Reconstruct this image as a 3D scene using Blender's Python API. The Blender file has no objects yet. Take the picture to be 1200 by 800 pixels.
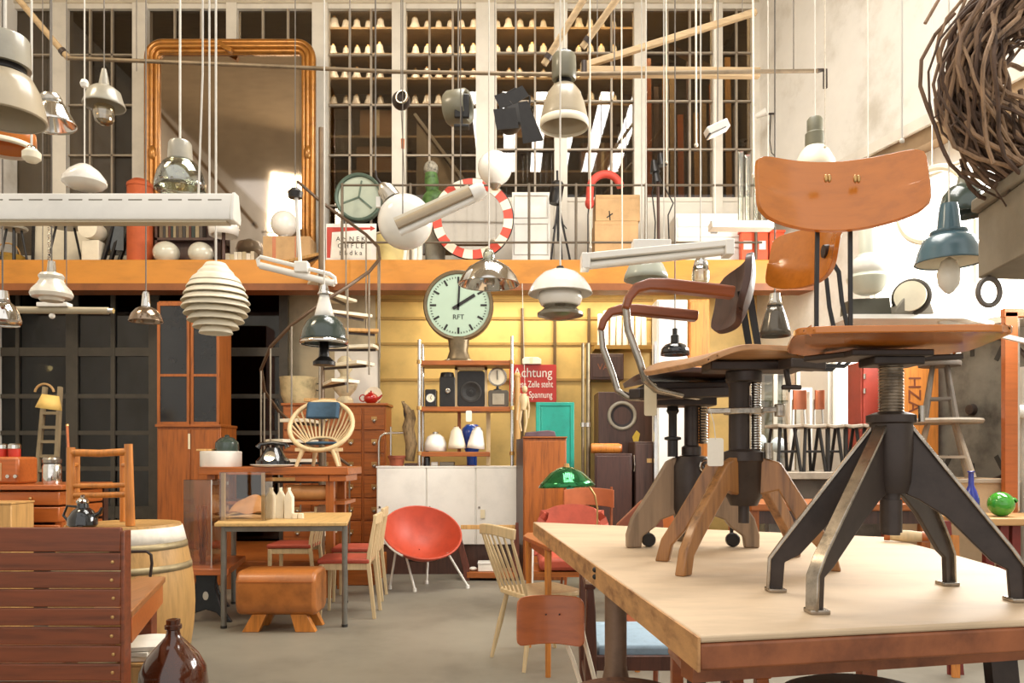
import bpy, bmesh, math, random
from mathutils import Vector as V, Matrix as M
random.seed(11)
R = math.radians
F, CX, HY, CAMZ = 900.0, 600.0, 535.0, 1.25     # focal length in pixels, principal column, horizon row, eye height
CEIL = 7.4
sc = bpy.context.scene
COL = sc.collection

def X(px, Y): return (px - CX) / F * Y
def Z(py, Y): return CAMZ - (py - HY) / F * Y
def S(Y): return Y / F
def P(px, py, Y): return V((X(px, Y), Y, Z(py, Y)))
def YF(py, z=0.0): return F * (CAMZ - z) / (py - HY)
def G(px, py, z=0.0):
    Y = YF(py, z)
    return V((X(px, Y), Y, z))

# ---------------------------------------------------------------- materials
def lin(h):
    h = h.lstrip('#')
    out = []
    for i in (0, 2, 4):
        c = int(h[i:i + 2], 16) / 255
        out.append(c / 12.92 if c <= .04045 else ((c + .055) / 1.055) ** 2.4)
    return (*out, 1)

MATS = {}
def mat(name, hexc, rough=.5, metal=0.0, var=.12, scale=6, stretch=(1, 1, 1), bump=0.0, coat=0.0, dark=None, wood=False, spec=.5, alpha=None, trans=0.0):
    if name in MATS: return MATS[name]
    m = bpy.data.materials.new(name); m.use_nodes = True
    nt = m.node_tree; N = nt.nodes; L = nt.links
    b = N['Principled BSDF']
    b.inputs['Roughness'].default_value = rough
    b.inputs['Metallic'].default_value = metal
    b.inputs['Specular IOR Level'].default_value = spec
    b.inputs['Coat Weight'].default_value = coat
    b.inputs['Coat Roughness'].default_value = .15
    if trans: b.inputs['Transmission Weight'].default_value = trans
    c = lin(hexc)
    tc = N.new('ShaderNodeTexCoord'); mp = N.new('ShaderNodeMapping')
    mp.inputs['Scale'].default_value = stretch
    L.new(tc.outputs['Object'], mp.inputs['Vector'])
    nz = N.new('ShaderNodeTexNoise'); nz.inputs['Scale'].default_value = scale; nz.inputs['Detail'].default_value = 6
    nz.inputs['Roughness'].default_value = .62
    L.new(mp.outputs['Vector'], nz.inputs['Vector'])
    cr = N.new('ShaderNodeValToRGB')
    if dark: d = lin(dark)
    else: d = tuple(x * (1 - 2.2 * var) for x in c[:3]) + (1,)
    hi = tuple(min(1, x * (1 + var)) for x in c[:3]) + (1,)
    cr.color_ramp.elements[0].position = .3; cr.color_ramp.elements[0].color = d
    cr.color_ramp.elements[1].position = .7; cr.color_ramp.elements[1].color = hi
    e = cr.color_ramp.elements.new(.5); e.color = c
    L.new(nz.outputs['Fac'], cr.inputs['Fac'])
    L.new(cr.outputs['Color'], b.inputs['Base Color'])
    if bump:
        bp = N.new('ShaderNodeBump'); bp.inputs['Strength'].default_value = bump; bp.inputs['Distance'].default_value = .01
        L.new(nz.outputs['Fac'], bp.inputs['Height']); L.new(bp.outputs['Normal'], b.inputs['Normal'])
    MATS[name] = m
    return m

def wood(name, hexc, grain='x', rough=.45, var=.22, coat=0.0, dark=None, scale=3.0):
    st = {'x': (1, 14, 14), 'y': (14, 1, 14), 'z': (14, 14, 1)}[grain]
    return mat(name, hexc, rough, 0, var, scale, st, .05, coat, dark)

def emis(name, hexc, strength):
    if name in MATS: return MATS[name]
    m = bpy.data.materials.new(name); m.use_nodes = True
    N = m.node_tree.nodes; b = N['Principled BSDF']
    b.inputs['Base Color'].default_value = lin(hexc)
    b.inputs['Emission Color'].default_value = lin(hexc); b.inputs['Emission Strength'].default_value = strength
    MATS[name] = m
    return m

def pane(name, tint='#ffffff', gloss=.12, rough=.03):
    """thin clear sheet: transparent with a share of mirror"""
    if name in MATS: return MATS[name]
    m = bpy.data.materials.new(name); m.use_nodes = True
    nt = m.node_tree; N = nt.nodes; L = nt.links
    N.remove(N['Principled BSDF'])
    t = N.new('ShaderNodeBsdfTransparent'); t.inputs['Color'].default_value = lin(tint)
    g = N.new('ShaderNodeBsdfGlossy'); g.inputs['Roughness'].default_value = rough
    lw = N.new('ShaderNodeLayerWeight'); lw.inputs['Blend'].default_value = .25
    ad = N.new('ShaderNodeMath'); ad.operation = 'MULTIPLY_ADD'
    ad.inputs[1].default_value = .6; ad.inputs[2].default_value = gloss
    mx = N.new('ShaderNodeMixShader')
    L.new(lw.outputs['Fresnel'], ad.inputs[0]); L.new(ad.outputs[0], mx.inputs[0])
    L.new(t.outputs[0], mx.inputs[1]); L.new(g.outputs[0], mx.inputs[2])
    L.new(mx.outputs[0], N['Material Output'].inputs[0])
    MATS[name] = m
    return m

# ---------------------------------------------------------------- mesh builder
class B:
    def __init__(s): s.v = []; s.f = []
    def add(s, vs, fs, xf=None):
        o = len(s.v)
        for p in vs:
            p = V(p)
            s.v.append(xf @ p if xf is not None else p)
        s.f += [tuple(i + o for i in f) for f in fs]
        return s
    def box(s, x0, x1, y0, y1, z0, z1, xf=None):
        vs = [(x, y, z) for x in (x0, x1) for y in (y0, y1) for z in (z0, z1)]
        return s.add(vs, [(0, 1, 3, 2), (4, 6, 7, 5), (0, 4, 5, 1), (2, 3, 7, 6), (0, 2, 6, 4), (1, 5, 7, 3)], xf)
    def pbox(s, px0, px1, py0, py1, Y, d, xf=None):
        """box whose front face fills that pixel rectangle at distance Y, d deep"""
        return s.box(X(px0, Y), X(px1, Y), Y, Y + d, Z(py1, Y), Z(py0, Y), xf)
    def tube(s, pts, r, n=8, caps=True):
        pts = [V(p) for p in pts]; k = len(pts)
        rs = r if isinstance(r, (list, tuple)) else [r] * k
        o = len(s.v); prev = None
        for i, p in enumerate(pts):
            t = (pts[min(i + 1, k - 1)] - pts[max(i - 1, 0)])
            t = t.normalized() if t.length > 1e-9 else V((0, 0, 1))
            if prev is None:
                a = V((0, 0, 1)) if abs(t.z) < .9 else V((1, 0, 0))
                prev = t.cross(a).normalized()
            u = (prev - t * prev.dot(t)); u = u.normalized() if u.length > 1e-6 else t.orthogonal().normalized()
            prev = u; w = t.cross(u)
            for j in range(n):
                an = 2 * math.pi * (j + .5) / n
                s.v.append(p + (u * math.cos(an) + w * math.sin(an)) * rs[i])
        for i in range(k - 1):
            for j in range(n):
                a, b = o + i * n + j, o + i * n + (j + 1) % n
                s.f.append((a, b, b + n, a + n))
        if caps:
            s.f.append(tuple(o + j for j in reversed(range(n))))
            s.f.append(tuple(o + (k - 1) * n + j for j in range(n)))
        return s
    def bar(s, a, b, w, h, up=(0, 0, 1)):
        """rectangular bar a-b, w across, h along 'up'"""
        a, b = V(a), V(b); t = (b - a).normalized(); up = V(up)
        if abs(t.dot(up)) > .98: up = V((0, 1, 0))
        u = t.cross(up).normalized(); q = u.cross(t).normalized()
        vs = []
        for p in (a, b):
            for i, j in ((-1, -1), (1, -1), (1, 1), (-1, 1)):
                vs.append(p + u * (w / 2 * i) + q * (h / 2 * j))
        return s.add(vs, [(0, 3, 2, 1), (4, 5, 6, 7), (0, 1, 5, 4), (1, 2, 6, 5), (2, 3, 7, 6), (3, 0, 4, 7)])
    def sweep(s, pts, w, h, up=(0, 0, 1)):
        """rectangular section along a polyline"""
        pts = [V(p) for p in pts]; k = len(pts); o = len(s.v); up = V(up)
        ws = w if isinstance(w, (list, tuple)) else [w] * k
        hs = h if isinstance(h, (list, tuple)) else [h] * k
        for i, p in enumerate(pts):
            t = (pts[min(i + 1, k - 1)] - pts[max(i - 1, 0)]).normalized()
            u = t.cross(up); u = u.normalized() if u.length > 1e-4 else V((1, 0, 0)); q = u.cross(t).normalized()
            for a, b in ((-1, -1), (1, -1), (1, 1), (-1, 1)):
                s.v.append(p + u * (ws[i] / 2 * a) + q * (hs[i] / 2 * b))
        for i in range(k - 1):
            for j in range(4):
                a, b = o + i * 4 + j, o + i * 4 + (j + 1) % 4
                s.f.append((a, b, b + 4, a + 4))
        s.f.append((o + 3, o + 2, o + 1, o)); e = o + (k - 1) * 4; s.f.append((e, e + 1, e + 2, e + 3))
        return s
    def lathe(s, prof, c=(0, 0, 0), n=28, xf=None):
        """prof: list of (radius, height); closed with a point where radius is 0"""
        c = V(c); o = len(s.v); rows = []
        for r, z in prof:
            if r < 1e-6:
                s.v.append(V((0, 0, z))); rows.append([len(s.v) - 1])
            else:
                row = []
                for j in range(n):
                    a = 2 * math.pi * j / n
                    s.v.append(V((r * math.cos(a), r * math.sin(a), z))); row.append(len(s.v) - 1)
                rows.append(row)
        for a, b in zip(rows, rows[1:]):
            if len(a) == 1 and len(b) == 1: continue
            for j in range(n):
                k = (j + 1) % n
                if len(a) == 1: s.f.append((a[0], b[j], b[k]))
                elif len(b) == 1: s.f.append((a[j], a[k], b[0]))
                else: s.f.append((a[j], a[k], b[k], b[j]))
        for i in range(o, len(s.v)):
            p = s.v[i]
            if xf is not None: p = xf @ p
            s.v[i] = p + c
        return s
    def cyl(s, c, r, z0, z1, n=24, xf=None):
        return s.lathe([(0, z0), (r, z0), (r, z1), (0, z1)], c, n, xf)
    def ball(s, c, r, n=24, sx=1, sz=1, a0=-90, a1=90, rings=12, xf=None):
        pr = []
        for i in range(rings + 1):
            a = R(a0 + (a1 - a0) * i / rings)
            pr.append((max(0, r * sx * math.cos(a)) if abs(math.cos(a)) > 1e-4 else 0, r * sz * math.sin(a)))
        return s.lathe(pr, c, n, xf)
    def torus(s, c, R0, r, xf=None, n=36, m=8, a0=0, a1=360):
        full = a1 - a0 >= 360; pts = []
        for i in range(n + (0 if full else 1)):
            a = R(a0 + (a1 - a0) * i / n)
            p = V((R0 * math.cos(a), R0 * math.sin(a), 0))
            pts.append((xf @ p if xf is not None else p) + V(c))
        if full: pts += pts[:1]
        return s.tube(pts, r, m, not full)
    def prism(s, pts, vec):
        pts = [V(p) for p in pts]; vec = V(vec); n = len(pts)
        vs = pts + [p + vec for p in pts]
        return s.add(vs, [tuple(reversed(range(n))), tuple(range(n, 2 * n))] + [(i, (i + 1) % n, (i + 1) % n + n, i + n) for i in range(n)])
    def sheet(s, fn, nu, nv, t):
        """closed curved sheet of thickness t over fn(u,v), u,v in 0..1"""
        g = [[V(fn(i / nu, j / nv)) for j in range(nv + 1)] for i in range(nu + 1)]
        nr = [[None] * (nv + 1) for _ in range(nu + 1)]
        for i in range(nu + 1):
            for j in range(nv + 1):
                a = g[min(i + 1, nu)][j] - g[max(i - 1, 0)][j]; b = g[i][min(j + 1, nv)] - g[i][max(j - 1, 0)]
                c = a.cross(b); nr[i][j] = c.normalized() if c.length > 1e-12 else V((0, 0, 1))
        o = len(s.v); W = nv + 1; K = (nu + 1) * W
        for sg in (.5, -.5):
            for i in range(nu + 1):
                for j in range(nv + 1): s.v.append(g[i][j] + nr[i][j] * (t * sg))
        I = lambda i, j, k: o + k * K + i * W + j
        for i in range(nu):
            for j in range(nv):
                s.f.append((I(i, j, 0), I(i + 1, j, 0), I(i + 1, j + 1, 0), I(i, j + 1, 0)))
                s.f.append((I(i, j, 1), I(i, j + 1, 1), I(i + 1, j + 1, 1), I(i + 1, j, 1)))
        for i in range(nu):
            s.f.append((I(i, 0, 0), I(i, 0, 1), I(i + 1, 0, 1), I(i + 1, 0, 0)))
            s.f.append((I(i, nv, 0), I(i + 1, nv, 0), I(i + 1, nv, 1), I(i, nv, 1)))
        for j in range(nv):
            s.f.append((I(0, j, 0), I(0, j + 1, 0), I(0, j + 1, 1), I(0, j, 1)))
            s.f.append((I(nu, j, 0), I(nu, j, 1), I(nu, j + 1, 1), I(nu, j + 1, 0)))
        return s
    def mesh(s, name, m, off=V((0, 0, 0)), ang=38):
        me = bpy.data.meshes.new(name)
        me.from_pydata([tuple(p - off) for p in s.v], [], s.f)
        bm = bmesh.new(); bm.from_mesh(me)
        bmesh.ops.recalc_face_normals(bm, faces=bm.faces[:])
        bm.to_mesh(me); bm.free()
        me.polygons.foreach_set('use_smooth', [True] * len(me.polygons))
        me.set_sharp_from_angle(angle=R(ang))
        if m: me.materials.append(m)
        return me
    def base(s):
        xs = [p.x for p in s.v]; ys = [p.y for p in s.v]; zs = [p.z for p in s.v]
        return V(((min(xs) + max(xs)) / 2, (min(ys) + max(ys)) / 2, min(zs)))

def mods(o, bev, solid, sub):
    if solid:
        q = o.modifiers.new('solid', 'SOLIDIFY'); q.thickness = solid; q.offset = -1
    if bev:
        q = o.modifiers.new('bevel', 'BEVEL'); q.width = bev; q.segments = 2; q.limit_method = 'ANGLE'; q.angle_limit = R(40)
    if sub:
        q = o.modifiers.new('sub', 'SUBSURF'); q.levels = sub; q.render_levels = sub

class T:
    """a thing: an Empty at its base carrying its parts (built in world coordinates)"""
    def __init__(s, name, label, cat, loc=(0, 0, 0), group=None):
        s.o = bpy.data.objects.new(name, None); COL.objects.link(s.o)
        s.o.empty_display_size = .05
        s.loc = V(loc); s.o.location = s.loc
        s.o['label'] = label; s.o['category'] = cat
        if group: s.o['group'] = group
    def p(s, name, b, m, parent=None, bev=0, solid=0, sub=0, label=None, kind=None):
        o = bpy.data.objects.new(name, b.mesh(name, m, s.loc)); COL.objects.link(o)
        o.parent = parent or s.o
        mods(o, bev, solid, sub)
        if label: o['label'] = label
        if kind: o['kind'] = kind
        return o
    def move(s, loc, rz=0):
        s.o.location = V(loc); s.o.rotation_euler = (0, 0, R(rz)); return s
    def text(s, name, body, m, size, pos, rot, parent=None, ext=.001, align='CENTER', sx=1):
        cu = bpy.data.curves.new(name, 'FONT'); cu.body = body; cu.size = size; cu.extrude = ext
        cu.align_x = align; cu.align_y = 'CENTER'
        tmp = bpy.data.objects.new('tmp', cu); COL.objects.link(tmp)
        bpy.context.view_layer.update()
        me = bpy.data.meshes.new_from_object(tmp.evaluated_get(bpy.context.evaluated_depsgraph_get()))
        bpy.data.objects.remove(tmp); bpy.data.curves.remove(cu)
        me.materials.clear(); me.materials.append(m)
        o = bpy.data.objects.new(name, me); COL.objects.link(o)
        o.parent = parent or s.o
        o.location = V(pos) - s.loc; o.rotation_euler = rot; o.scale = (sx, 1, 1)
        return o

def one(name, label, cat, b, m, group=None, bev=0, solid=0, sub=0, kind=None):
    off = b.base()
    o = bpy.data.objects.new(name, b.mesh(name, m, off)); COL.objects.link(o); o.location = off
    mods(o, bev, solid, sub)
    o['label'] = label; o['category'] = cat
    if group: o['group'] = group
    if kind: o['kind'] = kind
    return o

def struct(name, b, m, parent=None, bev=0):
    o = bpy.data.objects.new(name, b.mesh(name, m)); COL.objects.link(o)
    if parent: o.parent = parent
    else: o['kind'] = 'structure'
    mods(o, bev, 0, 0)
    return o

def clone(t, loc, rz, label, group=None, scale=1):
    src = t.o if isinstance(t, T) else t
    def cp(o, par):
        c = o.copy(); COL.objects.link(c)
        if par: c.parent = par
        for ch in list(o.children): cp(ch, c)
        return c
    r = cp(src, None)
    r.location = V(loc); r.rotation_euler = (0, 0, R(rz)); r['label'] = label; r.scale = (scale,) * 3
    if group: r['group'] = group
    return r

def px_prof(Y, prof):
    """pixel silhouette [(half width px, row)] -> metres [(r, z)]"""
    return [(r * S(Y), Z(py, Y)) for r, py in prof]

def arc(c, r, a0, a1, n, u=(1, 0, 0), w=(0, 0, 1)):
    c, u, w = V(c), V(u), V(w)
    return [c + u * (r * math.cos(R(a0 + (a1 - a0) * i / n))) + w * (r * math.sin(R(a0 + (a1 - a0) * i / n))) for i in range(n + 1)]

def rrect(x0, x1, z0, z1, r, n=5):
    """rounded rectangle outline as (a,b) pairs"""
    out = []
    for cx, cz, a in ((x1 - r, z1 - r, 0), (x0 + r, z1 - r, 90), (x0 + r, z0 + r, 180), (x1 - r, z0 + r, 270)):
        for i in range(n + 1):
            t = R(a + 90 * i / n); out.append((cx + r * math.cos(t), cz + r * math.sin(t)))
    return out

# ---------------------------------------------------------------- palette
w_bench = mat('bench_top_wood', '#cfb696', .6, 0, .09, 2.2, (1, 3, 1), .02)
w_edge = mat('bench_edge_paint', '#8f5330', .5, 0, .3, 9, (1, 1, 1), .1, dark='#6b3a20')
w_edge_raw = mat('bench_edge_raw', '#b98a58', .6, 0, .3, 9, (3, 1, 3), .1, dark='#7d5230')
ply_orange = wood('orange_plywood', '#c47220', 'x', .25, .07, .6)
ply_brown = wood('brown_plywood', '#b05e28', 'x', .35, .09, .3)
ply_light = wood('light_seat_wood', '#b98a5e', 'x', .4, .16, .2)
w_dark = wood('dark_brown_wood', '#4a3026', 'z', .45, .2, .2)
w_arm = wood('armrest_wood', '#85441f', 'x', .32, .12, .3)
w_legB = wood('leg_wood', '#9a6a3a', 'z', .38, .3, .3, dark='#5a371c')
w_legC = wood('grey_leg_wood', '#8f7860', 'z', .45, .2)
iron = mat('cast_iron', '#3a302b', .42, .3, .15, 18, bump=.05)
worn = mat('worn_steel', '#a59b8e', .26, .9, .25, 30, bump=.05)
steel = mat('steel', '#a39c92', .25, .95, .12, 20)
chrome = mat('chrome', '#d8d6d2', .1, 1, .05, 10)
black = mat('black_metal', '#221f1d', .4, .2, .15, 20)
blk_gloss = mat('black_gloss', '#15171a', .08, 0, .05, 5, coat=.6)
rubber = mat('black_leather', '#262422', .55, 0, .2, 30, bump=.1)
brass = mat('brass_rivet', '#c9a26a', .3, .9, .1)
white = mat('white_enamel', '#ece8df', .3, 0, .03, 5, coat=.3)
white_m = mat('white_paint', '#e9e5dc', .55, 0, .04, 5)
opal = mat('opal_glass', '#f0ede4', .12, 0, .03, 3, coat=.5)
cream = mat('cream_paint', '#e6dcc4', .5, 0, .05, 5)
greyen = mat('grey_enamel', '#a09a8a', .3, 0, .08, 6, coat=.4)
greyen2 = mat('warm_grey_enamel', '#b3a58c', .32, 0, .08, 6, coat=.4)
greendk = mat('dark_green_enamel', '#33403a', .18, 0, .08, 6, coat=.5)
teal = mat('teal_enamel', '#48646f', .25, 0, .08, 6, coat=.5)
turq = mat('turquoise_paint', '#16a08c', .35, 0, .08, 6, coat=.3)
red = mat('red_paint', '#b8301f', .45, 0, .1, 6)
red_vinyl = mat('orange_red_vinyl', '#b2432a', .5, 0, .08, 8, bump=.03)
red_up = mat('rust_red_cushion', '#ac4a34', .6, 0, .1, 12)
maroon = mat('maroon_paint', '#7a2a22', .5, 0, .15, 8)
birch = wood('birch_wood', '#d0b78c', 'z', .45, .08)
beech = wood('beech_wood', '#c79a5e', 'z', .45, .14)
teak = wood('teak_wood', '#a0581f', 'z', .42, .2, .1)
teak_h = wood('teak_wood_flat', '#a0581f', 'x', .42, .2, .1)
mahog = wood('mahogany_slats', '#763a1c', 'x', .42, .18, .15)
orange_w = wood('orange_pine', '#c47a30', 'z', .4, .18, .2)
leather = mat('tan_leather', '#a8652c', .4, 0, .18, 5, bump=.05, coat=.2)
leather_l = mat('light_leather', '#c08a54', .45, 0, .14, 6)
card = mat('cardboard', '#bf9a6c', .8, 0, .08, 6)
paper = mat('paper', '#ece6d8', .8, 0, .04, 10)
tagp = mat('tag_paper', '#e4d6b4', .8, 0, .04, 10)
rope_m = mat('pale_rope', '#d6cbb8', .8, 0, .1, 60)
cord_m = mat('grey_cord', '#6d655b', .6, 0, .1, 20)
cord_w = mat('white_cord', '#d8d2c6', .6, 0, .05, 20)
gold = mat('gilt_wood', '#a8702e', .3, .5, .18, 8, coat=.3)
vine = wood('dry_vine', '#6f5340', 'z', .8, .3)
grey_box = mat('grey_zinc', '#8b8475', .55, .2, .1, 4)
amber = mat('amber_glass', '#451f0e', .06, 0, .1, 3, coat=.6)
bl_glass = mat('blue_glass', '#1a2a8c', .06, 0, .1, 3, coat=.6)
gr_glass = mat('green_glass', '#3f9a2c', .05, 0, .15, 5, coat=.6)
ink = mat('ink_black', '#1d1b19', .6, 0, .02, 5)
mint = mat('mint_dial', '#aac0ac', .45, 0, .02, 4)
clear = pane('clear_acrylic', '#f4f0ea', .05)
bulb_g = pane('bulb_glass', '#fff6e0', .22)
# ---------------------------------------------------------------- setting
YB = 8.6      # front of the gallery beam
YW = 9.6      # back wall
floor_m = mat('concrete_floor', '#7e786a', .5, 0, .13, 1.3, (1, 1, 1), .03)
plaster = mat('plaster_wall', '#e4dfd5', .85, 0, .07, 1.6, bump=.08, dark='#c8c0b1')
yellow = mat('yellow_wall', '#d6b56e', .6, 0, .10, 2.2)
dark_wall = mat('dark_wall', '#3a3128', .7, 0, .2, 3)
beam_m = mat('orange_beam_paint', '#c8842e', .45, 0, .12, 1.5, (1, 3, 3))
beam_b = mat('brown_flange', '#8a4f22', .5, 0, .15, 3)
frame_w = mat('white_frame', '#ddd6c8', .5, 0, .05, 4)
muntin = mat('muntin_metal', '#a39684', .5, .2, .08, 8)
muntin_d = mat('dark_muntin', '#4a443a', .5, .2, .1, 8)
glass_up = pane('window_glass', '#c4bbad', .06, .02)
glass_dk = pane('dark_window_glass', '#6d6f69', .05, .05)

def wallx(Y): return 3.06 + .3 * (YW - Y)     # right wall runs outward towards the camera

struct('floor', B().box(-7, 8, -4.5, 12, -.1, 0), floor_m)
LX = -6.2
struct('wall_left', B().box(LX - .15, LX, -4.5, 12, 0, CEIL), plaster)
wb = B()
wb.box(X(440, YW), X(890, YW), YW, YW + .15, 0, 3.4)          # yellow wall under the gallery
struct('wall_back', wb, yellow)
# right wall, with openings for the daylight windows below the ledge and one low at the back
def rw(y0, y1, z0, z1, b=None, t=.18):
    b = b or B()
    b.prism([(wallx(y0), y0, z0), (wallx(y1), y1, z0), (wallx(y1), y1, z1), (wallx(y0), y0, z1)], (t, .3 * t, 0))
    return b
LEDGE = 4.05
wr = B()
W1 = (4.4, 7.75, 2.35, 3.85)       # big window y0 y1 z0 z1
W2 = (7.9, 8.35, 1.55, 2.35)
rw(W1[1], YW + .2, W2[3], CEIL, wr)
rw(W2[1], YW + .2, 0, W2[3], wr)
rw(W2[0], W2[1], 0, W2[2], wr)
rw(-4.5, W2[0], 0, W1[2], wr)
rw(W1[0], W1[1], W1[3], CEIL, wr)
rw(-4.5, W1[0], W1[2], CEIL, wr)
struct('wall_right', wr, plaster)
lit = emis('daylit_frosted_pane', '#fffaf0', 2.2)
def wframe(name, y0, y1, z0, z1, ny, nz):
    b = B()
    def pt(y, z): return V((wallx(y) + .07, y, z))
    for i in range(ny + 1):
        y = y0 + (y1 - y0) * i / ny
        b.bar(pt(y, z0), pt(y, z1), .05, .05, (0, 1, 0))
    for i in range(nz + 1):
        z = z0 + (z1 - z0) * i / nz
        b.bar(pt(y0, z), pt(y1, z), .05, .05)
    o = struct(name, b, frame_w)
    q = B().prism([pt(y0, z0), pt(y1, z0), pt(y1, z1), pt(y0, z1)], (.012, .004, 0))
    struct('pane', q, lit, o)
    return o
wframe('window_10', *W1, 3, 1)
wframe('window_11', *W2, 1, 1)
# ledge along the right wall above the window: pale top, brown face
led = B()
led.prism([(wallx(4) - .0, 4, LEDGE), (wallx(9.4), 9.4, LEDGE - .0), (wallx(9.4) - .16, 9.35, LEDGE), (wallx(4) - .16, 3.95, LEDGE)], (0, 0, .14))
struct('trim_1', led, mat('ledge_brown', '#8c7355', .6, 0, .12, 4))
led2 = B().prism([(wallx(4), 4, LEDGE + .141), (wallx(9.4), 9.4, LEDGE + .141), (wallx(9.4) - .2, 9.34, LEDGE + .141), (wallx(4) - .2, 3.94, LEDGE + .141)], (0, 0, .10))
struct('trim_2', led2, frame_w)
sill = B().prism([(wallx(4.3), 4.3, W1[2] - .06), (wallx(7.9), 7.9, W1[2] - .06), (wallx(7.9) - .34, 7.8, W1[2] - .06), (wallx(4.3) - .34, 4.2, W1[2] - .06)], (0, 0, .05))
struct('trim_3', sill, frame_w)

# ceiling with roof timbers
struct('ceiling', B().box(LX - .15, 8, 1.2, 12, CEIL, CEIL + .15), mat('ceiling_boards', '#b8a88e', .8, 0, .12, 3, (1, 8, 1)))

# gallery: floor slab, beam
struct('trim_7', B().box(LX, wallx(YB), YB, YB + .14, Z(333, YB), Z(304, YB)), beam_m, bev=.01)
struct('trim_8', B().box(LX, wallx(YB), YB - .05, YB + .22, Z(341, YB), Z(333, YB)), beam_b)
ZG = Z(304, YB)
struct('floor_gallery', B().box(LX, wallx(YB), YB + .14, 12, ZG - .12, ZG), mat('gallery_boards', '#7a5c3c', .7, 0, .15, 4))

# upper window wall: one structure per bay
posts = [(-260, 12), (-150, 12), (72, 17), (166, 17), (273, 12), (376, 18), (468, 16), (570, 24), (657, 15), (749, 13), (840, 11), (886, 12)]
top = 6
wz = Z(top, YW)
struct('trim_4', B().box(LX, X(890, YW), YW - .05, YW + .12, wz, CEIL), mat('header_paint', '#c7bba4', .6, 0, .08, 3))
bottoms = [300, 300, 300, 300, 300, 300, 300, 232, 232, 232, 232]
for i in range(len(posts) - 1):
    (xa, wa), (xb, wb_) = posts[i], posts[i + 1]
    b = B()
    zb = Z(bottoms[i], YW)
    b.box(X(xa - wa / 2, YW), X(xa + wa / 2, YW), YW - .06, YW + .1, ZG, wz)
    if i == len(posts) - 2: b.box(X(xb - wb_ / 2, YW), X(xb + wb_ / 2, YW), YW - .06, YW + .1, ZG, wz)
    xl, xr = X(xa + wa / 2, YW), X(xb - wb_ / 2, YW)
    b.box(xl, xr, YW - .03, YW + .05, wz - .06, wz)
    b.box(xl, xr, YW - .03, YW + .05, zb - .05, zb)
    if bottoms[i] < 290: b.box(xl, xr, YW - .02, YW + .03, ZG, zb - .05)
    o = struct('window_%d' % (i + 1), b, frame_w)
    if i in (0,): pass
    n = 3 if (xb - xa) > 60 else 2
    mb = B()
    for k in range(1, n):
        x = xl + (xr - xl) * k / n
        mb.box(x - .012, x + .012, YW - .02, YW + .02, zb, wz - .06)
    rows = 4 if bottoms[i] > 290 else 3
    for k in range(1, rows + 1):
        z = zb + (wz - zb) * k / (rows + 1)
        mb.box(xl, xr, YW - .02, YW + .02, z - .01, z + .01)
    struct('glazing_bars', mb, muntin, o)
    struct('pane', B().box(xl, xr, YW + .022, YW + .028, zb, wz - .06), glass_up, o)

# store room behind the upper windows
br = B()
br.box(LX, 4.6, 12.0, 12.1, ZG, CEIL)
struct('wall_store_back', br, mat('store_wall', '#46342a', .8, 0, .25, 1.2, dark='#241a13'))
struct('wall_store_side', B().box(3.2, 3.3, YW + .2, 12, ZG, CEIL), dark_wall)

# lower dark glazed partition on the left
PY = 9.3
gb = B()
gx0, gx1 = LX, X(335, PY)
for px, w in ((-200, 8), (-120, 8), (-60, 12), (20, 4), (84, 14), (132, 5), (180, 12), (262, 10), (332, 10)):
    gb.box(X(px - w / 2, PY), X(px + w / 2, PY), PY, PY + .06, 0, Z(338, PY))
for py, w in ((412, 10), (464, 5), (507, 5), (549, 5), (600, 14)):
    gb.box(gx0, gx1, PY + .005, PY + .055, Z(py + w / 2, PY), Z(py - w / 2, PY))
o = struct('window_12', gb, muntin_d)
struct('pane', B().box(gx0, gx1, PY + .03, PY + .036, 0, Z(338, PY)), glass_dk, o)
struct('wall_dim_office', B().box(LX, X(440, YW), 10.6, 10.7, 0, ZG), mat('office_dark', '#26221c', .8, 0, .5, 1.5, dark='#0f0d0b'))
struct('wall_office_side', B().box(X(338, YW), X(440, YW), YW, YW + .12, 0, 3.4), mat('office_cream', '#cfc0a0', .7, 0, .1, 3))

# yellow panelled doors and seams in the back wall
tb = B()
for px in (612, 650, 690, 765):
    tb.box(X(px - 1.6, YW), X(px + 1.6, YW), YW - .035, YW, .3, 3.1)
struct('trim_5', tb, mat('panel_seam', '#5c4526', .6, 0, .1, 4))
tb = B()
for py in (352, 373, 403, 445): tb.box(X(442, YW), X(765, YW), YW - .02, YW, Z(py + 1.5, YW), Z(py - 1.5, YW))
struct('trim_6', tb, mat('panel_rail', '#a8874a', .6, 0, .1, 4))
# wooden plinth along the back left
struct('trim_9', B().box(X(120, 7.6), X(442, 7.6), 7.45, 9.2, 0, .24), teak_h, bev=.01)
# ---------------------------------------------------------------- workbench
TZ = .97
outline = [(.293, 1.2), (1.02, 1.345), (1.10, 1.45), (1.17, 1.72), (1.235, 1.94), (1.262, 2.15), (1.31, 2.68), (.092, 3.3)]
t = T('workbench', 'large worn wooden workbench with thick scuffed brown edge carrying the swivel chairs', 'table', (.7, 2.1, 0))
t.p('tabletop', B().prism([(x, y, TZ - .012) for x, y in outline], (0, 0, .012)), w_bench, bev=.004)
def shrink(k, pts):
    cx, cy = .7, 2.0
    return [(cx + (x - cx) * k, cy + (y - cy) * k) for x, y in pts]
t.p('edge_band', B().prism([(x, y, TZ - .056) for x, y in outline], (0, 0, .0435)), w_edge, bev=.005, label='scuffed brown painted front edge')
side = B()                                   # bare left edge board
side.prism([(.0905, 3.303, TZ - .056), (.2895, 1.197, TZ - .056), (.2895, 1.197, TZ - .002), (.0905, 3.303, TZ - .002)], (.0045, 0.0005, 0))
t.p('side_board', side, w_edge_raw, label='raw wood left edge')
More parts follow.
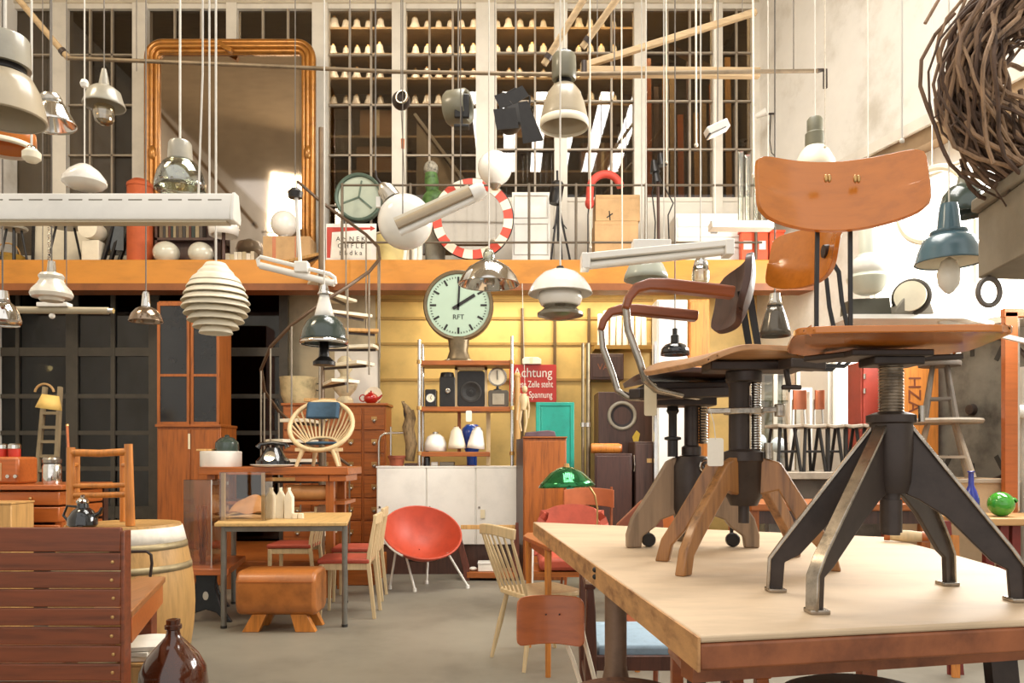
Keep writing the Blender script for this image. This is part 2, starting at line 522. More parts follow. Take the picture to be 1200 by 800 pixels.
for x, y, hx, hy in ((.2165, 1.97, .02, .006),):
    for dz in (-.012, -.03): t.p('bolt_hole', B().ball((.2145, 1.985, TZ + dz), .007, 10), ink)
lp = B()
lp.lathe([(0, 0), (.045, 0), (.045, .62), (.032, .70), (.028, .72), (.028, TZ - .058), (0, TZ - .058)], (X(716, 1.95) + .012, 1.95, 0), 20)
t.p('leg', lp, mat('rusty_post', '#7d6350', .45, .5, .2, 12), label='round metal post leg')
lg = B().bar((.36, 1.5, 0), (.36, 1.5, TZ - .056), .03, .03); t.p('leg', lg, iron)
lg = B().bar((1.1, 1.6, 0), (1.02, 1.62, TZ - .056), .055, .03, (0, 1, 0)); t.p('leg', lg, iron)
lg = B().bar((1.2, 2.6, 0), (1.2, 2.6, TZ - .056), .05, .05, (0, 1, 0)); t.p('leg', lg, w_edge)
b = B().bar((.33, 1.45, .86), (1.08, 1.62, .86), .05, .06); t.p('under_rail', b, w_edge)

# ---------------------------------------------------------------- shared pieces
def leg_profile(r0, zt, zb, rk, zk, zf, wtop, wfoot):
    """side outline (r,z) of a splayed cast leg: hub edge, straight run, knee, upright foot"""
    return [(r0, zt), (rk - .012, zk + .012), (rk + .006, zk - .012), (rk + .008, zf), (rk + .008 - wfoot, zf), (rk + .006 - wfoot, zk - .03), (r0 + .10, zb + .035), (r0, zb)]
def planar(prof, c, ang, th):
    """extrude an (r,z) outline symmetric about the vertical plane at angle ang"""
    d = V((math.cos(ang), math.sin(ang), 0)); n = V((-d.y, d.x, 0))
    return [V(c) + d * r + n * (-th / 2) + V((0, 0, z)) for r, z in prof], n * th
def seat_sheet(corners, z, sag, roll_edge, roll, t):
    """quad plan (4 corners: front-a, front-b, back-b, back-a) with a saddle sag and a rolled front edge"""
    A, Bc, Cc, D = [V((*c, 0)) for c in corners]
    def fn(u, v):
        # rounded plan corners
        uu = 2 * u - 1; vv = 2 * v - 1
        k = 1 - .07 * (abs(uu) ** 6) * (abs(vv) ** 6) * 2
        uu *= k; vv *= k
        a = (uu + 1) / 2; c = (vv + 1) / 2
        p = (A * (1 - a) + Bc * a) * (1 - c) + (D * (1 - a) + Cc * a) * c
        zz = z - sag * (1 - uu * uu) * min(1, c * 2.2) * (1 - .4 * c) - roll * max(0, (roll_edge - c) / roll_edge) ** 2
        return V((p.x, p.y, zz))
    return B().sheet(fn, 18, 18, t)

# ---------------------------------------------------------------- front swivel chair (steel legs)
cA = V((.755, 1.53, 0))
t = T('swivel_chair', 'work swivel chair with orange plywood seat and back on black steel legs, nearest on bench', 'chair', (cA.x, cA.y, TZ))
col = lambda z0, z1, r, n=20: B().cyl((cA.x, cA.y, 0), r, z0, z1, n)
t.p('seat', seat_sheet([(.5025, 1.36), (.8925, 1.335), (.975, 1.66), (.60, 1.69)], 1.479, .010, .25, .004, .013), ply_orange, bev=.002)
# threaded spindle: ridged profile
pr = [(0, 1.33)]
z = 1.33
while z < 1.445:
    pr += [(.0215, z), (.0245, z + .003), (.0215, z + .006)]; z += .0062
pr += [(.0215, 1.447), (0, 1.447)]
t.p('spindle', B().lathe(pr, (cA.x, cA.y, 0), 24), worn)
sp = B(); sp.cyl((cA.x, cA.y, 0), .017, 1.095, 1.185, 18); sp.cyl((cA.x, cA.y, 0), .0205, 1.10, 1.165, 18)
t.p('lower_spindle', sp, iron)
hub = B()
hub.lathe([(0, 1.178), (.030, 1.178), (.036, 1.2), (.040, 1.26), (.040, 1.315), (.046, 1.318), (.046, 1.332), (.030, 1.338), (0, 1.338)], (cA.x, cA.y, 0), 26)
t.p('hub', hub, iron)
t.p('locking_bolt', B().cyl((cA.x + .045, cA.y - .03, 0), .006, 1.318, 1.35, 10), steel)
plate = B(); plate.box(cA.x - .10, cA.x + .06, cA.y - .05, cA.y + .06, 1.445, 1.458); plate.box(cA.x - .05, cA.x + .05, cA.y - .035, cA.y + .035, 1.43, 1.447)
plate.bar((.62, 1.6, 1.452), (.70, 1.5, 1.452), .05, .012)
plate.bar((cA.x + .06, cA.y, 1.445), (cA.x + .15, cA.y + .02, 1.452), .02, .012)
t.p('seat_plate', plate, iron, bev=.003)
for fx, fy in ((.54, 1.372), (.5405, 1.6), (.956, 1.68), (.985, 1.485)):
    dx, dy = fx - cA.x, fy - cA.y; rk = math.hypot(dx, dy); a = math.atan2(dy, dx)
    prof = [(.028, 1.318), (rk - .02, TZ + .105), (rk + .004, TZ + .07), (rk + .008, TZ + .006), (rk - .022, TZ + .006), (rk - .026, TZ + .062), (rk - .055, TZ + .078), (.10, 1.132), (.05, 1.165), (.028, 1.175)]
    b = B(); pts, vec = planar(prof, (cA.x, cA.y, 0), a, .010); b.prism(pts, vec)
    d = V((math.cos(a), math.sin(a), 0))
    lo = t.p('leg', b, iron, bev=.002)
    fl = [V((cA.x, cA.y, 0)) + d * r + V((0, 0, z)) for r, z in ((.03, 1.3165), (rk - .02, TZ + .1035), (rk + .004, TZ + .0685), (rk + .007, TZ + .006))]
    t.p('flange', B().sweep(fl, .024, .007, (-d.y, d.x, 0) if 0 else (0, 0, 1)), worn, lo, bev=.0015, label='bright worn metal rim of the leg')
    t.p('foot', B().box(cA.x + d.x * (rk - .008) - .018, cA.x + d.x * (rk - .008) + .018, cA.y + d.y * (rk - .008) - .018, cA.y + d.y * (rk - .008) + .018, TZ, TZ + .008), worn, lo, bev=.002)
def backrest(cx, cy, w, zb, zt, ang, sag, t_, zsag=.026, lean=.03):
    """bent plywood back: centre, width, bottom and top, facing direction ang (degrees), edges curving towards the sitter"""
    f = V((math.cos(R(ang)), math.sin(R(ang)), 0)); s = V((-f.y, f.x, 0))
    def fn(u, v):
        uu = 2 * u - 1; vv = 2 * v - 1
        k = 1 - .085 * (abs(uu) ** 7) * (abs(vv) ** 7)
        uu *= k; vv *= k * (1 + 0)
        z = (zb + zt) / 2 + (zt - zb) / 2 * vv + zsag * uu * uu * (1 if vv < 0 else .35)
        return V((cx, cy, 0)) + s * (w / 2 * uu) + f * (sag * uu * uu - lean * (vv + 1) / 2) + V((0, 0, z))
    return B().sheet(fn, 22, 12, t_)
bk = t.p('backrest', backrest(.703, 1.665, .35, 1.738, 1.898, -97, .055, .011), ply_orange, bev=.002)
for px in (965, 969, 999, 1003):
    x = X(px, 1.66)
    t.p('rivet', B().ball((x, 1.647, Z(210 + (px - 984) * .02, 1.65)), .0042, 12, sz=2.2), brass, bk)
for x0, x1 in ((.672, .664), (.744, .738)):
    b = B().sweep([(x0, 1.70, 1.84), (x0 - .002, 1.685, 1.74), (x1, 1.675, 1.60), (x1, 1.675, 1.47), (x1 + .01, 1.64, 1.455), (x1 + .02, 1.56, 1.455)], .0085, .006, (0, 1, 0))
    t.p('back_bar', b, black)

# ---------------------------------------------------------------- middle swivel chair (wooden legs)
cB = V((.596, 1.975, 0))
t = T('swivel_chair', 'work swivel chair with splayed wooden legs and rolled seat, in the middle of the bench', 'chair', (cB.x, cB.y, TZ))
t.p('seat', seat_sheet([(.459, 1.78), (.335, 2.10), (.69, 2.185), (.80, 1.885)], 1.510, .012, .34, .040, .014), ply_light, bev=.002)
t.p('backrest', backrest(.815, 2.075, .35, 1.715, 1.885, 190, .05, .011), ply_orange, bev=.002)
for dy in (-.03, .05):
    b = B().sweep([(.83, 2.07 + dy, 1.80), (.868, 2.07 + dy, 1.74), (.872, 2.06 + dy, 1.66), (.90, 2.05 + dy, 1.51), (.87, 2.04 + dy, 1.487), (.70, 2.01 + dy, 1.487)], .010, .006, (0, 1, 0))
    t.p('back_bar', b, black)
b = B().lathe([(0, 0), (.017, 0), (.02, .02), (.012, .035), (0, .035)], (.818, 2.02, 1.79), 14, M.Rotation(R(90), 3, 'Y')); t.p('back_knob', b, iron)
mech = B(); mech.box(.50, .74, 1.93, 2.03, 1.468, 1.492); mech.cyl((cB.x, cB.y, 0), .045, 1.44, 1.47, 20); mech.bar((.66, 1.86, 1.475), (.76, 1.9, 1.475), .05, .025)
mech.bar((.67, 1.88, 1.47), (.68, 1.885, 1.42), .012, .012); mech.bar((.66, 1.88, 1.42), (.71, 1.885, 1.42), .012, .012)
t.p('seat_mechanism', mech, iron, bev=.004)
pr = [(0, 1.245), (.026, 1.245), (.026, 1.43), (.035, 1.45), (0, 1.45)]
t.p('column', B().lathe(pr, (cB.x - .012, cB.y, 0), 22), iron)
pr = [(0, 1.26)]; z = 1.26
while z < 1.44: pr += [(.011, z), (.0135, z + .003), (.011, z + .006)]; z += .0065
pr += [(.011, 1.445), (0, 1.445)]
t.p('threaded_rod', B().lathe(pr, (cB.x + .028, cB.y - .012, 0), 16), chrome)
rg = B(); rg.cyl((cB.x, cB.y, 0), .05, 1.358, 1.374, 20); rg.bar((cB.x - .10, cB.y - .02, 1.366), (cB.x + .085, cB.y - .02, 1.37), .014, .014); rg.cyl((cB.x + .085, cB.y - .02, 0), .013, 1.352, 1.384, 12)
t.p('brake_lever', rg, worn, bev=.002)
hub = B(); hub.lathe([(0, 1.125), (.034, 1.125), (.045, 1.15), (.048, 1.235), (.052, 1.24), (.052, 1.262), (.03, 1.27), (0, 1.27)], (cB.x, cB.y, 0), 24)
t.p('hub', hub, iron)
hb = B(); hb.cyl((cB.x + .05, cB.y - .04, 0), .011, 1.245, 1.285, 10)
t.p('locking_bolt', hb, worn)
lo = B(); lo.cyl((cB.x, cB.y, 0), .014, 1.08, 1.13, 14); t.p('lower_spindle', lo, iron)
for fx, fy in ((.394, 1.80), (.393, 2.066), (.797, 2.154), (.80, 1.88)):
    dx, dy = fx - cB.x, fy - cB.y; rk = math.hypot(dx, dy); a = math.atan2(dy, dx)
    prof = [(.03, 1.255), (.09, 1.235), (rk - .045, TZ + .115), (rk - .01, TZ + .06), (rk + .006, TZ), (rk - .03, TZ), (rk - .04, TZ + .045), (rk - .075, TZ + .085), (.085, 1.165), (.03, 1.15)]
    b = B(); pts, vec = planar(prof, (cB.x, cB.y, 0), a, .026); b.prism(pts, vec)
    t.p('leg', b, w_legB, bev=.004)

# ---------------------------------------------------------------- rear armchair with castors
cC = V((.556, 2.38, 0))
t = T('swivel_armchair', 'office swivel armchair with bent tube arms, dark oval back and castors, farthest on bench', 'chair', (cC.x, cC.y, TZ))
t.p('seat', seat_sheet([(.36, 2.2), (.36, 2.56), (.72, 2.54), (.72, 2.22)], 1.50, .012, .3, .02, .016), w_dark, bev=.002)
bk = B()
def fn(u, v):
    uu = 2 * u - 1; vv = 2 * v - 1
    k = 1 - .18 * (abs(uu) ** 3) * (abs(vv) ** 3)
    uu *= k; vv *= k
    return V((.675 - .05 * uu * uu + .035 * (vv + 1) / 2 - .05 * max(0, -vv) * 0 + .02 * (1 - vv * vv), 2.33 + .16 * uu, 1.742 + .098 * vv - .01 * uu))
bk.sheet(fn, 20, 14, .02)
t.p('backrest', bk, w_dark, bev=.004)
b = B()
for dy in (-.04, .04):
    b.sweep([(.705, 2.33 + dy, 1.76), (.72, 2.33 + dy, 1.66), (.74, 2.34 + dy, 1.56), (.70, 2.36 + dy, 1.475), (.6, 2.37 + dy, 1.47)], .02, .006, (0, 1, 0))
t.p('back_bracket', b, black)
for Ya, xa, xb, zc in ((2.15, .3225, .620, 1.716), (2.51, .295, .605, 1.716)):
    # wooden armrest: nearly level, front end bent down
    z0 = zc
    pts = [(xa - .006, Ya, z0 - .055), (xa + .004, Ya, z0 - .022), (xa + .025, Ya, z0 + .004), (xa + .06, Ya, z0 + .014), (xa + .11, Ya, z0 + .013), (xb - .05, Ya, z0 - .002), (xb, Ya, z0 - .008)]
    ao = t.p('armrest', B().sweep(pts, .044, [.02, .024, .028, .032, .034, .034, .033]), w_arm, bev=.006)
    Ym = Ya + (.10 if Ya < cC.y else -.10)
    tb = [(xa - .003, Ya, z0 - .05), (xa + .002, Ya, z0 - .11), (xa + .035, Ya, z0 - .20), (xa + .05, Ya, z0 - .25), (xa + .085, Ya + (Ym - Ya) * .3, z0 - .275), (xa + .17, Ym, z0 - .285), (xa + .25, Ym + (cC.y - Ym) * .6, z0 - .287)]
    t.p('arm_tube', B().tube(tb, .0105, 12), steel)
mech = B(); mech.box(.40, .68, 2.27, 2.47, 1.45, 1.472); mech.box(.44, .62, 2.32, 2.44, 1.405, 1.455); mech.bar((.38, 2.25, 1.43), (.66, 2.3, 1.445), .05, .03)
mech.ball((.70, 2.25, 1.40), .03, 14); mech.bar((.35, 2.2, 1.43), (.45, 2.3, 1.44), .04, .03)
t.p('seat_mechanism', mech, iron, bev=.004)
pr = [(0, 1.255), (.030, 1.255), (.030, 1.28), (.022, 1.285), (.022, 1.44), (0, 1.44)]
t.p('column', B().lathe(pr, (cC.x, cC.y, 0), 20), iron)
pr = [(0, 1.29)]; z = 1.29
while z < 1.43: pr += [(.012, z), (.015, z + .004), (.012, z + .008)]; z += .0085
pr += [(0, 1.435)]
spg = B().lathe(pr, (cC.x + .034, cC.y - .01, 0), 14); t.p('spring', spg, steel)
pr = [(0, 1.25), (.016, 1.25), (.016, 1.30), (.026, 1.303), (.026, 1.31), (.013, 1.313), (.013, 1.38), (.02, 1.39), (.012, 1.42), (0, 1.42)]
t.p('tension_rod', B().lathe(pr, (cC.x - .06, cC.y - .01, 0), 14), black)
hub = B(); hub.lathe([(0, 1.05), (.05, 1.05), (.062, 1.09), (.062, 1.22), (.05, 1.25), (0, 1.26)], (cC.x, cC.y, 0), 26)
t.p('hub', hub, iron)
rg = B(); rg.torus((cC.x + .03, cC.y - .065, 1.222), .017, .005, M.Rotation(R(90), 3, 'X'), 20, 8); rg.lathe([(0, 0), (.008, 0), (.008, .012), (0, .012)], (cC.x + .03, cC.y - .064, 1.222), 12, M.Rotation(R(90), 3, 'X'))
t.p('lock_ring', rg, chrome)
for a in (184, -4, 88):
    a = R(a); rk = .2
    prof = [(.05, 1.25), (.08, 1.235), (.13, 1.15), (rk - .01, 1.06), (rk + .005, 1.01), (rk + .004, TZ), (rk - .04, TZ), (rk - .044, 1.005), (rk - .085, 1.035), (rk - .10, 1.055), (.06, 1.07), (.05, 1.07)]
    b = B(); pts, vec = planar(prof, (cC.x, cC.y, 0), a, .03); b.prism(pts, vec)
    lo = t.p('leg', b, w_legC, bev=.005)
    d = V((math.cos(a), math.sin(a), 0)); n = V((-d.y, d.x, 0)); c = cC + d * (rk - .07) + V((0, 0, TZ + .022)) - n * .02 * (1 if d.x < .5 else -1)
    w = B(); w.lathe([(0, -.011), (.018, -.011), (.022, -.006), (.022, .006), (.018, .011), (0, .011)], c, 18, M.Rotation(R(90), 3, 'X'))
    w.cyl((c.x, c.y + .012, 0), .006, c.z, c.z + .05, 8)
    t.p('castor', w, black, lo)
# hang tags
def hangtag(name, label, px0, px1, py0, py1, Y, top, m):
    t = T(name, label, 'tag', P((px0 + px1) / 2, py1, Y))
    x0, x1, z0, z1 = X(px0, Y), X(px1, Y), Z(py1, Y), Z(py0, Y)
    o = rrect(x0, x1, z0, z1, (x1 - x0) * .16)
    t.p('card', B().prism([(x, Y, z) for x, z in o], (0, .0012, 0)), m)
    t.p('string', B().tube([((x0 + x1) / 2, Y, z1 - .004), ((x0 + x1) / 2 - .004, Y, (z1 + top) / 2), ((x0 + x1) / 2 - .012, Y + .01, top)], .0012, 6), cord_w)
hangtag('price_tag', 'white paper tag hanging from the brake lever of the middle chair', 829, 848, 513, 546, 1.9, Z(478, 1.9), paper)
hangtag('price_tag', 'long beige paper tag hanging under the rear armchair seat', 755, 769.5, 449, 487, 2.2, Z(444, 2.2), tagp)

# turned wooden roller lying at the far edge of the bench
y = YF(634, TZ)
t = T('rolling_pin', 'pale turned wooden rolling pin lying at the far right of the bench', 'rolling pin', (X(1060, y), y, TZ))
ax = (V((X(1086, y - .05), y - .06, TZ + .02)) - V((X(1036, y), y, TZ + .02))); L_ = ax.length; q = ax.to_track_quat('Z', 'Y').to_matrix()
b = B().lathe([(0, .012), (.015, .012), (.019, .05), (.02, L_ / 2), (.019, L_ - .05), (.015, L_ - .012), (0, L_ - .012)], (X(1036, y), y, TZ + .02), 20, q)
t.p('roller', b, birch)
for a, c in ((0, .018), (L_ - .018, L_)):
    t.p('handle', B().lathe([(0, a), (.017, a), (.017, c), (0, c)], (X(1036, y), y, TZ + .02), 16, q), ply_brown)
# ================================================================ left foreground
# slatted garden bench seen from behind
Yb = 2.9
bx1 = X(144, Yb)
t = T('slatted_bench', 'dark red-brown slatted wooden bench turned with its back to the viewer', 'bench', (-1.9, 3.2, 0))
rows = [(618, 646.4), (648, 668.6), (670, 689), (690.6, 711), (712.8, 733), (735, 755), (756.8, 776), (778, 797.6), (799.6, 822)]
for i, (a, b_) in enumerate(rows):
    y = Yb + .012 * i * 0
    b = B().box(X(-170, Yb), bx1 - .01, y, y + .022, Z(b_, Yb), Z(a, Yb))
    s_ = t.p('slat', b, mahog, bev=.004)
    if 0 < i < 8:
        sb = B().lathe([(0, 0), (.007, 0), (.006, .003), (0, .0045)], (X(133 - (i % 3), Yb), Yb, Z((a + b_) / 2, Yb)), 12, M.Rotation(R(90), 3, 'X'))
        t.p('screw', sb, brass, s_)
t.p('upright', B().box(bx1 - .012, bx1 + .002, Yb + .004, Yb + .06, 0, Z(622, Yb)), mahog, bev=.003)
t.p('upright', B().box(X(-165, Yb), X(-160, Yb), Yb + .024, Yb + .07, 0, Z(622, Yb)), mahog, bev=.003)
za = Z(675, 3.8)
ap = [(bx1 + .004, 2.93), (bx1 + .004, 3.04), (X(194, 3.84), 3.84), (X(160, 3.84), 3.84)]
t.p('armrest', B().prism([(x, y, za - .03) for x, y in [(bx1 - .16, 2.96), (bx1 + .005, 2.96), (X(194, 3.8), 3.8), (X(160, 3.8), 3.8)]], (0, 0, .03)), wood('bench_arm_wood', '#9a6438', 'y', .4, .15, .2), bev=.005)
t.p('apron', B().prism([(bx1 + .0, 2.97, za - .13), (X(191, 3.78), 3.78, za - .13), (X(191, 3.78), 3.78, za - .03), (bx1 + .0, 2.97, za - .03)], (-.02, 0, 0)), ply_brown, bev=.003)
t.p('leg', B().box(X(166, 3.74), X(182, 3.74), 3.70, 3.76, 0, za - .03), mahog, bev=.003)
t.p('seat', B().box(X(-150, Yb), bx1 - .32, 2.98, 3.6, .40, .43), mahog, bev=.004)

# wine barrel
bc = V((-2.12, 4.2, 0)); bh = .885
t = T('barrel', 'pale wooden wine barrel with whitewashed top band, behind the slatted bench', 'barrel', bc)
pr = []
for i in range(13):
    u = i / 12; pr.append((.285 + .075 * math.sin(math.pi * u) ** .9, bh * u))
pr = [(0, 0)] + pr + [(.265, bh), (.262, bh - .002), (0, bh - .002)]
t.p('staves', B().lathe(pr, bc, 40), wood('barrel_oak', '#b58c52', 'z', .5, .14))
rad = lambda z: .285 + .075 * max(0, math.sin(math.pi * z / bh)) ** .9
t.p('painted_band', B().lathe([(rad(.79) + .002, .79), (rad(.83) + .003, .83), (rad(.87) + .003, .872)], bc, 40), mat('whitewash', '#e6dfd0', .7, 0, .1, 9), solid=.003, label='whitewashed band at the rim')
for z in (.05, .2, .66, .775):
    t.p('hoop', B().lathe([(rad(z - .018) + .002, z - .018), (rad(z) + .004, z), (rad(z + .018) + .002, z + .018)], bc, 40), mat('hoop_iron', '#9a8a68', .5, .5, .15, 14), solid=.002)
# bent iron handle hooked on the bench end
hx = X(146, 3.6)
one('iron_hook', 'bent dark iron rod handle in front of the barrel', 'handle', B().tube([(hx - .1, 3.66, Z(646, 3.66)), (X(172, 3.66), 3.66, Z(646, 3.66)), (X(177, 3.66), 3.66, Z(650, 3.66)), (X(178, 3.66), 3.66, Z(660, 3.66)), (X(176, 3.66), 3.66, Z(676, 3.66) + .002)], .007, 8), iron)

# wooden chair frame on the barrel
t = T('bare_chair', 'bare orange-brown wooden chair frame without seat standing on the barrel', 'chair', (bc.x, bc.y, bh))
yf, yb_ = 4.05, 4.33
zb_ = bh + .001
L0, R0 = X(83, yf), X(150.5, yf)
t.p('front_post', B().tube([(L0, yf, zb_), (L0, yf, Z(524, yf))], [.024, .021], 12), orange_w)
t.p('front_post', B().tube([(R0 + .01, yf, zb_), (R0, yf, Z(520, yf))], [.024, .021], 12), orange_w)
L1, R1 = X(90, yb_), X(144, yb_)
t.p('rear_post', B().tube([(L1, yb_, zb_), (L1, yb_, Z(528, yb_))], .017, 12), orange_w)
t.p('rear_post', B().tube([(R1, yb_, zb_), (R1, yb_, Z(527, yb_))], .017, 12), orange_w)
for py, r in ((530, .020), (569, .014), (580, .016)):
    t.p('rail', B().tube([(L0, yf, Z(py, yf)), ((L0 + R0) / 2, yf, Z(py + (1 if py < 540 else 0), yf)), (R0, yf, Z(py - 1, yf))], r, 12), orange_w)
for py in (545,):
    t.p('side_rail', B().tube([(L0, yf, Z(py, yf)), (L1, yb_, Z(py, yf))], .012, 10), orange_w)
    t.p('side_rail', B().tube([(R0, yf, Z(py, yf)), (R1, yb_, Z(py, yf))], .012, 10), orange_w)
# black enamel pot
ky = 3.98
t = T('kettle', 'small glossy black kettle with chrome lid knob on the barrel edge', 'kettle', (X(97, ky), ky, bh + .001))
kc = (X(97, ky), ky, bh + .001)
t.p('body', B().lathe([(0, 0), (.06, 0), (.072, .012), (.07, .05), (.05, .085), (.03, .10), (.026, .125), (0, .13)], kc, 28), blk_gloss)
t.p('lid', B().lathe([(.03, .125), (.032, .135), (.02, .15), (.01, .155), (.012, .165), (0, .17)], kc, 20), chrome)
t.p('spout', B().tube([(kc[0] + .055, ky, kc[2] + .05), (kc[0] + .09, ky, kc[2] + .075), (kc[0] + .10, ky, kc[2] + .10)], [.016, .011, .008], 10), blk_gloss)
t.p('handle', B().tube([(kc[0] - .03, ky, kc[2] + .105), (kc[0] - .08, ky, kc[2] + .11), (kc[0] - .10, ky, kc[2] + .06), (kc[0] - .068, ky, kc[2] + .02)], .007, 8), blk_gloss)

# demijohn
dc = V((X(203, 3.2), 3.2, 0))
t = T('demijohn', 'big glossy brown glass demijohn standing on the floor by the bench', 'bottle', dc)
t.p('body', B().lathe([(0, 0), (.11, 0), (.135, .03), (.138, .30), (.13, .37), (.10, .425), (.06, .47), (.032, .50), (.026, .52), (.026, .545), (0, .545)], dc, 36), amber)
t.p('lip', B().lathe([(.026, .53), (.034, .535), (.034, .55), (.028, .553), (.028, .572), (.022, .574), (0, .56)], dc, 20), amber)
# crate with papers
t = T('wooden_crate', 'low pale wooden crate between bench and brown demijohn', 'crate', (X(168, 3.45), 3.5, 0))
cx0, cx1 = X(138, 3.4), X(188, 3.4)
t.p('side_board', B().box(cx0, cx1, 3.36, 3.38, 0, .33), beech, bev=.003)
t.p('side_board', B().box(cx0, cx1, 3.62, 3.64, 0, .33), beech, bev=.003)
t.p('end_board', B().box(cx0, cx0 + .02, 3.38, 3.62, 0, .33), beech, bev=.003)
t.p('end_board', B().box(cx1 - .02, cx1, 3.38, 3.62, 0, .33), beech, bev=.003)
t.p('lid', B().box(cx0, cx1, 3.36, 3.64, .331, .345), beech, bev=.003)
for k, (dz, a) in enumerate(((0, 6), (.022, -5), (.044, 10))):
    xf = M.Translation((X(166, 3.48), 3.5, .346 + dz)) @ M.Rotation(R(a), 4, 'Z')
    b = B().sheet(lambda u, v: xf @ V((-.075 + .16 * u, -.12 + .24 * v, .011 + .006 * math.sin(3 * u) * v)), 8, 8, .018)
    one('newspaper', ['grey folded newspaper at the bottom of the stack on the crate', 'white folded newspaper in the middle of the stack on the crate', 'white crumpled newspaper on top of the stack on the crate'][k], 'newspaper', b, paper, 'newspapers on the crate')

# radio table and clutter at far left
t = T('writing_desk', 'low brown wooden desk with rounded drawers at the far left edge', 'desk', (X(20, 5.6), 5.9, 0))
dx0, dx1 = X(-60, 5.6), X(74, 5.6)
t.p('top', B().box(dx0, dx1, 5.58, 6.3, Z(574, 5.6), Z(568, 5.6)), ply_brown, bev=.006)
for py0, py1 in ((576, 592), (594, 612), (615, 634)):
    o = t.p('drawer', B().box(dx0 + .03, dx1 - .03, 5.6, 6.2, Z(py1, 5.6), Z(py0, 5.6)), ply_brown, bev=.008)
    t.p('knob', B().ball((X(37, 5.6), 5.585, Z((py0 + py1) / 2, 5.6)), .012, 12), brass, o)
t.p('leg', B().box(dx0 + .02, dx0 + .07, 5.62, 5.67, 0, Z(612, 5.6)), ply_brown)
t.p('leg', B().box(dx1 - .07, dx1 - .02, 5.62, 5.67, 0, Z(612, 5.6)), ply_brown)
t.p('back_panel', B().box(dx0 + .03, dx1 - .03, 6.22, 6.28, 0, Z(574, 5.6)), w_dark)
zt = Z(568, 5.6)
t = T('table_radio', 'brown wooden table radio on the desk at the far left edge', 'radio', (X(10, 5.8), 5.85, zt))
t.p('cabinet', B().box(X(-45, 5.8), X(26, 5.8), 5.75, 6.0, zt, Z(535, 5.8)), ply_brown, bev=.02)
t.p('speaker_cloth', B().box(X(-40, 5.75), X(2, 5.75), 5.742, 5.752, Z(563, 5.75), Z(542, 5.75)), card)
for px in (10, 19): t.p('knob', B().lathe([(0, 0), (.014, 0), (.014, .016), (0, .018)], (X(px, 5.75), 5.75, Z(558, 5.75)), 14, M.Rotation(R(90), 3, 'X')), chrome)
zr = Z(535, 5.8)
for px, lab, m in ((2, 'red and white storage tin on the radio at the left edge', red), (17, 'red tin jar with chrome lid on the right side of the radio', red)):
    t = T('tin_jar', lab, 'tin', (X(px, 5.86), 5.86, zr), 'tins on the radio')
    t.p('body', B().lathe([(0, 0), (.04, 0), (.042, .01), (.042, .06), (0, .062)], (X(px, 5.86), 5.86, zr), 22), m)
    t.p('lid', B().lathe([(.042, .06), (.044, .062), (.044, .09), (.03, .10), (0, .102)], (X(px, 5.86), 5.86, zr), 22), chrome)
t = T('milk_can', 'shiny metal milk can with bulging lid on the desk at far left', 'can', (X(61, 5.75), 5.75, zt))
mc = (X(61, 5.75), 5.75, zt)
t.p('body', B().lathe([(0, 0), (.062, 0), (.065, .01), (.065, .13), (.058, .15), (.05, .155), (0, .155)], mc, 26), chrome)
t.p('lid', B().lathe([(.05, .155), (.064, .16), (.066, .185), (.055, .20), (.03, .205), (0, .207)], mc, 26), steel)
t = T('wooden_block', 'pale wooden block box standing behind the bench back at far left', 'box', (X(-4, 5.3), 5.3, 0))
t.p('body', B().box(X(-40, 5.2), X(13, 5.2), 5.2, 5.45, 0, Z(591, 5.2)), beech, bev=.006)
t.p('lid', B().box(X(-41, 5.2), X(13.6, 5.2), 5.195, 5.455, Z(591, 5.2) + .001, Z(588.5, 5.2)), beech, bev=.003)
# step ladder with a lit-looking parchment shade on it
ly = 7.3
t = T('step_ladder', 'narrow weathered wooden step ladder standing behind the left desk', 'ladder', (X(53, ly), ly, 0))
for a, b_ in ((44, 40), (62, 68)):
    t.p('side_rail', B().bar((X(b_, ly), ly - .12, 0), (X(a, ly), ly + .12, Z(452, ly)), .03, .045, (0, 1, 0)), mat('grey_old_wood', '#86765a', .7, 0, .15, 6))
for k in range(8):
    py = 466 + k * 17; u = (py - 452) / 240
    t.p('rung', B().box(X(45 - 3 * u, ly), X(62 + 4 * u, ly), ly + .09 - .2 * u, ly + .15 - .2 * u, Z(py + 2, ly), Z(py - 1.5, ly)), MATS['grey_old_wood'])
b = B().lathe([(.11, 0), (.07, .13)], (X(57, 7.15), 7.15, Z(479, 7.15)), 24, M.Rotation(R(8), 3, 'Y'))
t = T('lampshade', 'small yellow parchment lampshade hung over the top of the step ladder', 'lampshade', (X(57, 7.15), 7.15, Z(479, 7.15)))
t.p('shade', b, mat('parchment', '#e2bd6a', .7, 0, .08, 8), solid=.004)
t.p('hanger', B().tube(arc((X(52, 7.2), 7.2, Z(461, 7.2)), .09, 10, 170, 10), .011, 8), mat('tan_strap', '#b08a58', .7))
t = T('leaning_pole', 'thin brown wooden pole leaning beside the chair frame on the barrel', 'pole', (X(92, 6.6), 6.6, 0))
t.p('shaft', B().tube([(X(104, 6.6), 6.4, 0), (X(67, 6.6), 6.75, Z(499, 6.7))], .011, 8), ply_brown)
t.p('ferrule', B().tube([(X(67, 6.6), 6.75, Z(499, 6.7)), (X(66.6, 6.6), 6.755, Z(497, 6.7))], .013, 8), brass)

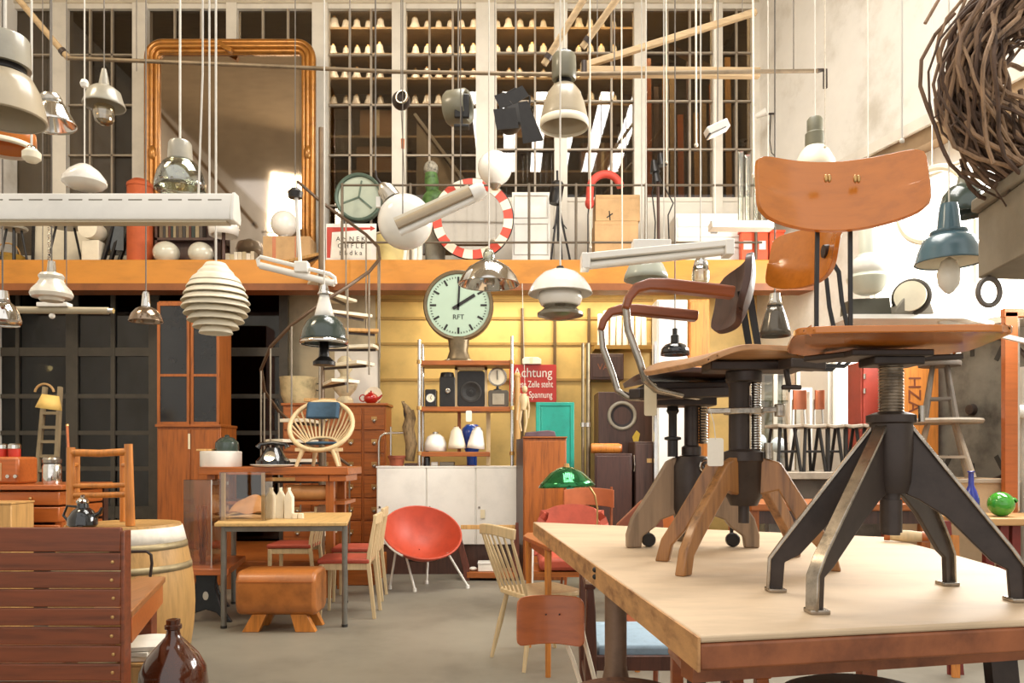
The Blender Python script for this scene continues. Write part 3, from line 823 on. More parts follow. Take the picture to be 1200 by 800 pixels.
# ================================================================ back left cupboards
cy = 8.35
t = T('glazed_cupboard', 'tall reddish wooden cupboard with two black glass doors above plain lower doors', 'cupboard', (X(221, cy), cy + .25, .24))
x0, x1 = X(183, cy), X(258, cy)
zs = Z(498, cy)
t.p('body', B().box(x0, x1, cy + .02, cy + .5, .24, zs), teak, bev=.006)
t.p('upper_case', B().box(x0 + .01, x1 - .01, cy + .03, cy + .36, zs, Z(352, cy)), teak, bev=.006)
xm = (x0 + x1) / 2 + .02
for a, b_ in ((x0 + .01, xm - .006), (xm + .006, x1 - .01)):
    fb = B()
    fb.box(a, a + .03, cy + .0, cy + .03, zs + .01, Z(354, cy)); fb.box(b_ - .03, b_, cy, cy + .03, zs + .01, Z(354, cy))
    for py in (355, 438, 494): fb.box(a, b_, cy + .001, cy + .029, Z(py + 3, cy), Z(py, cy))
    o = t.p('glass_door', fb, teak)
    t.p('pane', B().box(a + .02, b_ - .02, cy + .012, cy + .018, zs + .02, Z(356, cy)), mat('black_glass', '#22252a', .12, 0, .1, 3, coat=.3), o)
t.p('key', B().box(X(220.5, cy), X(223, cy), cy - .004, cy, Z(526, cy), Z(508, cy)), tagp, label='paper label on a string')
for a, b_ in ((x0 + .015, xm - .004), (xm + .004, x1 - .015)):
    t.p('lower_door', B().box(a, b_, cy + .005, cy + .022, .32, zs - .05), teak, bev=.004)
t.p('shelf_lip', B().box(x0 - .01, x1 + .01, cy - .01, cy + .5, zs - .02, zs + .01), teak_h, bev=.004)

# tall counter carrying the round chair
ky = 6.75
zc = Z(547, ky)
t = T('work_counter', 'long brown wooden counter at the back carrying enamel drum, black iron and round chair', 'table', (X(320, ky), ky + .3, 0))
kx0, kx1 = X(232, ky), X(408, ky)
t.p('top', B().box(kx0, kx1, ky, ky + .6, zc - .07, zc), teak_h, bev=.006)
for a in (kx0 + .06, X(380, ky)):
    for y in (ky + .05, ky + .5): t.p('leg', B().box(a, a + .07, y, y + .07, 0, zc - .07), teak)
t.p('drawer_front', B().box(X(345, ky), X(384, ky), ky + .02, ky + .5, Z(564, ky), zc - .071), teak_h, bev=.004)
t.p('drawer_front', B().box(X(385, ky), X(405, ky), ky + .02, ky + .5, Z(564, ky), zc - .071), teak_h, bev=.004)
t.p('shelf', B().box(kx0 + .05, kx1 - .05, ky + .1, ky + .56, Z(592, ky), Z(588, ky)), teak_h)
# round slat chair with blue headrest on the counter
cc = V((X(376, 7.0), 7.0, zc + .001))
t = T('round_slat_chair', 'pale round slat-back chair with dark blue headrest cushion up on the counter', 'chair', cc)
e1 = V((1, 0, 0)); e2 = V((0, .55, .83)); nn = e1.cross(e2).normalized()
rc = V((X(375.5, 6.95), 6.98, Z(498, 6.95))); RX, RZ = .285, .275
ring = [rc + e1 * (RX * math.cos(2 * math.pi * i / 40)) + e2 * (RZ * math.sin(2 * math.pi * i / 40)) for i in range(41)]
t.p('ring', B().tube(ring, .021, 10, False), birch)
hubp = rc + e2 * (-.155) - nn * (-.10)
inner = [rc + V((0, .10, -.05)) + e1 * (.14 * math.cos(2 * math.pi * i / 30)) + e2 * (.06 * math.sin(2 * math.pi * i / 30) - .13) for i in range(31)]
t.p('inner_ring', B().tube(inner, .012, 8, False), birch)
for k in range(17):
    a = R(-8 + 196 * k / 16)
    p0 = rc + e1 * (RX * math.cos(a)) + e2 * (RZ * math.sin(a)); p1 = rc + V((0, .10, -.05)) + e1 * (.14 * math.cos(a)) + e2 * (.06 * math.sin(a) - .13)
    t.p('spindle', B().tube([p0, p0.lerp(p1, .5) + V((0, .02, -.01)), p1], .0085, 6), birch)
cu = B().sheet(lambda u, v: rc + V((-.145 + .29 * u, .10 - .05 * (2 * u - 1) ** 2 + .06 * (v - .5), .065 + .15 * v)), 12, 8, .045)
t.p('cushion', cu, mat('dark_blue_fabric', '#2f4a5e', .8, 0, .1, 20), bev=.012)
t.p('seat_pad', B().lathe([(0, 0), (.12, 0), (.13, .012), (.12, .025), (0, .03)], rc + V((0, .02, -.175)), 24, M.Diagonal((1.15, .8, 1))), MATS['dark_blue_fabric'], bev=.004)
t.p('seat_rail', B().bar(rc + V((-.2, -.12, -.222)), rc + V((.22, -.12, -.222)), .04, .03), birch)
for sx, y0, sp in ((-1, -.12, .06), (1, -.12, .06), (-.7, .16, .05), (.7, .16, .05)):
    top_ = rc + V((sx * .13, y0, -.215)); t.p('leg', B().tube([top_, V((top_.x + sx * sp, top_.y + (-.03 if y0 < 0 else .04), zc + .001))], [.024, .015], 10), birch)

# enamel drum, black iron
dy = 6.95
t = T('enamel_drum', 'white round enamel drum at the left end of the counter', 'container', (X(259, dy), dy, zc))
t.p('body', B().lathe([(0, 0), (.175, 0), (.18, .01), (.18, .135), (.172, .14), (0, .14)], (X(259, dy), dy, zc), 34), white)
t = T('glass_dome_jar', 'dark green glass jar sitting on the white enamel drum', 'jar', (X(266, dy), dy, zc + .14))
t.p('body', B().lathe([(0, 0), (.10, 0), (.105, .02), (.10, .08), (.06, .12), (.025, .13), (0, .133)], (X(266, dy), dy, zc + .14), 28), greendk)
t.p('stopper', B().lathe([(0, .13), (.02, .13), (.022, .145), (0, .152)], (X(266, dy), dy, zc + .14), 14), greendk)
one('wood_board', 'small wooden board lying on the white enamel drum', 'board', B().box(X(234, dy), X(252, dy), dy - .08, dy + .1, zc + .141, zc + .16), beech, bev=.003)
t = T('desk_telephone', 'black desk telephone on a white tray in the middle of the counter', 'telephone', (X(320, 6.85), 6.85, zc + .022))
bx, by = X(320, 6.85), 6.85
t.p('body', B().lathe([(0, 0), (.15, 0), (.15, .03), (.11, .07), (.07, .14), (.06, .15), (0, .15)], (bx, by, zc + .022), 24, M.Diagonal((1, .8, 1))), blk_gloss)
t.p('handset', B().tube([(bx - .13, by, zc + .17), (bx - .11, by, zc + .20), (bx, by, zc + .215), (bx + .11, by, zc + .20), (bx + .13, by, zc + .17)], [.032, .02, .016, .02, .032], 12), blk_gloss)
t.p('dial', B().lathe([(0, 0), (.05, 0), (.05, .012), (0, .014)], (bx, by - .085, zc + .09), 20, M.Rotation(R(60), 3, 'X')), chrome)
one('tray', 'white flat tray under the black telephone on the counter', 'tray', B().lathe([(0, 0), (.17, 0), (.20, .018), (.195, .021), (.168, .006), (0, .006)], (bx, by, zc + .001), 30, M.Diagonal((1, .75, 1))), white)
# leather roll
t = T('leather_bolster', 'tan leather bolster roll lying on the shelf under the counter', 'cushion', (X(357, 6.85), 6.9, Z(588, ky)))
b = B().lathe([(0, -.19), (.06, -.19), (.07, -.17), (.07, .17), (.06, .19), (0, .19)], (X(357, 6.85), 6.9, Z(588, ky) + .076), 22, M.Rotation(R(90), 3, 'Y'))
t.p('roll', b, leather_l)
t.p('end_piping', B().torus((X(357, 6.85) - .17, 6.9, Z(588, ky) + .076), .0705, .004, M.Rotation(R(90), 3, 'Y'), 20, 6), leather)

# index card cabinet
fy = 8.75
t = T('card_index_cabinet', 'tall orange-brown wooden cabinet of many small drawers with label holders', 'cabinet', (X(390, fy), fy + .25, .0))
fx0, fx1 = X(331, fy), X(452, fy)
t.p('body', B().box(fx0, fx1, fy + .02, fy + .42, 0, Z(475, fy)), teak, bev=.006)
t.p('top_board', B().box(fx0 - .02, fx1 + .02, fy, fy + .44, Z(475, fy), Z(472, fy)), teak_h, bev=.005)
xs = [331, 366, 397, 425, 452]
for c in range(4):
    for r in range(7):
        a, b_ = X(xs[c] + 1.6, fy), X(xs[c + 1] - 1.6, fy); py0 = 478 + r * 26.5
        if py0 + 25 > 660: continue
        o = t.p('drawer', B().box(a, b_, fy, fy + .3, Z(py0 + 25, fy), Z(py0, fy)), teak_h, bev=.003)
        mx = (a + b_) / 2; mz = Z(py0 + 12.5, fy)
        lb = B().box(mx - .032, mx + .032, fy - .006, fy, mz - .018, mz + .025)
        t.p('label_holder', lb, brass, o, bev=.002)
        t.p('pull', B().lathe([(0, 0), (.018, .0), (.02, .008), (.012, .016), (0, .018)], (mx, fy - .005, mz - .024), 10, M.Rotation(R(90), 3, 'X')), steel, o)
ct = Z(472, fy)
t = T('teapot', 'small glossy red teapot standing on the card index cabinet', 'teapot', (X(431, fy), fy + .2, ct))
c = (X(431, fy), fy + .2, ct)
t.p('body', B().ball((c[0], c[1], ct + .065), .085, 24, sz=.77), mat('red_gloss', '#b01a14', .12, 0, .05, 5, coat=.6))
t.p('lid', B().lathe([(.04, .12), (.03, .137), (.008, .142), (.012, .155), (0, .16)], c, 16), MATS['red_gloss'])
t.p('spout', B().tube([(c[0] + .07, c[1], ct + .06), (c[0] + .11, c[1], ct + .085), (c[0] + .13, c[1], ct + .11)], [.02, .013, .009], 10), MATS['red_gloss'])
t.p('handle', B().torus((c[0] - .095, c[1], ct + .07), .038, .007, M.Rotation(R(90), 3, 'X'), 18, 6), MATS['red_gloss'])
one('plate', 'cream round plate leaning upright behind the red teapot', 'plate', B().lathe([(0, 0), (.07, 0), (.105, .014), (.103, .018), (.068, .006), (0, .006)], (X(431, fy), fy + .36, ct + .113), 30, M.Rotation(R(80), 3, 'X')), cream)
# white board behind
t = T('white_cabinet_door', 'tall plain white board standing upright behind the red teapot', 'board', (X(420, 9.3), 9.3, 0))
t.p('panel', B().box(X(392, 9.3), X(443, 9.3), 9.3, 9.33, 0, Z(408, 9.3)), white_m, bev=.004)
t.p('edge_strip', B().box(X(443, 9.3), X(445, 9.3), 9.295, 9.335, 0, Z(406, 9.3)), grey_box)
# pale plaster busts / shells on top
t = T('stone_bust', 'weathered pale stone bust on the card cabinet right of the stair pole', 'sculpture', (X(404, fy + .1), fy + .3, ct))
c = V((X(404, 8.97), 8.97, ct + .001))
t.p('bust', B().lathe([(0, 0), (.10, 0), (.10, .05), (.06, .09), (.13, .17), (.15, .23), (.11, .29), (.055, .32), (.055, .36), (.085, .40), (.095, .46), (.08, .52), (.04, .56), (0, .565)], c, 24, M.Diagonal((1, .75, 1))), mat('old_stone', '#cbbd9c', .85, 0, .2, 8, bump=.3))
t = T('enamel_tub', 'round cream enamel tub with chipped rim on the left of the card cabinet', 'tub', (X(352, 8.97), 8.97, ct))
t.p('tub', B().lathe([(0, 0), (.16, 0), (.20, .10), (.215, .3), (.22, .31), (.205, .3), (.19, .1), (0, .02)], (X(350, 8.97), 8.97, ct + .001), 28), mat('chipped_cream', '#c9b88c', .6, 0, .25, 7))
t.p('handle', B().torus((X(350, 8.97) + .225, 8.97, ct + .2), .04, .007, M.Rotation(R(90), 3, 'X'), 16, 6), iron)

# ================================================================ middle table group
tz = .77
tt = [(X(251, 5.55), 5.55), (X(407, 5.6), 5.6), (X(412, 6.62), 6.62), (X(270, 6.6), 6.6)]
t = T('metal_leg_table', 'light wood table with thin grey steel legs in the left middle of the room', 'table', (-1.8, 6.3, 0))
t.p('top', B().prism([(x, y, tz - .025) for x, y in tt], (0, 0, .025)), wood('ash_top', '#c9a468', 'y', .5, .1), bev=.004)
ins = [(tt[0][0] + .05, tt[0][1] + .05), (tt[1][0] - .03, tt[1][1] + .05), (tt[2][0] - .04, tt[2][1] - .06), (tt[3][0] + .05, tt[3][1] - .06)]
fr = B()
for a, b_ in zip(ins, ins[1:] + ins[:1]): fr.bar((*a, tz - .045), (*b_, tz - .045), .03, .04)
t.p('frame', fr, mat('grey_steel', '#7d7a72', .4, .6, .1, 10))
for x, y in ins:
    o = t.p('leg', B().tube([(x, y, .012), (x, y, tz - .026)], .021, 14), MATS['grey_steel'])
    t.p('foot', B().cyl((x, y, 0), .023, 0, .02, 14), rubber, o)
# acrylic cover standing upright on the table and one on the bench
def acrylic(name, label, pts, z0, z1, y0, y1):
    pass
ay2_ = .18
t = T('acrylic_cover', 'clear acrylic display cover with pale wooden corner posts on the light table', 'display case', (X(285, 6.1), 6.1, tz))
ax0, ax1, ay, az = X(257, 5.75), X(311, 5.75), 5.75, Z(553, 5.75)
pn = B()
pn.box(ax0, ax1, ay, ay + .006, tz, az); pn.box(ax0, ax0 + .006, ay, ay + .18, tz, az); pn.box(ax1 - .006, ax1, ay, ay + .18, tz, az); pn.box(ax0, ax1, ay, ay + .18, az - .006, az)
t.p('cover', pn, clear)
t.p('corner_post', B().box(ax0 + .01, ax0 + .035, ay + .01, ay + .035, tz, az - .008), birch)
t.p('corner_post', B().box(ax1 - .035, ax1 - .012, ay + .01, ay + .035, tz, az - .008), birch)
by = 5.9; bz = .415
t = T('acrylic_box', 'narrow tall clear acrylic box standing on the iron-legged bench', 'display case', (X(232, by), by + .1, bz))
pn = B(); x0, x1, z1 = X(215, by), X(248, by), Z(562, by)
for a in ((x0, x1, by, by + .005), (x0, x1, by + .18, by + .185), (x0, x0 + .005, by, by + .185), (x1 - .005, x1, by, by + .185)): pn.box(*a, bz, z1)
pn.box(x0, x1, by, by + .185, z1 - .005, z1)
t.p('case', pn, clear)
t.p('edge_trim', B().bar((x1, by, bz), (x1, by, z1), .008, .008), chrome)
# dried coral inside
tw = B()
for k in range(9):
    p = [V((X(232, by) + random.uniform(-.02, .02), by + .09, bz + .002))]
    for j in range(6): p.append(p[-1] + V((random.uniform(-.016, .016), random.uniform(-.012, .012), .075)))
    tw.tube(p, .006, 5)
one('dried_branches', 'reddish dried branches inside the narrow acrylic box', 'branches', tw, mat('red_twig', '#a55c38', .7, 0, .2, 10))
# bench with cast iron legs
t = T('iron_leg_bench', 'low wooden bench with black cast iron legs under the acrylic box', 'bench', (X(245, 6.0), 6.0, 0))
pl_ = [(X(206, 5.72), 5.72), (X(268, 5.72), 5.72), (X(288, 6.5), 6.5), (X(214, 6.5), 6.5)]
t.p('top', B().prism([(x, y, bz - .05) for x, y in pl_], (0, 0, .05)), ply_brown, bev=.006)
for y in (5.8, 6.4):
    c = X(241, y)
    k = .145
    o = [(-k * 1.35, 0), (-k * 1.0, .0), (-k * .55, .07), (0, .095), (k * .55, .07), (k * 1.0, 0), (k * 1.35, 0), (k * .75, .12), (k * .48, .26), (k * .55, bz - .05), (-k * .55, bz - .05), (-k * .48, .26), (-k * .75, .12)]
    lo = t.p('leg', B().prism([(c + a, y, z) for a, z in o], (0, .035, 0)), mat('black_iron', '#24272a', .4, .3, .15, 14), bev=.006)
    t.p('cutout', B().ball((c, y - .001, .20), .022, 14, sz=1.5, xf=M.Diagonal((1, .15, 1))), mat('pale_inlay', '#b9b3a4', .6), lo)
t.p('stretcher', B().bar((X(241, 5.8), 5.82, .17), (X(241, 6.4), 6.41, .17), .03, .03), MATS['black_iron'])
# pommel stool
py_ = 5.45
t = T('pommel_stool', 'tan leather pommel stool on four short wooden block feet in front of the light table', 'stool', (X(323, py_), py_ + .16, 0))
sx0, sx1 = X(276, py_), X(370, py_)
sz0, sz1 = Z(722, py_), Z(669, py_)
body = B(); o = rrect(py_ - .02, py_ + .34, sz0, sz1, .09, 6)
body.prism([(sx0, y, z) for y, z in o], (sx1 - sx0, 0, 0))
t.p('body', body, leather, bev=.025)
t.p('top_seam', B().bar((sx0 + .01, py_ - .022, sz1 - .075), (sx1 - .01, py_ - .022, sz1 - .075), .004, .004), ply_brown)
for a, b_, c, d in ((294, 311, 282, 302), (339, 358, 345, 369)):
    for y in (py_ + .02, py_ + .24):
        f = B().prism([(X(c, py_), y, 0), (X(d, py_), y, 0), (X(b_, py_), y, sz0 + .01), (X(a, py_), y, sz0 + .01)], (0, .06, 0))
        t.p('foot', f, orange_w, bev=.004)
# cartons
for k, (px0, px1, a, b_) in enumerate(((311, 322, 583, 609), (323, 332, 584, 611), (333, 342, 582, 608))):
    y = 5.95 + .03 * (k % 2)
    t = T('milk_carton_vase', ['left one of three cream carton shaped boxes beside the acrylic cover', 'middle one of three cream carton shaped boxes on the light table', 'right one of three cream carton shaped boxes on the light table'][k], 'box', (X((px0 + px1) / 2, y), y + .03, tz), 'cream cartons on the light table')
    x0, x1, z1 = X(px0, y), X(px1, y), tz + .165
    t.p('carton', B().prism([(x0, y, tz), (x1, y, tz), (x1, y, z1), ((x0 + x1) / 2 + .004, y, z1 + .05), ((x0 + x1) / 2 - .004, y, z1 + .05), (x0, y, z1)], (0, .07, 0)), cream, bev=.002)
    t.p('spout_fin', B().box((x0 + x1) / 2 - .003, (x0 + x1) / 2 + .003, y, y + .07, z1 + .05, z1 + .075), cream)
for k, px in enumerate((343, 350)):
    one('small_cube_box', ['small cream cube box beside the cartons', 'second small cream cube box farthest from the cartons'][k], 'box', B().box(X(px, 5.95), X(px + 5.5, 5.95), 5.93, 5.97, tz + .001, tz + .042), cream, 'small boxes on the light table', bev=.003)
# folded leather bag under the acrylic cover
b = B().sheet(lambda u, v: V((X(292, 6.3) - .16 + .3 * u, 6.27 + .28 * v, tz + .02 + .13 * math.sin(math.pi * u) ** .6 * math.sin(math.pi * v) ** .6 + .01 * math.sin(9 * u + 4 * v))), 16, 16, .02)
one('leather_bag', 'slumped pale leather bag behind the cream cartons on the light table', 'bag', b, leather_l)
b = B().sheet(lambda u, v: V((X(296, 5.95) - .2 + .30 * u, 5.95 + .3 * v, tz + .006 + .004 * math.sin(6 * u))), 8, 8, .004)
one('cloth_sheet', 'thin beige cloth sheet lying flat under the acrylic cover', 'cloth', b, card)

# ---- birch chairs with red seats
def red_chair():
    t = T('red_seat_chair', 'x', 'chair', (0, 0, 0), 'birch chairs around the light table')
    # local: faces +x is backwards; back at +x
    for sy in (-1, 1):
        t.p('back_leg', B().sweep([(.235, sy * .165, 0), (.19, sy * .165, .42), (.195, sy * .165, .5), (.245, sy * .165, .80)], [.026, .032, .032, .022], [.022, .032, .032, .024], (0, 1, 0)), birch, bev=.003)
        t.p('front_leg', B().sweep([(-.18, sy * .17, 0), (-.17, sy * .17, .42)], [.02, .034], [.02, .034], (0, 1, 0)), birch, bev=.003)
        t.p('side_rail', B().bar((-.17, sy * .165, .405), (.19, sy * .165, .405), .02, .05), birch)
    t.p('front_rail', B().bar((-.17, -.16, .405), (-.17, .16, .405), .02, .05), birch)
    se = t.p('seat', B().sheet(lambda u, v: V((-.20 + .40 * u, -.185 + .37 * v, .445 + .012 * math.sin(math.pi * u) * math.sin(math.pi * v))), 8, 8, .04), red_up, bev=.012)
    t.p('top_rail', B().sweep([(.235, -.175, .765), (.25, -.09, .77), (.255, 0, .77), (.25, .09, .77), (.235, .175, .765)], .02, .075), birch, bev=.003)
    for y in (-.08, 0, .08): t.p('back_slat', B().tube([(.195, y, .43), (.245, y, .74)], .009, 8), birch)
    return t
rcx = red_chair()
rcx.o['label'] = 'birch chair with red seat, frontmost on the right side of the light table'
rcx.move((X(405, 6.1) + .02, 6.08, 0), 2)
clone(rcx, (-1.365, 6.79, 0), 3, 'birch chair with red seat, farther one on the right side of the light table')
clone(rcx, (-2.0, 7.06, 0), 0, 'birch chair with red seat tucked under the tall counter behind the light table')

# ================================================================ red hoop chair
hc = V((X(497, 7.2), 7.2, 0))
t = T('hoop_chair', 'orange-red round bucket chair on white tube legs in front of the sideboard', 'chair', hc)
C0 = P(495, 623, 7.25)
e1 = V((.96, 0, -.24)).normalized(); n_ = V((.12, -.55, .80)); n_ = (n_ - e1 * n_.dot(e1)).normalized(); e2 = n_.cross(e1)
Rr = .365
def fn(u, v):
    a = 2 * math.pi * u; r = .02 + .98 * v
    return C0 + (e1 * math.cos(a) + e2 * math.sin(a)) * (Rr * r) - n_ * (.235 * (1 - r ** 2.4))
b = B().sheet(fn, 40, 12, .014)
t.p('bucket', b, red_vinyl)
rg = [C0 + (e1 * math.cos(2 * math.pi * i / 44) + e2 * math.sin(2 * math.pi * i / 44)) * (Rr + .004) for i in range(45)]
t.p('rim', B().tube(rg, .011, 8, False), red_vinyl)
rg = [C0 + (e1 * math.cos(R(a)) + e2 * math.sin(R(a))) * (Rr + .008) - n_ * .012 for a in range(196, 262, 6)]
t.p('rim_tape', B().tube(rg, .015, 8), white, label='white stretch of the rim')
for fx, fy_, ta in ((457, 690, 205), (486, 693, 250), (548, 689, 335), (500, 684, 80)):
    g = G(fx, fy_); a = R(ta); r = .62
    p = C0 + (e1 * math.cos(a) + e2 * math.sin(a)) * (Rr * r) - n_ * (.235 * (1 - r ** 2.4) + .012)
    if ta == 335: p = C0 + (e1 * math.cos(a) + e2 * math.sin(a)) * (Rr * .86) - n_ * .06
    o = t.p('leg', B().tube([p, V((g.x, g.y, .02))], .011, 10), white)
    t.p('foot', B().lathe([(0, 0), (.018, 0), (.018, .03), (.012, .035), (0, .035)], g, 12), rubber if 0 else white, o)
us = [C0 + V((0, 0, -.26)) + V((.15 * math.cos(2 * math.pi * i / 24), .13 * math.sin(2 * math.pi * i / 24), .0)) for i in range(25)]
t.p('under_ring', B().tube(us, .009, 8, False), iron)

# sideboard
sy = 8.15
t = T('sideboard', 'tall white three-door sideboard on brown plinth along the back wall', 'cabinet', (X(529, sy), sy + .25, 0))
x0, x1 = X(441, sy), X(617, sy)
zt_, zb_ = Z(548, sy), Z(638, sy)
t.p('body', B().box(x0, x1, sy + .02, sy + .44, zb_, zt_), white_m, bev=.004)
t.p('top', B().box(x0 - .005, x1 + .005, sy, sy + .445, zt_, zt_ + .018), white_m, bev=.003)
for a, b_, hx in ((442, 498.5, 441), (500.5, 556.5, 556), (558.5, 616, 559)):
    o = t.p('door', B().box(X(a, sy), X(b_, sy), sy, sy + .02, zb_ + .004, zt_ - .004), white_m, bev=.003)
    t.p('lock', B().lathe([(0, 0), (.012, 0), (.012, .006), (0, .007)], (X(a + 3, sy), sy - .001, Z(594, sy)), 12, M.Rotation(R(90), 3, 'X')), steel, o)
t.p('plinth', B().box(x0 + .03, x1 - .03, sy + .03, sy + .43, 0, zb_), w_dark)
one('hanging_key_tag', 'small brown paper key tag hanging on the third sideboard door', 'tag', B().box(X(563, sy), X(568.5, sy), sy - .012, sy - .009, Z(607, sy), Z(597, sy)), tagp)

# teak cabinet
ty = 7.75
t = T('teak_cabinet', 'narrow orange teak cabinet right of the white sideboard', 'cabinet', (X(635, ty), ty + .25, 0))
x0, x1, z1 = X(613, ty), X(664, ty), Z(513, ty)
t.p('body', B().box(x0, x1, ty + .02, ty + .38, 0, z1), teak, bev=.006)
t.p('side_panel', B().prism([(x0, ty + .03, 0.01), (X(605, ty + .37), ty + .37, .01), (X(605, ty + .37), ty + .37, z1 - .005), (x0, ty + .03, z1 - .005)], (.002, 0, 0)), w_dark)
t.p('door', B().box(x0 + .012, x1 - .012, ty, ty + .02, .05, z1 - .03), teak, bev=.004)
t.p('top', B().box(x0 - .006, x1 + .006, ty - .005, ty + .385, z1, z1 + .014), teak_h, bev=.003)
one('folded_case', 'flat purple-grey case lying on top of the teak cabinet', 'case', B().prism([(X(614, ty + .1), ty + .1, z1 + .015), (X(652, ty + .1), ty + .1, z1 + .015), (X(650, ty + .1), ty + .1, z1 + .07), (X(642, ty + .1), ty + .1, z1 + .082), (X(616, ty + .1), ty + .1, z1 + .06)], (0, .22, 0)), mat('purple_grey', '#5d4a52', .6, 0, .15, 8), bev=.008)
# turquoise cabinet door
qy = 8.75
t = T('turquoise_door', 'bright turquoise painted panel door standing behind the teak cabinet', 'door', (X(651, qy), qy, Z(575, qy)))
x0, x1, z1, z0 = X(628, qy), X(673, qy), Z(471, qy), 0
t.p('panel', B().box(x0 + .02, x1 - .02, qy + .012, qy + .03, z0, z1 - .02), turq)
fr = B()
fr.box(x0, x0 + .045, qy, qy + .04, z0, z1); fr.box(x1 - .045, x1, qy, qy + .04, z0, z1); fr.box(x0, x1, qy + .001, qy + .039, z1 - .045, z1)
t.p('frame', fr, turq, bev=.006)
t.p('inner_moulding', B().box(x0 + .06, x0 + .07, qy + .004, qy + .02, z0, z1 - .06), turq, bev=.003)
# ================================================================ chrome shelf rack with station clock
ry = 8.2
st_ = Z(548, 8.15) + .018
rx0, rx1 = X(491.5, ry), X(600, ry)
t = T('shelf_rack', 'open shelf rack with slim chrome posts and brown boards standing on the sideboard', 'shelf', ((rx0 + rx1) / 2, ry + .2, st_))
for x, tp in ((rx0, 398), (rx1, 394)):
    for y in (ry, ry + .32):
        o = t.p('post', B().tube([(x, y, st_ + .001), (x, y, Z(tp, ry))], .018, 12), chrome)
        cl = B()
        for py in (424, 478, 531): cl.lathe([(.02, -.022), (.028, -.02), (.028, .02), (.02, .022)], (x, y, Z(py, ry)), 14)
        t.p('clamp_ring', cl, brass, o, solid=.003)
shelf_z = {}
for py, xa, xb in ((425, rx0, rx1), (479, rx0, rx1), (532, rx0, X(576, ry))):
    z = Z(py, ry); shelf_z[py] = z + .027
    t.p('shelf_board', B().box(xa + .02, xb - .02, ry - .01, ry + .335, z - .025, z + .025), teak_h, bev=.004)
t.p('divider', B().box(X(534, ry), X(538, ry), ry + .27, ry + .31, Z(532, ry) + .025, Z(479, ry) - .025), teak)
t.p('divider', B().box(X(569, ry), X(574, ry), ry + .20, ry + .24, st_ + .001, Z(479, ry) - .025), birch)
# station clock on the top board
ky = 8.33
kc = V((X(537.5, ky), ky, Z(358.5, ky))); kr = 41 * S(ky)
t = T('station_clock', 'big round station clock with pale green dial standing on top of the shelf rack', 'clock', (kc.x, ky, shelf_z[425]))
fx = M.Rotation(R(90), 3, 'X')
t.p('case', B().lathe([(0, -.10), (kr * .93, -.10), (kr, -.06), (kr, .05), (kr * .97, .065), (kr * .90, .06), (kr * .885, .04), (0, .04)], kc, 56, fx), mat('bronze_case', '#6f6048', .35, .5, .12, 8))
fz = ky - .042
t.p('dial', B().lathe([(0, 0), (kr * .885, 0), (kr * .885, .002), (0, .002)], (kc.x, fz, kc.z), 56, fx), mint)
tm = B()
for i in range(60):
    a = R(6 * i); d = V((math.sin(a), 0, math.cos(a)))
    if i % 5 == 0: t.p('hour_mark', B().bar(V((kc.x, fz - .0045, kc.z)) + d * kr * .63, V((kc.x, fz - .0045, kc.z)) + d * kr * .81, .022, .003, (0, 1, 0)), ink)
    else: tm.bar(V((kc.x, fz - .0045, kc.z)) + d * kr * .76, V((kc.x, fz - .0045, kc.z)) + d * kr * .81, .008, .003, (0, 1, 0))
t.p('minute_marks', tm, ink)
def hand(a, l, tl, w): 
    a = R(a); d = V((math.sin(a), 0, math.cos(a))); c = V((kc.x, fz - .009, kc.z)); return B().bar(c - d * tl, c + d * l, w, .004, (0, 1, 0))
t.p('minute_hand', hand(3, kr * .72, .05, .022), ink); t.p('hour_hand', hand(58, kr * .55, .07, .034), ink)
t.text('lettering', 'RFT', ink, .075, (kc.x, fz - .004, kc.z - kr * .34), (R(90), 0, 0))
nk = B(); zz = shelf_z[425]; h0 = kc.z - kr - zz
nk.lathe([(0, 0), (.17, 0), (.17, .012), (.13, .03), (.10, h0 * .5), (.12, h0 + .04), (0, h0 + .06)], (kc.x, ky, zz), 26, M.Diagonal((1, .6, 1)))
t.p('pedestal', nk, MATS['bronze_case'])
# small things on the shelves
z = shelf_z[479]
def smallbox_clock(name, label, cat, px0, px1, py0, Yc, z, mcase, dial):
    t = T(name, label, cat, (X((px0 + px1) / 2, Yc), Yc + .1, z))
    x0, x1, z1 = X(px0, Yc), X(px1, Yc), Z(py0, Yc)
    o = rrect(x0, x1, z, z1, (x1 - x0) * .12)
    t.p('case', B().prism([(x, Yc, q) for x, q in o], (0, .16, 0)), mcase, bev=.006)
    if dial:
        c = ((x0 + x1) / 2, Yc - .001, (z + z1) / 2); r = min(x1 - x0, z1 - z) * .36
        t.p('bezel', B().torus(c, r, .006, fx, 26, 6), chrome)
        d_ = t.p('dial', B().lathe([(0, 0), (r, 0), (r, .004), (0, .004)], c, 26, fx), cream if dial == 'cream' else dial)
        for a, l in ((20, .7), (140, .5)): t.p('hand', B().bar(V(c) + V((0, -.007, 0)), V(c) + V((math.sin(R(a)) * r * l, -.007, math.cos(R(a)) * r * l)), .005, .002, (0, 1, 0)), ink, d_)
    return t
smallbox_clock('table_clock', 'small square black clock with white dial at the left of the middle shelf', 'clock', 498, 511, 456, ry + .08, z, black, 'cream')
t = smallbox_clock('camera_box', 'black upright box with small round lens on the middle shelf', 'box', 515, 533, 441, ry + .1, z, black, None)
t.p('lens', B().lathe([(0, 0), (.028, 0), (.028, .02), (.018, .024), (0, .018)], (X(525, ry + .1), ry + .1, Z(458, ry + .1)), 18, fx), steel)
t.p('hood', B().lathe([(0, 0), (.08, 0), (.07, .05), (0, .06)], (X(524, ry + .17), ry + .18, Z(441, ry + .1) - .002), 20), black)
t = smallbox_clock('loudspeaker', 'square black loudspeaker in pale wooden frame on the middle shelf', 'speaker', 536, 568, 434, ry + .14, z, black, None)
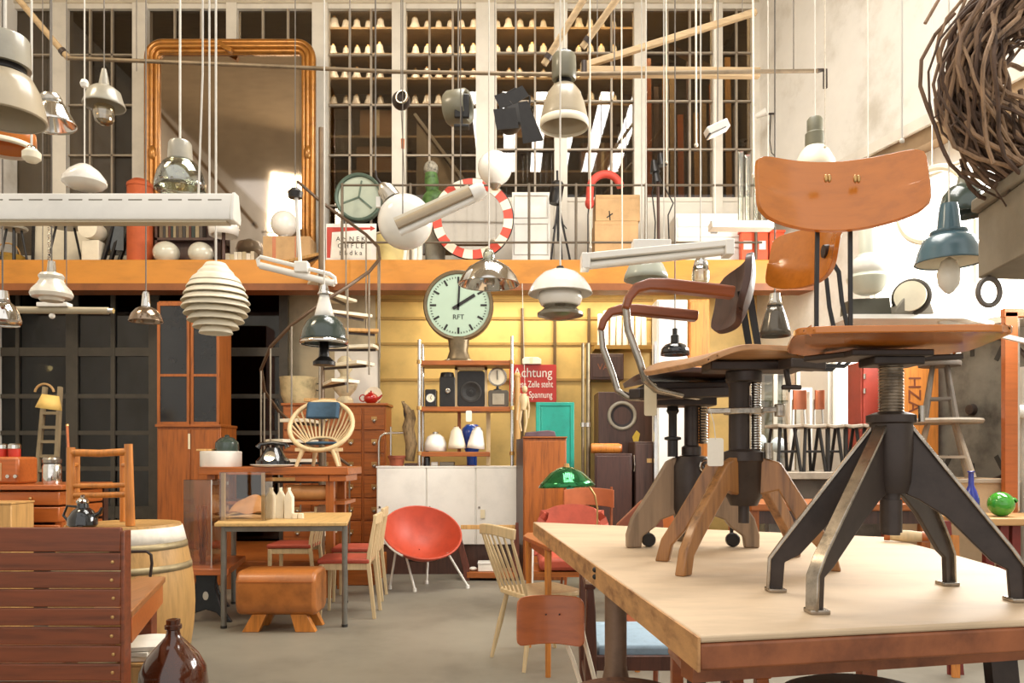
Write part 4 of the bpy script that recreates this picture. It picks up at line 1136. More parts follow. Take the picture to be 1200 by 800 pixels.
c = (X(552, ry + .14), ry + .139, Z(459, ry + .14))
t.p('cone', B().lathe([(.105, 0), (.10, .012), (.06, -.0), (.025, -.01), (.02, .004), (0, .008)], c, 30, fx), rubber)
t.p('cone_ring', B().torus(c, .108, .008, fx, 30, 6), mat('speaker_grey', '#4a4744', .5, .2))
fb = B(); x0, x1, z1 = X(533, ry + .15), X(571, ry + .15), Z(430, ry + .15)
for a in ((x0, x0 + .03, z, z1), (x1 - .03, x1, z, z1), (x0, x1, z1 - .03, z1)): fb.box(a[0], a[1], ry + .15, ry + .2, a[2], a[3])
t.p('wood_frame', fb, birch)
t = smallbox_clock('meter_box', 'grey metal meter box at the right end of the middle shelf', 'box', 572, 596, 457, ry + .1, z, mat('meter_grey', '#5c554a', .5, .2), None)
t.p('window', B().box(X(577, ry + .1), X(591, ry + .1), ry + .094, ry + .1, Z(474, ry + .1), Z(461, ry + .1)), mat('meter_glass', '#a69d88', .2), bev=.003)
zq = Z(457, ry + .1); gr_ = 11 * S(ry + .12)
t = T('pressure_gauge', 'round white dial gauge on a foot on top of the grey meter box', 'gauge', (X(583, ry + .12), ry + .16, zq))
c = (X(583, ry + .12), ry + .14, zq + .015 + gr_ + .03)
t.p('case', B().lathe([(0, -.05), (gr_, -.05), (gr_, .02), (gr_ * .86, .022), (gr_ * .84, .012), (0, .012)], c, 30, fx), steel)
t.p('dial', B().lathe([(0, 0), (gr_ * .84, 0), (0, .002)], (c[0], c[1] - .014, c[2]), 30, fx), cream)
t.p('pointer', B().bar((c[0], c[1] - .02, c[2] - .03), (c[0] - .004, c[1] - .02, c[2] + .07), .008, .003, (0, 1, 0)), ink)
t.p('foot', B().lathe([(0, 0), (.05, 0), (.045, .01), (.016, .02), (.014, .055), (0, .055)], (c[0], c[1] + .02, zq), 16), black)
z = shelf_z[532]
t = T('glass_lampshade', 'white glass dome lampshade lying on the lower shelf at left', 'lampshade', (X(506, ry), ry + .2, z))
b = B().lathe([(.02, .185), (.05, .185), (.09, .155), (.118, .09), (.124, .0)], (X(508.5, ry), ry + .17, z + .006), 32); t.p('shade', b, opal, solid=.005)
t.p('collar', B().lathe([(.03, .18), (.03, .21), (0, .21)], (X(508.5, ry), ry + .17, z + .006), 18), chrome)
for k, (px, a) in enumerate(((535, -2), (557, 6))):
    b = B().lathe([(.10, 0), (.092, .05), (.06, .19), (.03, .225), (.028, .235)], (0, 0, 0), 28, M.Rotation(R(a), 3, 'Y'))
    lab = ('cream cone lampshade leaning at the middle of the lower shelf', 'white cone lampshade tilted in front of the blue vase')[k]
    t = T('cone_lampshade', lab, 'lampshade', (X(px, ry + .06), ry + .13, z + .03), 'cone shades on the lower shelf')
    for i in range(len(b.v)): b.v[i] = b.v[i] + V((X(px, ry + .06), ry + .13, z + .034))
    t.p('shade', b, cream if k == 0 else opal, solid=.004)
    t.p('socket', B().cyl((X(px, ry + .06) + .225 * math.sin(R(a)), ry + .13, 0), .025, z + .235, z + .275, 14), brass)
t = T('floor_vase', 'cobalt blue glazed vase on stand behind the white cone shade', 'vase', (X(556, 9.25), 9.25, 0))
vz = Z(545, 9.25)
t.p('body', B().lathe([(0, 0), (.12, 0), (.13, .02), (.07, .2), (.06, vz - .05), (.065, vz + .12), (.11, vz + .25), (.135, vz + .35), (.12, vz + .44), (.07, vz + .49), (.06, vz + .49), (0, vz + .45)], (X(553, 9.25), 9.25, 0), 28), mat('cobalt', '#2149a8', .15, 0, .1, 5, coat=.5))
one('hang_tag', 'white paper tag hanging under the middle shelf board', 'tag', B().prism([(x, ry - .012, zz) for x, zz in rrect(X(546, ry), X(553, ry), Z(494, ry), Z(481, ry), .015)], (0, .002, 0)), paper)
# objects standing on the sideboard top (low, in front of the rack)
st_ = Z(548, 8.15) + .018
for k, (px0, px1, py, lab, m, dd) in enumerate(((505, 513, 541, 'small white switch box on the sideboard', white_m, .1), (515, 532, 541, 'flat grey tin on the sideboard behind the door gap', grey_box, .14), (533, 556, 545, 'flat orange wooden tray on the sideboard', teak_h, .2))):
    b = B().box(X(px0, 8.3), X(px1, 8.3), 8.3, 8.3 + dd, st_ + .001, Z(py, 8.3))
    one(['switch_box', 'tin', 'wood_tray'][k], lab, ['box', 'tin', 'tray'][k], b, m, bev=.006)
# driftwood figure and clay pot on the sideboard
t = T('driftwood_figure', 'tall grey-brown driftwood sculpture at the left of the shelf rack', 'sculpture', (X(482, 8.35), 8.35, st_))
pts = [(483, 540), (485, 520), (481, 500), (484, 485), (478, 476), (474, 470)]
t.p('trunk', B().tube([P(x - 3, y, 8.4) for x, y in pts], [.05, .065, .065, .05, .03, .008], 10), mat('driftwood', '#8a7250', .85, 0, .3, 12, (4, 4, 1), .3))
t.p('branch', B().tube([P(480, 505, 8.38), P(485, 490, 8.38), P(484, 480, 8.36)], [.04, .025, .01], 8), MATS['driftwood'])
t.p('branch', B().tube([P(480, 500, 8.42), P(475, 485, 8.42), P(473, 470, 8.40)], [.035, .02, .008], 8), black)
t.p('base', B().box(X(474, 8.35), X(488, 8.35), 8.33, 8.47, st_, st_ + .03), w_dark, bev=.004)
t = T('clay_pot', 'round terracotta pot on the left part of the sideboard', 'pot', (X(465, 8.3), 8.3, st_))
t.p('pot', B().lathe([(0, 0), (.07, 0), (.085, .08), (.095, .085), (.095, .11), (.08, .11), (.07, .03), (0, .02)], (X(465, 8.3), 8.3, st_ + .001), 24), mat('terracotta', '#8f4a30', .8, 0, .12, 9))
t.p('rim', B().torus((X(465, 8.3), 8.3, st_ + .001 + .105), .092, .007, None, 24, 6), MATS['terracotta'])
t = T('ink_bottle', 'small black bottle at the foot of the shelf rack post', 'bottle', (X(500.5, 8.3), 8.3, st_ + .001))
t.p('bottle', B().lathe([(0, 0), (.035, 0), (.035, .09), (.015, .11), (.015, .14), (0, .14)], (X(500.5, 8.3), 8.3, st_ + .001), 18), blk_gloss)
t.p('cap', B().cyl((X(500.5, 8.3), 8.3, 0), .018, st_ + .14, st_ + .16, 14), black)
# towel-rail shaped chrome stand left of sideboard
t = T('tube_stand', 'bent chrome tube stand rising behind the left part of the sideboard', 'stand', (X(455, 8.67), 8.67, 0))
q = 8.67
t.p('frame', B().tube([(X(444, q), q, 0), (X(444, q), q, Z(518, q)), (X(446, q), q, Z(511, q)), (X(450, q), q, Z(508, q)), (X(458, q), q, Z(507, q)), (X(475, q), q, Z(507, q))], .014, 10), chrome)
t.p('post', B().tube([(X(458, q), q, 0), (X(458, q), q, Z(500, q))], .012, 10), chrome)
t.p('base', B().box(X(440, q), X(478, q), q - .03, q + .03, 0, .03), steel, bev=.006)

# ================================================================ warning sign, puppet, posts
gy = 9.45
x0, x1, z0, z1 = X(597, gy), X(652, gy), Z(471, gy), Z(427, gy)
t = T('warning_sign', 'red enamel warning sign with white German lettering on the yellow wall', 'sign', ((x0 + x1) / 2, gy, z0))
t.p('plate', B().prism([(x, gy, z) for x, z in rrect(x0, x1, z0, z1, .02)], (0, .012, 0)), mat('sign_red', '#b5281c', .4, 0, .06, 6, coat=.2), bev=.003)
fr = B()
for a in ((x0 + .012, x1 - .012, z1 - .022, z1 - .014), (x0 + .012, x1 - .012, z0 + .014, z0 + .022)): fr.box(a[0], a[1], gy - .002, gy, a[2], a[3])
xc = (x0 + x1) / 2; hh = (z1 - z0)
for s, f_, sz, sx in (('Achtung', .775, .165, .86), ('Diese Zelle steht', .47, .115, .62), ('unter Spannung', .19, .115, .66)):
    t.text('lettering', s, white_m, sz, (xc, gy - .002, z0 + hh * f_), (R(90), 0, 0), sx=sx, ext=.0015)
t = T('paper_carton', 'white paper box lid above the red warning sign', 'box', (X(622, gy), gy, z1))
t.p('lid', B().prism([(X(612, gy), gy - .06, z1 + .0), (X(634, gy), gy - .06, z1), (X(634, gy), gy - .06, z1 + .06), (X(630, gy), gy - .06, z1 + .085), (X(615, gy), gy - .06, z1 + .085), (X(612, gy), gy - .06, z1 + .06)], (0, .12, 0)), paper, bev=.006)
t.p('tape', B().box(X(621, gy), X(624, gy), gy - .063, gy - .059, z1 + .002, z1 + .08), tagp)
# wooden jointed figure hanging
my = 8.2
t = T('hanging_puppet', 'pale jointed wooden figure hanging in front of the red sign', 'puppet', (X(613, my), my, Z(505, my)))
def pt(px, py): return P(px, py, my)
t.p('head', B().ball(pt(615, 456), .03, 14, sz=1.3), birch)
t.p('torso', B().tube([pt(614, 461), pt(614, 466), pt(614, 474), pt(613, 480)], [.02, .045, .035, .03], 12), birch)
for a in ([(610, 464), (607, 478), (606, 492)], [(618, 464), (620, 478), (619, 490)]): t.p('arm', B().tube([pt(*p) for p in a], [.014, .011, .009], 8), birch)
for a in ([(611, 480), (609, 494), (611, 505)], [(616, 480), (617, 494), (615, 506)]): t.p('leg', B().tube([pt(*p) for p in a], [.017, .013, .010], 8), birch)
t.p('string', B().tube([pt(615, 453), V((X(612, my), my, 3.1)), V((X(612, my), YB + .02, 3.13))], .003, 5), cord_w)
t = T('wooden_post', 'rounded pale wooden post standing behind the puppet', 'post', (X(606, 8.78), 8.78, 0))
t.p('shaft', B().tube([(X(606, 8.78), 8.78, 0), (X(606, 8.78), 8.78, Z(440, 8.78))], [.05, .035], 12), beech)
t.p('cap', B().ball((X(606, 8.78), 8.78, Z(440, 8.78)), .04, 12), beech)
# paired chrome pipes at the right
t = T('pipe_pair', 'pair of slim steel pipes rising from floor to gallery right of the turquoise door', 'pipe', (X(688, 8.5), 8.5, 0))
for px, r in ((683, .018), (689, .022)):
    o = t.p('pipe', B().tube([(X(px, 8.5), 8.5, 0), (X(px, 8.5), 8.5, Z(402, 8.5))], r, 12), mat('dull_pipe', '#8d8068', .35, .7, .15, 8))
    t.p('clamp', B().cyl((X(px, 8.5), 8.5, 0), r + .008, Z(500, 8.5), Z(495, 8.5), 14), chrome, o)
t.p('base', B().box(X(679, 8.5), X(693, 8.5), 8.44, 8.56, 0, .03), steel)
# shelf with papers on the yellow wall
t = T('paper_bundle', 'bundle of white paper rolls in the upper compartment right of the yellow panels', 'papers', (X(745, 9.4), 9.4, Z(405, 9.4)))
for i in range(8):
    px = 703 + i * 7.4
    t.p('roll', B().tube([P(px, 405, 9.4), P(px + random.uniform(-1, 1), 368 + random.uniform(-4, 6), 9.45)], .033, 10), paper)
t.p('ledge', B().box(X(697, 9.3), X(768, 9.3), 9.3, YW, Z(410, 9.4), Z(405.5, 9.4)), wood('yellow_ledge', '#a8823c', 'x', .5, .1))
# brown framed picture-box in the wall
wy = 9.3
t = T('carved_box', 'shallow dark brown wooden box with faint carved letters on the yellow wall', 'box', (X(710, wy), wy, Z(445, wy)))
t.p('box', B().box(X(691, wy), X(731, wy), wy, YW, Z(445, wy), Z(414, wy)), w_dark, bev=.01)
t.p('front_panel', B().box(X(694, wy), X(728, wy), wy - .012, wy, Z(442, wy), Z(417, wy)), w_dark, bev=.004)
for s_, dx in (('V', -.03), ('A', .04)): t.text('lettering', s_, w_edge, .11, (X(706, wy) + dx, wy - .013, Z(430, wy)), (R(90), 0, 0))
# speaker cabinet and dark drawers
sy_ = 8.9
t = T('speaker_cabinet', 'tall dark brown loudspeaker cabinet with round grey ring opening', 'speaker', (X(733, sy_), sy_ + .2, 0))
zs_ = Z(523, sy_)
t.p('cabinet', B().box(X(701, sy_), X(768, sy_), sy_, sy_ + .45, 0, Z(459, sy_)), w_dark, bev=.008)
c = (X(729, sy_), sy_ - .001, Z(487, sy_))
t.p('ring', B().torus(c, .15, .022, fx, 40, 10), greyen)
t.p('cone', B().lathe([(0, -.02), (.04, -.012), (.13, .004), (.13, -.002), (0, -.002)], c, 32, fx), mat('cone_dark', '#2b2426', .6))
one('yellow_glove', 'small yellow paper scrap pinned on the dark speaker cabinet', 'paper', B().prism([P(741, 512, sy_ - .02), P(746, 504, sy_ - .02), P(750, 508, sy_ - .02), P(748, 518, sy_ - .02), P(744, 524, sy_ - .02)], (0, .012, 0)), mat('yellow_cloth', '#d8b84a', .8))
dy_ = 8.3
t = T('dark_drawer_cabinet', 'dark mahogany low cabinet in front of the loudspeaker cabinet', 'cabinet', (X(725, dy_), dy_ + .2, 0))
zt2 = Z(531, dy_)
t.p('body', B().box(X(697, dy_), X(741, dy_), dy_ + .02, dy_ + .45, 0, zt2), mat('mahogany_dark', '#43251b', .35, 0, .2, 5, (8, 8, 1), coat=.3), bev=.006)
t.p('door', B().box(X(699, dy_), X(739, dy_), dy_, dy_ + .02, .06, zt2 - .03), MATS['mahogany_dark'], bev=.004)
t.p('handle', B().tube([P(743, 533, dy_ - .0), P(744, 545, dy_ - .03), P(743, 552, dy_)], .006, 8), chrome)
t = T('wood_bolster', 'orange brown wooden log lying on the dark mahogany cabinet', 'log', (X(712, dy_), dy_ + .1, zt2))
t.p('log', B().lathe([(0, 0), (.05, 0), (.055, .02), (.055, .30), (.048, .32), (0, .32)], (X(694, dy_), dy_ + .12, zt2 + .056), 18, M.Rotation(R(90), 3, 'Y')), orange_w)
t.p('end_cap', B().lathe([(0, .32), (.045, .32), (.045, .335), (0, .335)], (X(694, dy_), dy_ + .12, zt2 + .056), 18, M.Rotation(R(90), 3, 'Y')), ply_brown)
t = T('dark_locker', 'black-brown locker standing right of the mahogany cabinet', 'cabinet', (X(755, 8.4), 8.6, 0))
t.p('body', B().box(X(744, 8.4), X(766, 8.4), 8.42, 8.85, 0, Z(517, 8.4)), w_dark, bev=.01)
t.p('door', B().box(X(745, 8.4), X(765, 8.4), 8.4, 8.42, .1, Z(520, 8.4)), w_dark, bev=.004)
t.p('label_plate', B().box(X(758, 8.4), X(764, 8.4), 8.395, 8.4, Z(542, 8.4), Z(537, 8.4)), brass)
# white tall fridge-like cabinet and narrow white board
t = T('white_locker', 'tall white metal locker with chrome corner strip behind the chairs on the bench', 'cabinet', (X(790, 8.3), 8.5, 0))
t.p('body', B().box(X(770, 8.3), X(806, 8.3), 8.32, 8.6, 0, Z(345, 8.3) - .05), white_m, bev=.008)
t.p('door', B().box(X(772, 8.3), X(804, 8.3), 8.3, 8.32, .1, Z(352, 8.3)), white, bev=.006)
t.p('corner_strip', B().box(X(766.5, 8.3), X(770, 8.3), 8.29, 8.33, 0, Z(400, 8.3)), chrome)
t = T('orange_cabinet', 'narrow orange wooden tall cabinet beside the white locker', 'cabinet', (X(820, 8.4), 8.6, 0))
t.p('body', B().box(X(808, 8.4), X(832, 8.4), 8.42, 8.75, 0, Z(350, 8.4)), orange_w, bev=.008)
t.p('door', B().box(X(809, 8.4), X(831, 8.4), 8.4, 8.42, .1, Z(353, 8.4)), orange_w, bev=.004)

# ================================================================ chairs between the zones
# windsor chair
def along(p, d, k): return V(p) + V(d) * k
Lb, Rb = V((-.10, 4.80, 0)), V((.085, 4.47, 0))
bd = (Rb - Lb); fd = V((.87, .49, 0)); sc_ = (Lb + Rb) / 2 + fd * .21
t = T('spindle_chair', 'pale wooden spindle-back chair standing free in front of the sideboard', 'chair', (sc_.x, sc_.y, 0))
bu = bd.normalized()
def sfn(u, v):
    uu, vv = 2 * u - 1, 2 * v - 1; k = 1 - .12 * abs(uu) ** 4 * abs(vv) ** 4
    p = sc_ + bu * (.20 * uu * k) + fd * (.21 * vv * k); return V((p.x, p.y, .425 - .012 * (1 - uu * uu) * (1 - vv * vv)))
t.p('seat', B().sheet(sfn, 12, 12, .03), birch, bev=.006)
lean = -fd * .10
rail = [Lb.lerp(Rb, u) + lean + fd * (-.03 * (1 - (2 * u - 1) ** 2)) + V((0, 0, .805 + .012 * (1 - (2 * u - 1) ** 2))) for u in [-.06, .15, .35, .5, .65, .85, 1.06]]
t.p('top_rail', B().sweep(rail, .024, .062), birch, bev=.006)
for k in range(7):
    u = .02 + .96 * k / 6; r = .011 if k in (0, 6) else .0085
    a = Lb.lerp(Rb, .08 + .84 * k / 6) + fd * .02 + V((0, 0, .43)); b_ = Lb.lerp(Rb, u) + lean + fd * (-.03 * (1 - (2 * u - 1) ** 2)) + V((0, 0, .79))
    t.p('spindle', B().tube([a, a.lerp(b_, .45), b_], [r * .8, r * 1.15, r * .75], 8), birch)
for u, w_ in ((-1, -1), (1, -1), (-1, 1), (1, 1)):
    a = sc_ + bu * (.15 * u) + fd * (.15 * w_) + V((0, 0, .41)); g = sc_ + bu * (.20 * u) + fd * (.235 * w_)
    t.p('leg', B().tube([a, a.lerp(g, .45), g], [.013, .018, .011], 10), birch)
t.p('stretcher', B().tube([sc_ + bu * -.17 + V((0, 0, .2)), sc_ + bu * .17 + V((0, 0, .2))], .010, 8), birch)
# teak side table
tp = [(X(613, 4.9), 4.9), (X(642, 4.28), 4.28), (.78, 4.42), (.76, 5.2), (.10, 5.1)]
t = T('teak_table', 'small orange teak table with round legs half hidden behind the workbench', 'table', (.5, 4.7, 0))
t.p('top', B().prism([(x, y, .722) for x, y in tp], (0, 0, .025)), teak_h, bev=.004)
for x, y in ((.205, 4.36), (.11, 5.04), (.73, 4.47), (.71, 5.1)):
    t.p('leg', B().tube([(x, y, 0), (x, y, .722)], [.016, .021], 12), orange_w)
t.p('apron', B().bar((.215, 4.4, .69), (.13, 5.0, .69), .02, .06), teak_h)
# low dark magazine stand / rocking chair arm beside spindle chair
my = 7.75
t = T('magazine_stand', 'low dark wooden magazine stand with slanted board left of the spindle chair', 'stand', (X(565, my), my, 0))
t.p('side_board', B().sweep([P(533, 612, my), P(538, 632, my), P(546, 664, my), P(547, 680, my), V((X(545, my), my, .006))], .03, [.03, .06, .07, .06, .05], (1, 0, 0)), maroon if 0 else mat('rosewood', '#5f2f20', .35, 0, .2, 5, (8, 8, 1), coat=.3), bev=.006)
t.p('side_board', B().sweep([P(606, 612, my), P(605, 640, my), P(604, 664, my), P(604, 680, my), V((X(604, my), my, .006))], .03, [.03, .06, .07, .06, .05], (1, 0, 0)), MATS['rosewood'], bev=.006)
t.p('shelf', B().box(X(547, my), X(603, my), my - .02, my + .3, Z(677, my), Z(670, my)), teak_h, bev=.004)
t.p('top_rail', B().box(X(540, my), X(605, my), my + .0, my + .03, Z(620, my), Z(615, my)), beech, bev=.003)
zs = Z(670, my)
t = T('white_box', 'small white box lying on the low magazine stand shelf', 'box', (X(568, my), my + .1, zs))
t.p('body', B().box(X(560, my), X(580, my), my + .02, my + .2, zs + .002, Z(661, my)), paper, bev=.004)
t.p('lid', B().box(X(559.5, my), X(580.5, my), my + .015, my + .205, Z(661, my), Z(659.5, my)), white_m, bev=.002)
one('crumpled_paper', 'crumpled white paper at the left on the magazine stand shelf', 'paper', B().ball((X(554, my), my + .08, zs + .022), .03, 9, sx=1.4, sz=.7, rings=6), paper)
# red armchairs behind the bench
ay_ = 6.4
t = T('red_armchair', 'rust-red upholstered armchair with wooden arms behind the green lamp', 'armchair', (X(672, ay_), ay_, 0))
def cfn(u, v):
    uu = 2 * u - 1; k = 1 - .35 * abs(uu) ** 3 * (v ** 2)
    return V((X(672, ay_) + .34 * uu * k, ay_ + .10 + .08 * v - .06 * uu * uu, .42 + .42 * v - .08 * uu * uu * v))
t.p('back_cushion', B().sheet(cfn, 14, 8, .09), red_up, bev=.02)
t.p('seat_cushion', B().box(X(672, ay_) - .3, X(672, ay_) + .3, ay_ - .42, ay_ + .08, .36, .46), red_up, bev=.03)
for s_ in (-1, 1):
    x = X(672, ay_) + .36 * s_
    t.p('arm', B().sweep([(x, ay_ - .42, .585), (x, ay_ - .1, .60), (x, ay_ + .16, .58)], .05, .025), teak_h, bev=.006)
    for y in (ay_ - .4, ay_ + .15): t.p('leg', B().tube([(x, y, 0), (x, y, .58)], [.014, .02], 8), white)
t.p('seat_frame', B().box(X(672, ay_) - .35, X(672, ay_) + .35, ay_ - .4, ay_ + .14, .31, .35), teak_h)
ay2 = 7.3
t = T('shell_chair', 'orange-brown bent plywood chair with curved white frame behind the red armchair', 'chair', (X(690, ay2), ay2, 0))
t.p('backrest', B().sheet(lambda u, v: V((X(691, ay2) + .24 * (2 * u - 1), ay2 + .18 - .10 * (2 * u - 1) ** 2, .78 + .17 * v - .02 * (2 * u - 1) ** 2)), 14, 6, .014), mat('rust_ply', '#a85a34', .45, 0, .12, 5), bev=.003)
t.p('seat', B().sheet(lambda u, v: V((X(690, ay2) + .22 * (2 * u - 1), ay2 - .25 + .4 * v, .45 - .015 * math.sin(math.pi * u))), 8, 8, .014), MATS['rust_ply'])
for s_ in (-1, 1):
    x = X(691, ay2) + .225 * s_
    t.p('frame', B().tube([(x, ay2 + .14, .96), (x, ay2 + .14, .6), (x, ay2 + .1, .42), (x * 1.0, ay2 - .2, .40), (x + .03 * s_, ay2 - .28, 0)], .013, 8), w_arm)
    t.p('rear_leg', B().tube([(x, ay2 + .05, .41), (x + .03 * s_, ay2 + .22, 0)], .012, 8), w_arm)
# green metal lamp on the bench corner region
gy_ = 4.6
t = T('green_table_lamp', 'small lamp with shiny green metal dome shade on bent brass stem', 'lamp', (X(690, gy_), gy_, .748))
gx, gz = X(664, gy_), Z(569, gy_)
t.p('shade', B().lathe([(.015, .114), (.04, .11), (.097, .08), (.149, .028), (.171, -.003)], (gx, gy_, gz), 36, M.Rotation(R(-3), 3, 'Y')), mat('green_chrome', '#2f7a48', .12, .75, .1, 3), solid=.003)
t.p('shade_cap', B().lathe([(0, .134), (.015, .133), (.018, .114), (.026, .109)], (gx, gy_, gz), 16), brass)
t.p('stem', B().tube([(gx + .08, gy_, gz + .01), (X(688, gy_), gy_, Z(566, gy_)), (X(697, gy_), gy_, Z(580, gy_)), (X(700, gy_), gy_, Z(595, gy_)), (X(700, gy_), gy_, Z(612, gy_)), (X(696, gy_), gy_, .77)], .006, 10), brass)
t.p('base', B().lathe([(0, .748), (.10, .748), (.10, .76), (.02, .78), (0, .78)], (X(692, gy_), gy_, 0), 26), brass)
# small school chair facing us
sy3 = 3.0
t = T('school_chair', 'small brown plywood chair with cream tube frame in the bottom middle', 'chair', (X(646, sy3), sy3 - .12, 0))
t.p('backrest', backrest(X(645.5, sy3), sy3 + .03, .265, Z(756, sy3), Z(700, sy3), -93, .03, .01, zsag=-.012, lean=.03), ply_brown, bev=.003)
rv = B().ball((X(640, sy3), sy3 + .02, Z(721, sy3)), .004, 8); t.p('screw', rv, w_dark)
rv = B().ball((X(656, sy3), sy3 + .02, Z(721, sy3)), .004, 8); t.p('screw', rv, w_dark)
for px0, px1, px2 in ((664, 672, 680), (687, 692, 698)):
    t.p('back_tube', B().tube([(X(px0 - 6, sy3 + .05), sy3 + .055, Z(735, sy3)), (X(px0, sy3), sy3 + .06, Z(756, sy3)), (X(px1, sy3), sy3 + .05, Z(775, sy3)), (X(px2, sy3), sy3 + .02, Z(800, sy3)), (X(px2, sy3) + .0, sy3 + .08, 0)], .009, 10), cream)
t.p('seat', B().sheet(lambda u, v: V((X(646, sy3) - .14 + .28 * u, sy3 - .30 + .27 * v, .345 - .008 * math.sin(math.pi * u))), 8, 8, .012), ply_brown, bev=.003)
for s_ in (-1, 1):
    t.p('front_leg', B().tube([(X(646, sy3) + .12 * s_, sy3 - .03, .335), (X(646, sy3) + .12 * s_, sy3 - .27, .332), (X(646, sy3) + .13 * s_, sy3 - .31, 0)], .009, 10), cream)
# danish armchair with blue seat
by2 = 3.15
t = T('blue_seat_armchair', 'dark brown wooden armchair with light blue seat under the workbench edge', 'chair', (.62, by2 + .3, 0))
def post(x, y, zt):
    return B().sweep([(x, y, 0), (x, y, .25), (x, y, .42), (x, y, zt - .1), (x - .004, y, zt)], [.03, .04, .05, .04, .032], [.03, .04, .05, .04, .032], (0, 1, 0))
for x, y, zt in ((X(692, by2), by2, .715), (X(692, by2) + .56, by2, .70), (X(692, by2) + .02, by2 + .52, .75), (X(692, by2) + .56, by2 + .52, .75)):
    t.p('leg', post(x, y, zt), mat('walnut', '#5c3322', .4, 0, .2, 5, (8, 8, 1), coat=.2), bev=.006)
xl = X(692, by2)
t.p('front_rail', B().bar((xl, by2, .405), (xl + .56, by2, .405), .025, .06), MATS['walnut'], bev=.004)
t.p('side_rail', B().bar((xl, by2, .43), (xl + .02, by2 + .52, .43), .025, .06), MATS['walnut'], bev=.004)
t.p('side_rail', B().bar((xl + .56, by2, .43), (xl + .56, by2 + .52, .43), .025, .06), MATS['walnut'], bev=.004)
t.p('stretcher', B().bar((xl, by2, .27), (xl + .02, by2 + .52, .27), .022, .035), MATS['walnut'], bev=.004)
t.p('seat', B().sheet(lambda u, v: V((xl + .03 + .50 * u, by2 + .02 + .47 * v, .445 + .02 * math.sin(math.pi * u) * math.sin(math.pi * v))), 10, 10, .05), mat('light_blue_fabric', '#9db6c8', .8, 0, .06, 30), bev=.012)
t.p('armrest', B().bar((xl - .005, by2 - .03, .72), (xl + .02, by2 + .52, .755), .045, .022), MATS['walnut'], bev=.006)
# stools under the bench front
t = T('woven_stool', 'round brown woven-seat stool in front of the metal bench leg', 'stool', (X(733, 1.70), 1.70, 0))
sc2 = (X(733, 1.70), 1.70, 0)
t.p('seat', B().lathe([(0, .735), (.06, .735), (.115, .73), (.138, .715), (.14, .695), (.12, .68), (0, .68)], sc2, 40), mat('woven_seagrass', '#5d3a22', .85, 0, .35, 60, bump=.6))
for a in (20, 110, 200, 290):
    d = V((math.cos(R(a)), math.sin(R(a)), 0)); t.p('leg', B().tube([V(sc2) + d * .09 + V((0, 0, .68)), V(sc2) + d * .14], .014, 8), w_dark)
t = T('black_stool', 'round black padded stool pushed under the front edge of the bench', 'stool', (X(1012, 1.76), 1.76, 0))
sc2 = (X(1012, 1.76), 1.76, 0)
t.p('seat', B().lathe([(0, .715), (.14, .715), (.18, .70), (.19, .68), (.185, .655), (.16, .645), (0, .645)], sc2, 44), rubber)
for a in (45, 135, 225, 315):
    d = V((math.cos(R(a)), math.sin(R(a)), 0)); t.p('leg', B().tube([V(sc2) + d * .12 + V((0, 0, .65)), V(sc2) + d * .19], .011, 8), black)
t.p('foot_ring', B().torus((sc2[0], sc2[1], .25), .165, .008), black)
t = T('wooden_stool', 'plain brown wooden stool frame under the left front part of the bench', 'stool', (.50, 1.9, 0))
for x in (.44, .60):
    for y in (1.85, 2.05): t.p('leg', B().bar((x, y, 0), (x, y, .72), .03, .03), ply_brown, bev=.003)
t.p('top', B().box(.42, .62, 1.83, 2.07, .72, .745), ply_brown, bev=.004)
for y in (1.85, 2.05): t.p('rail', B().bar((.44, y, .6), (.60, y, .6), .02, .04), ply_brown)
# ================================================================ hanging lamps
def tiltpts(b, pivot, ang, axis='Y'):
    m = M.Translation(V(pivot)) @ M.Rotation(R(ang), 4, axis) @ M.Translation(-V(pivot))
    b.v = [m @ p for p in b.v]; return b
def pendant(name, label, px, Y, parts, cord_py, cord_m_=None, cord_r=.004, tilt=0, group=None, hook=True, cat='lamp'):
    """parts: (part name, material, [(half width px, row)...], shell thickness or 0); the lamp hangs on a cord from the ceiling"""
    x = X(px, Y)
    zs = [Z(py, Y) for _, _, pr, _ in parts for _, py in pr]
    t = T(name, label, cat, (x, Y, min(zs)), group)
    piv = (x, Y, Z(cord_py, Y))
    for pn, m, pr, th in parts:
        b = B().lathe([(r * S(Y), Z(py, Y)) for r, py in pr], (x, Y, 0), 36)
        if tilt: tiltpts(b, piv, tilt)
        t.p(pn, b, m, solid=th)
    t.p('cord', B().tube([(x, Y, Z(cord_py, Y) - .005), (x, Y, CEIL - .02)], cord_r, 6), cord_m_ or cord_m)
    t.p('ceiling_rose', B().lathe([(0, CEIL), (.04, CEIL), (.035, CEIL - .02), (0, CEIL - .03)], (x, Y, 0), 14), cord_m)
    return t
silver = mat('brushed_silver', '#bdb6aa', .22, .9, .08, 10)
clearg = pane('clear_lamp_glass', '#eef0e6', .22, .05)
smoke_g = pane('pale_green_glass', '#dfe4d4', .30, .08)

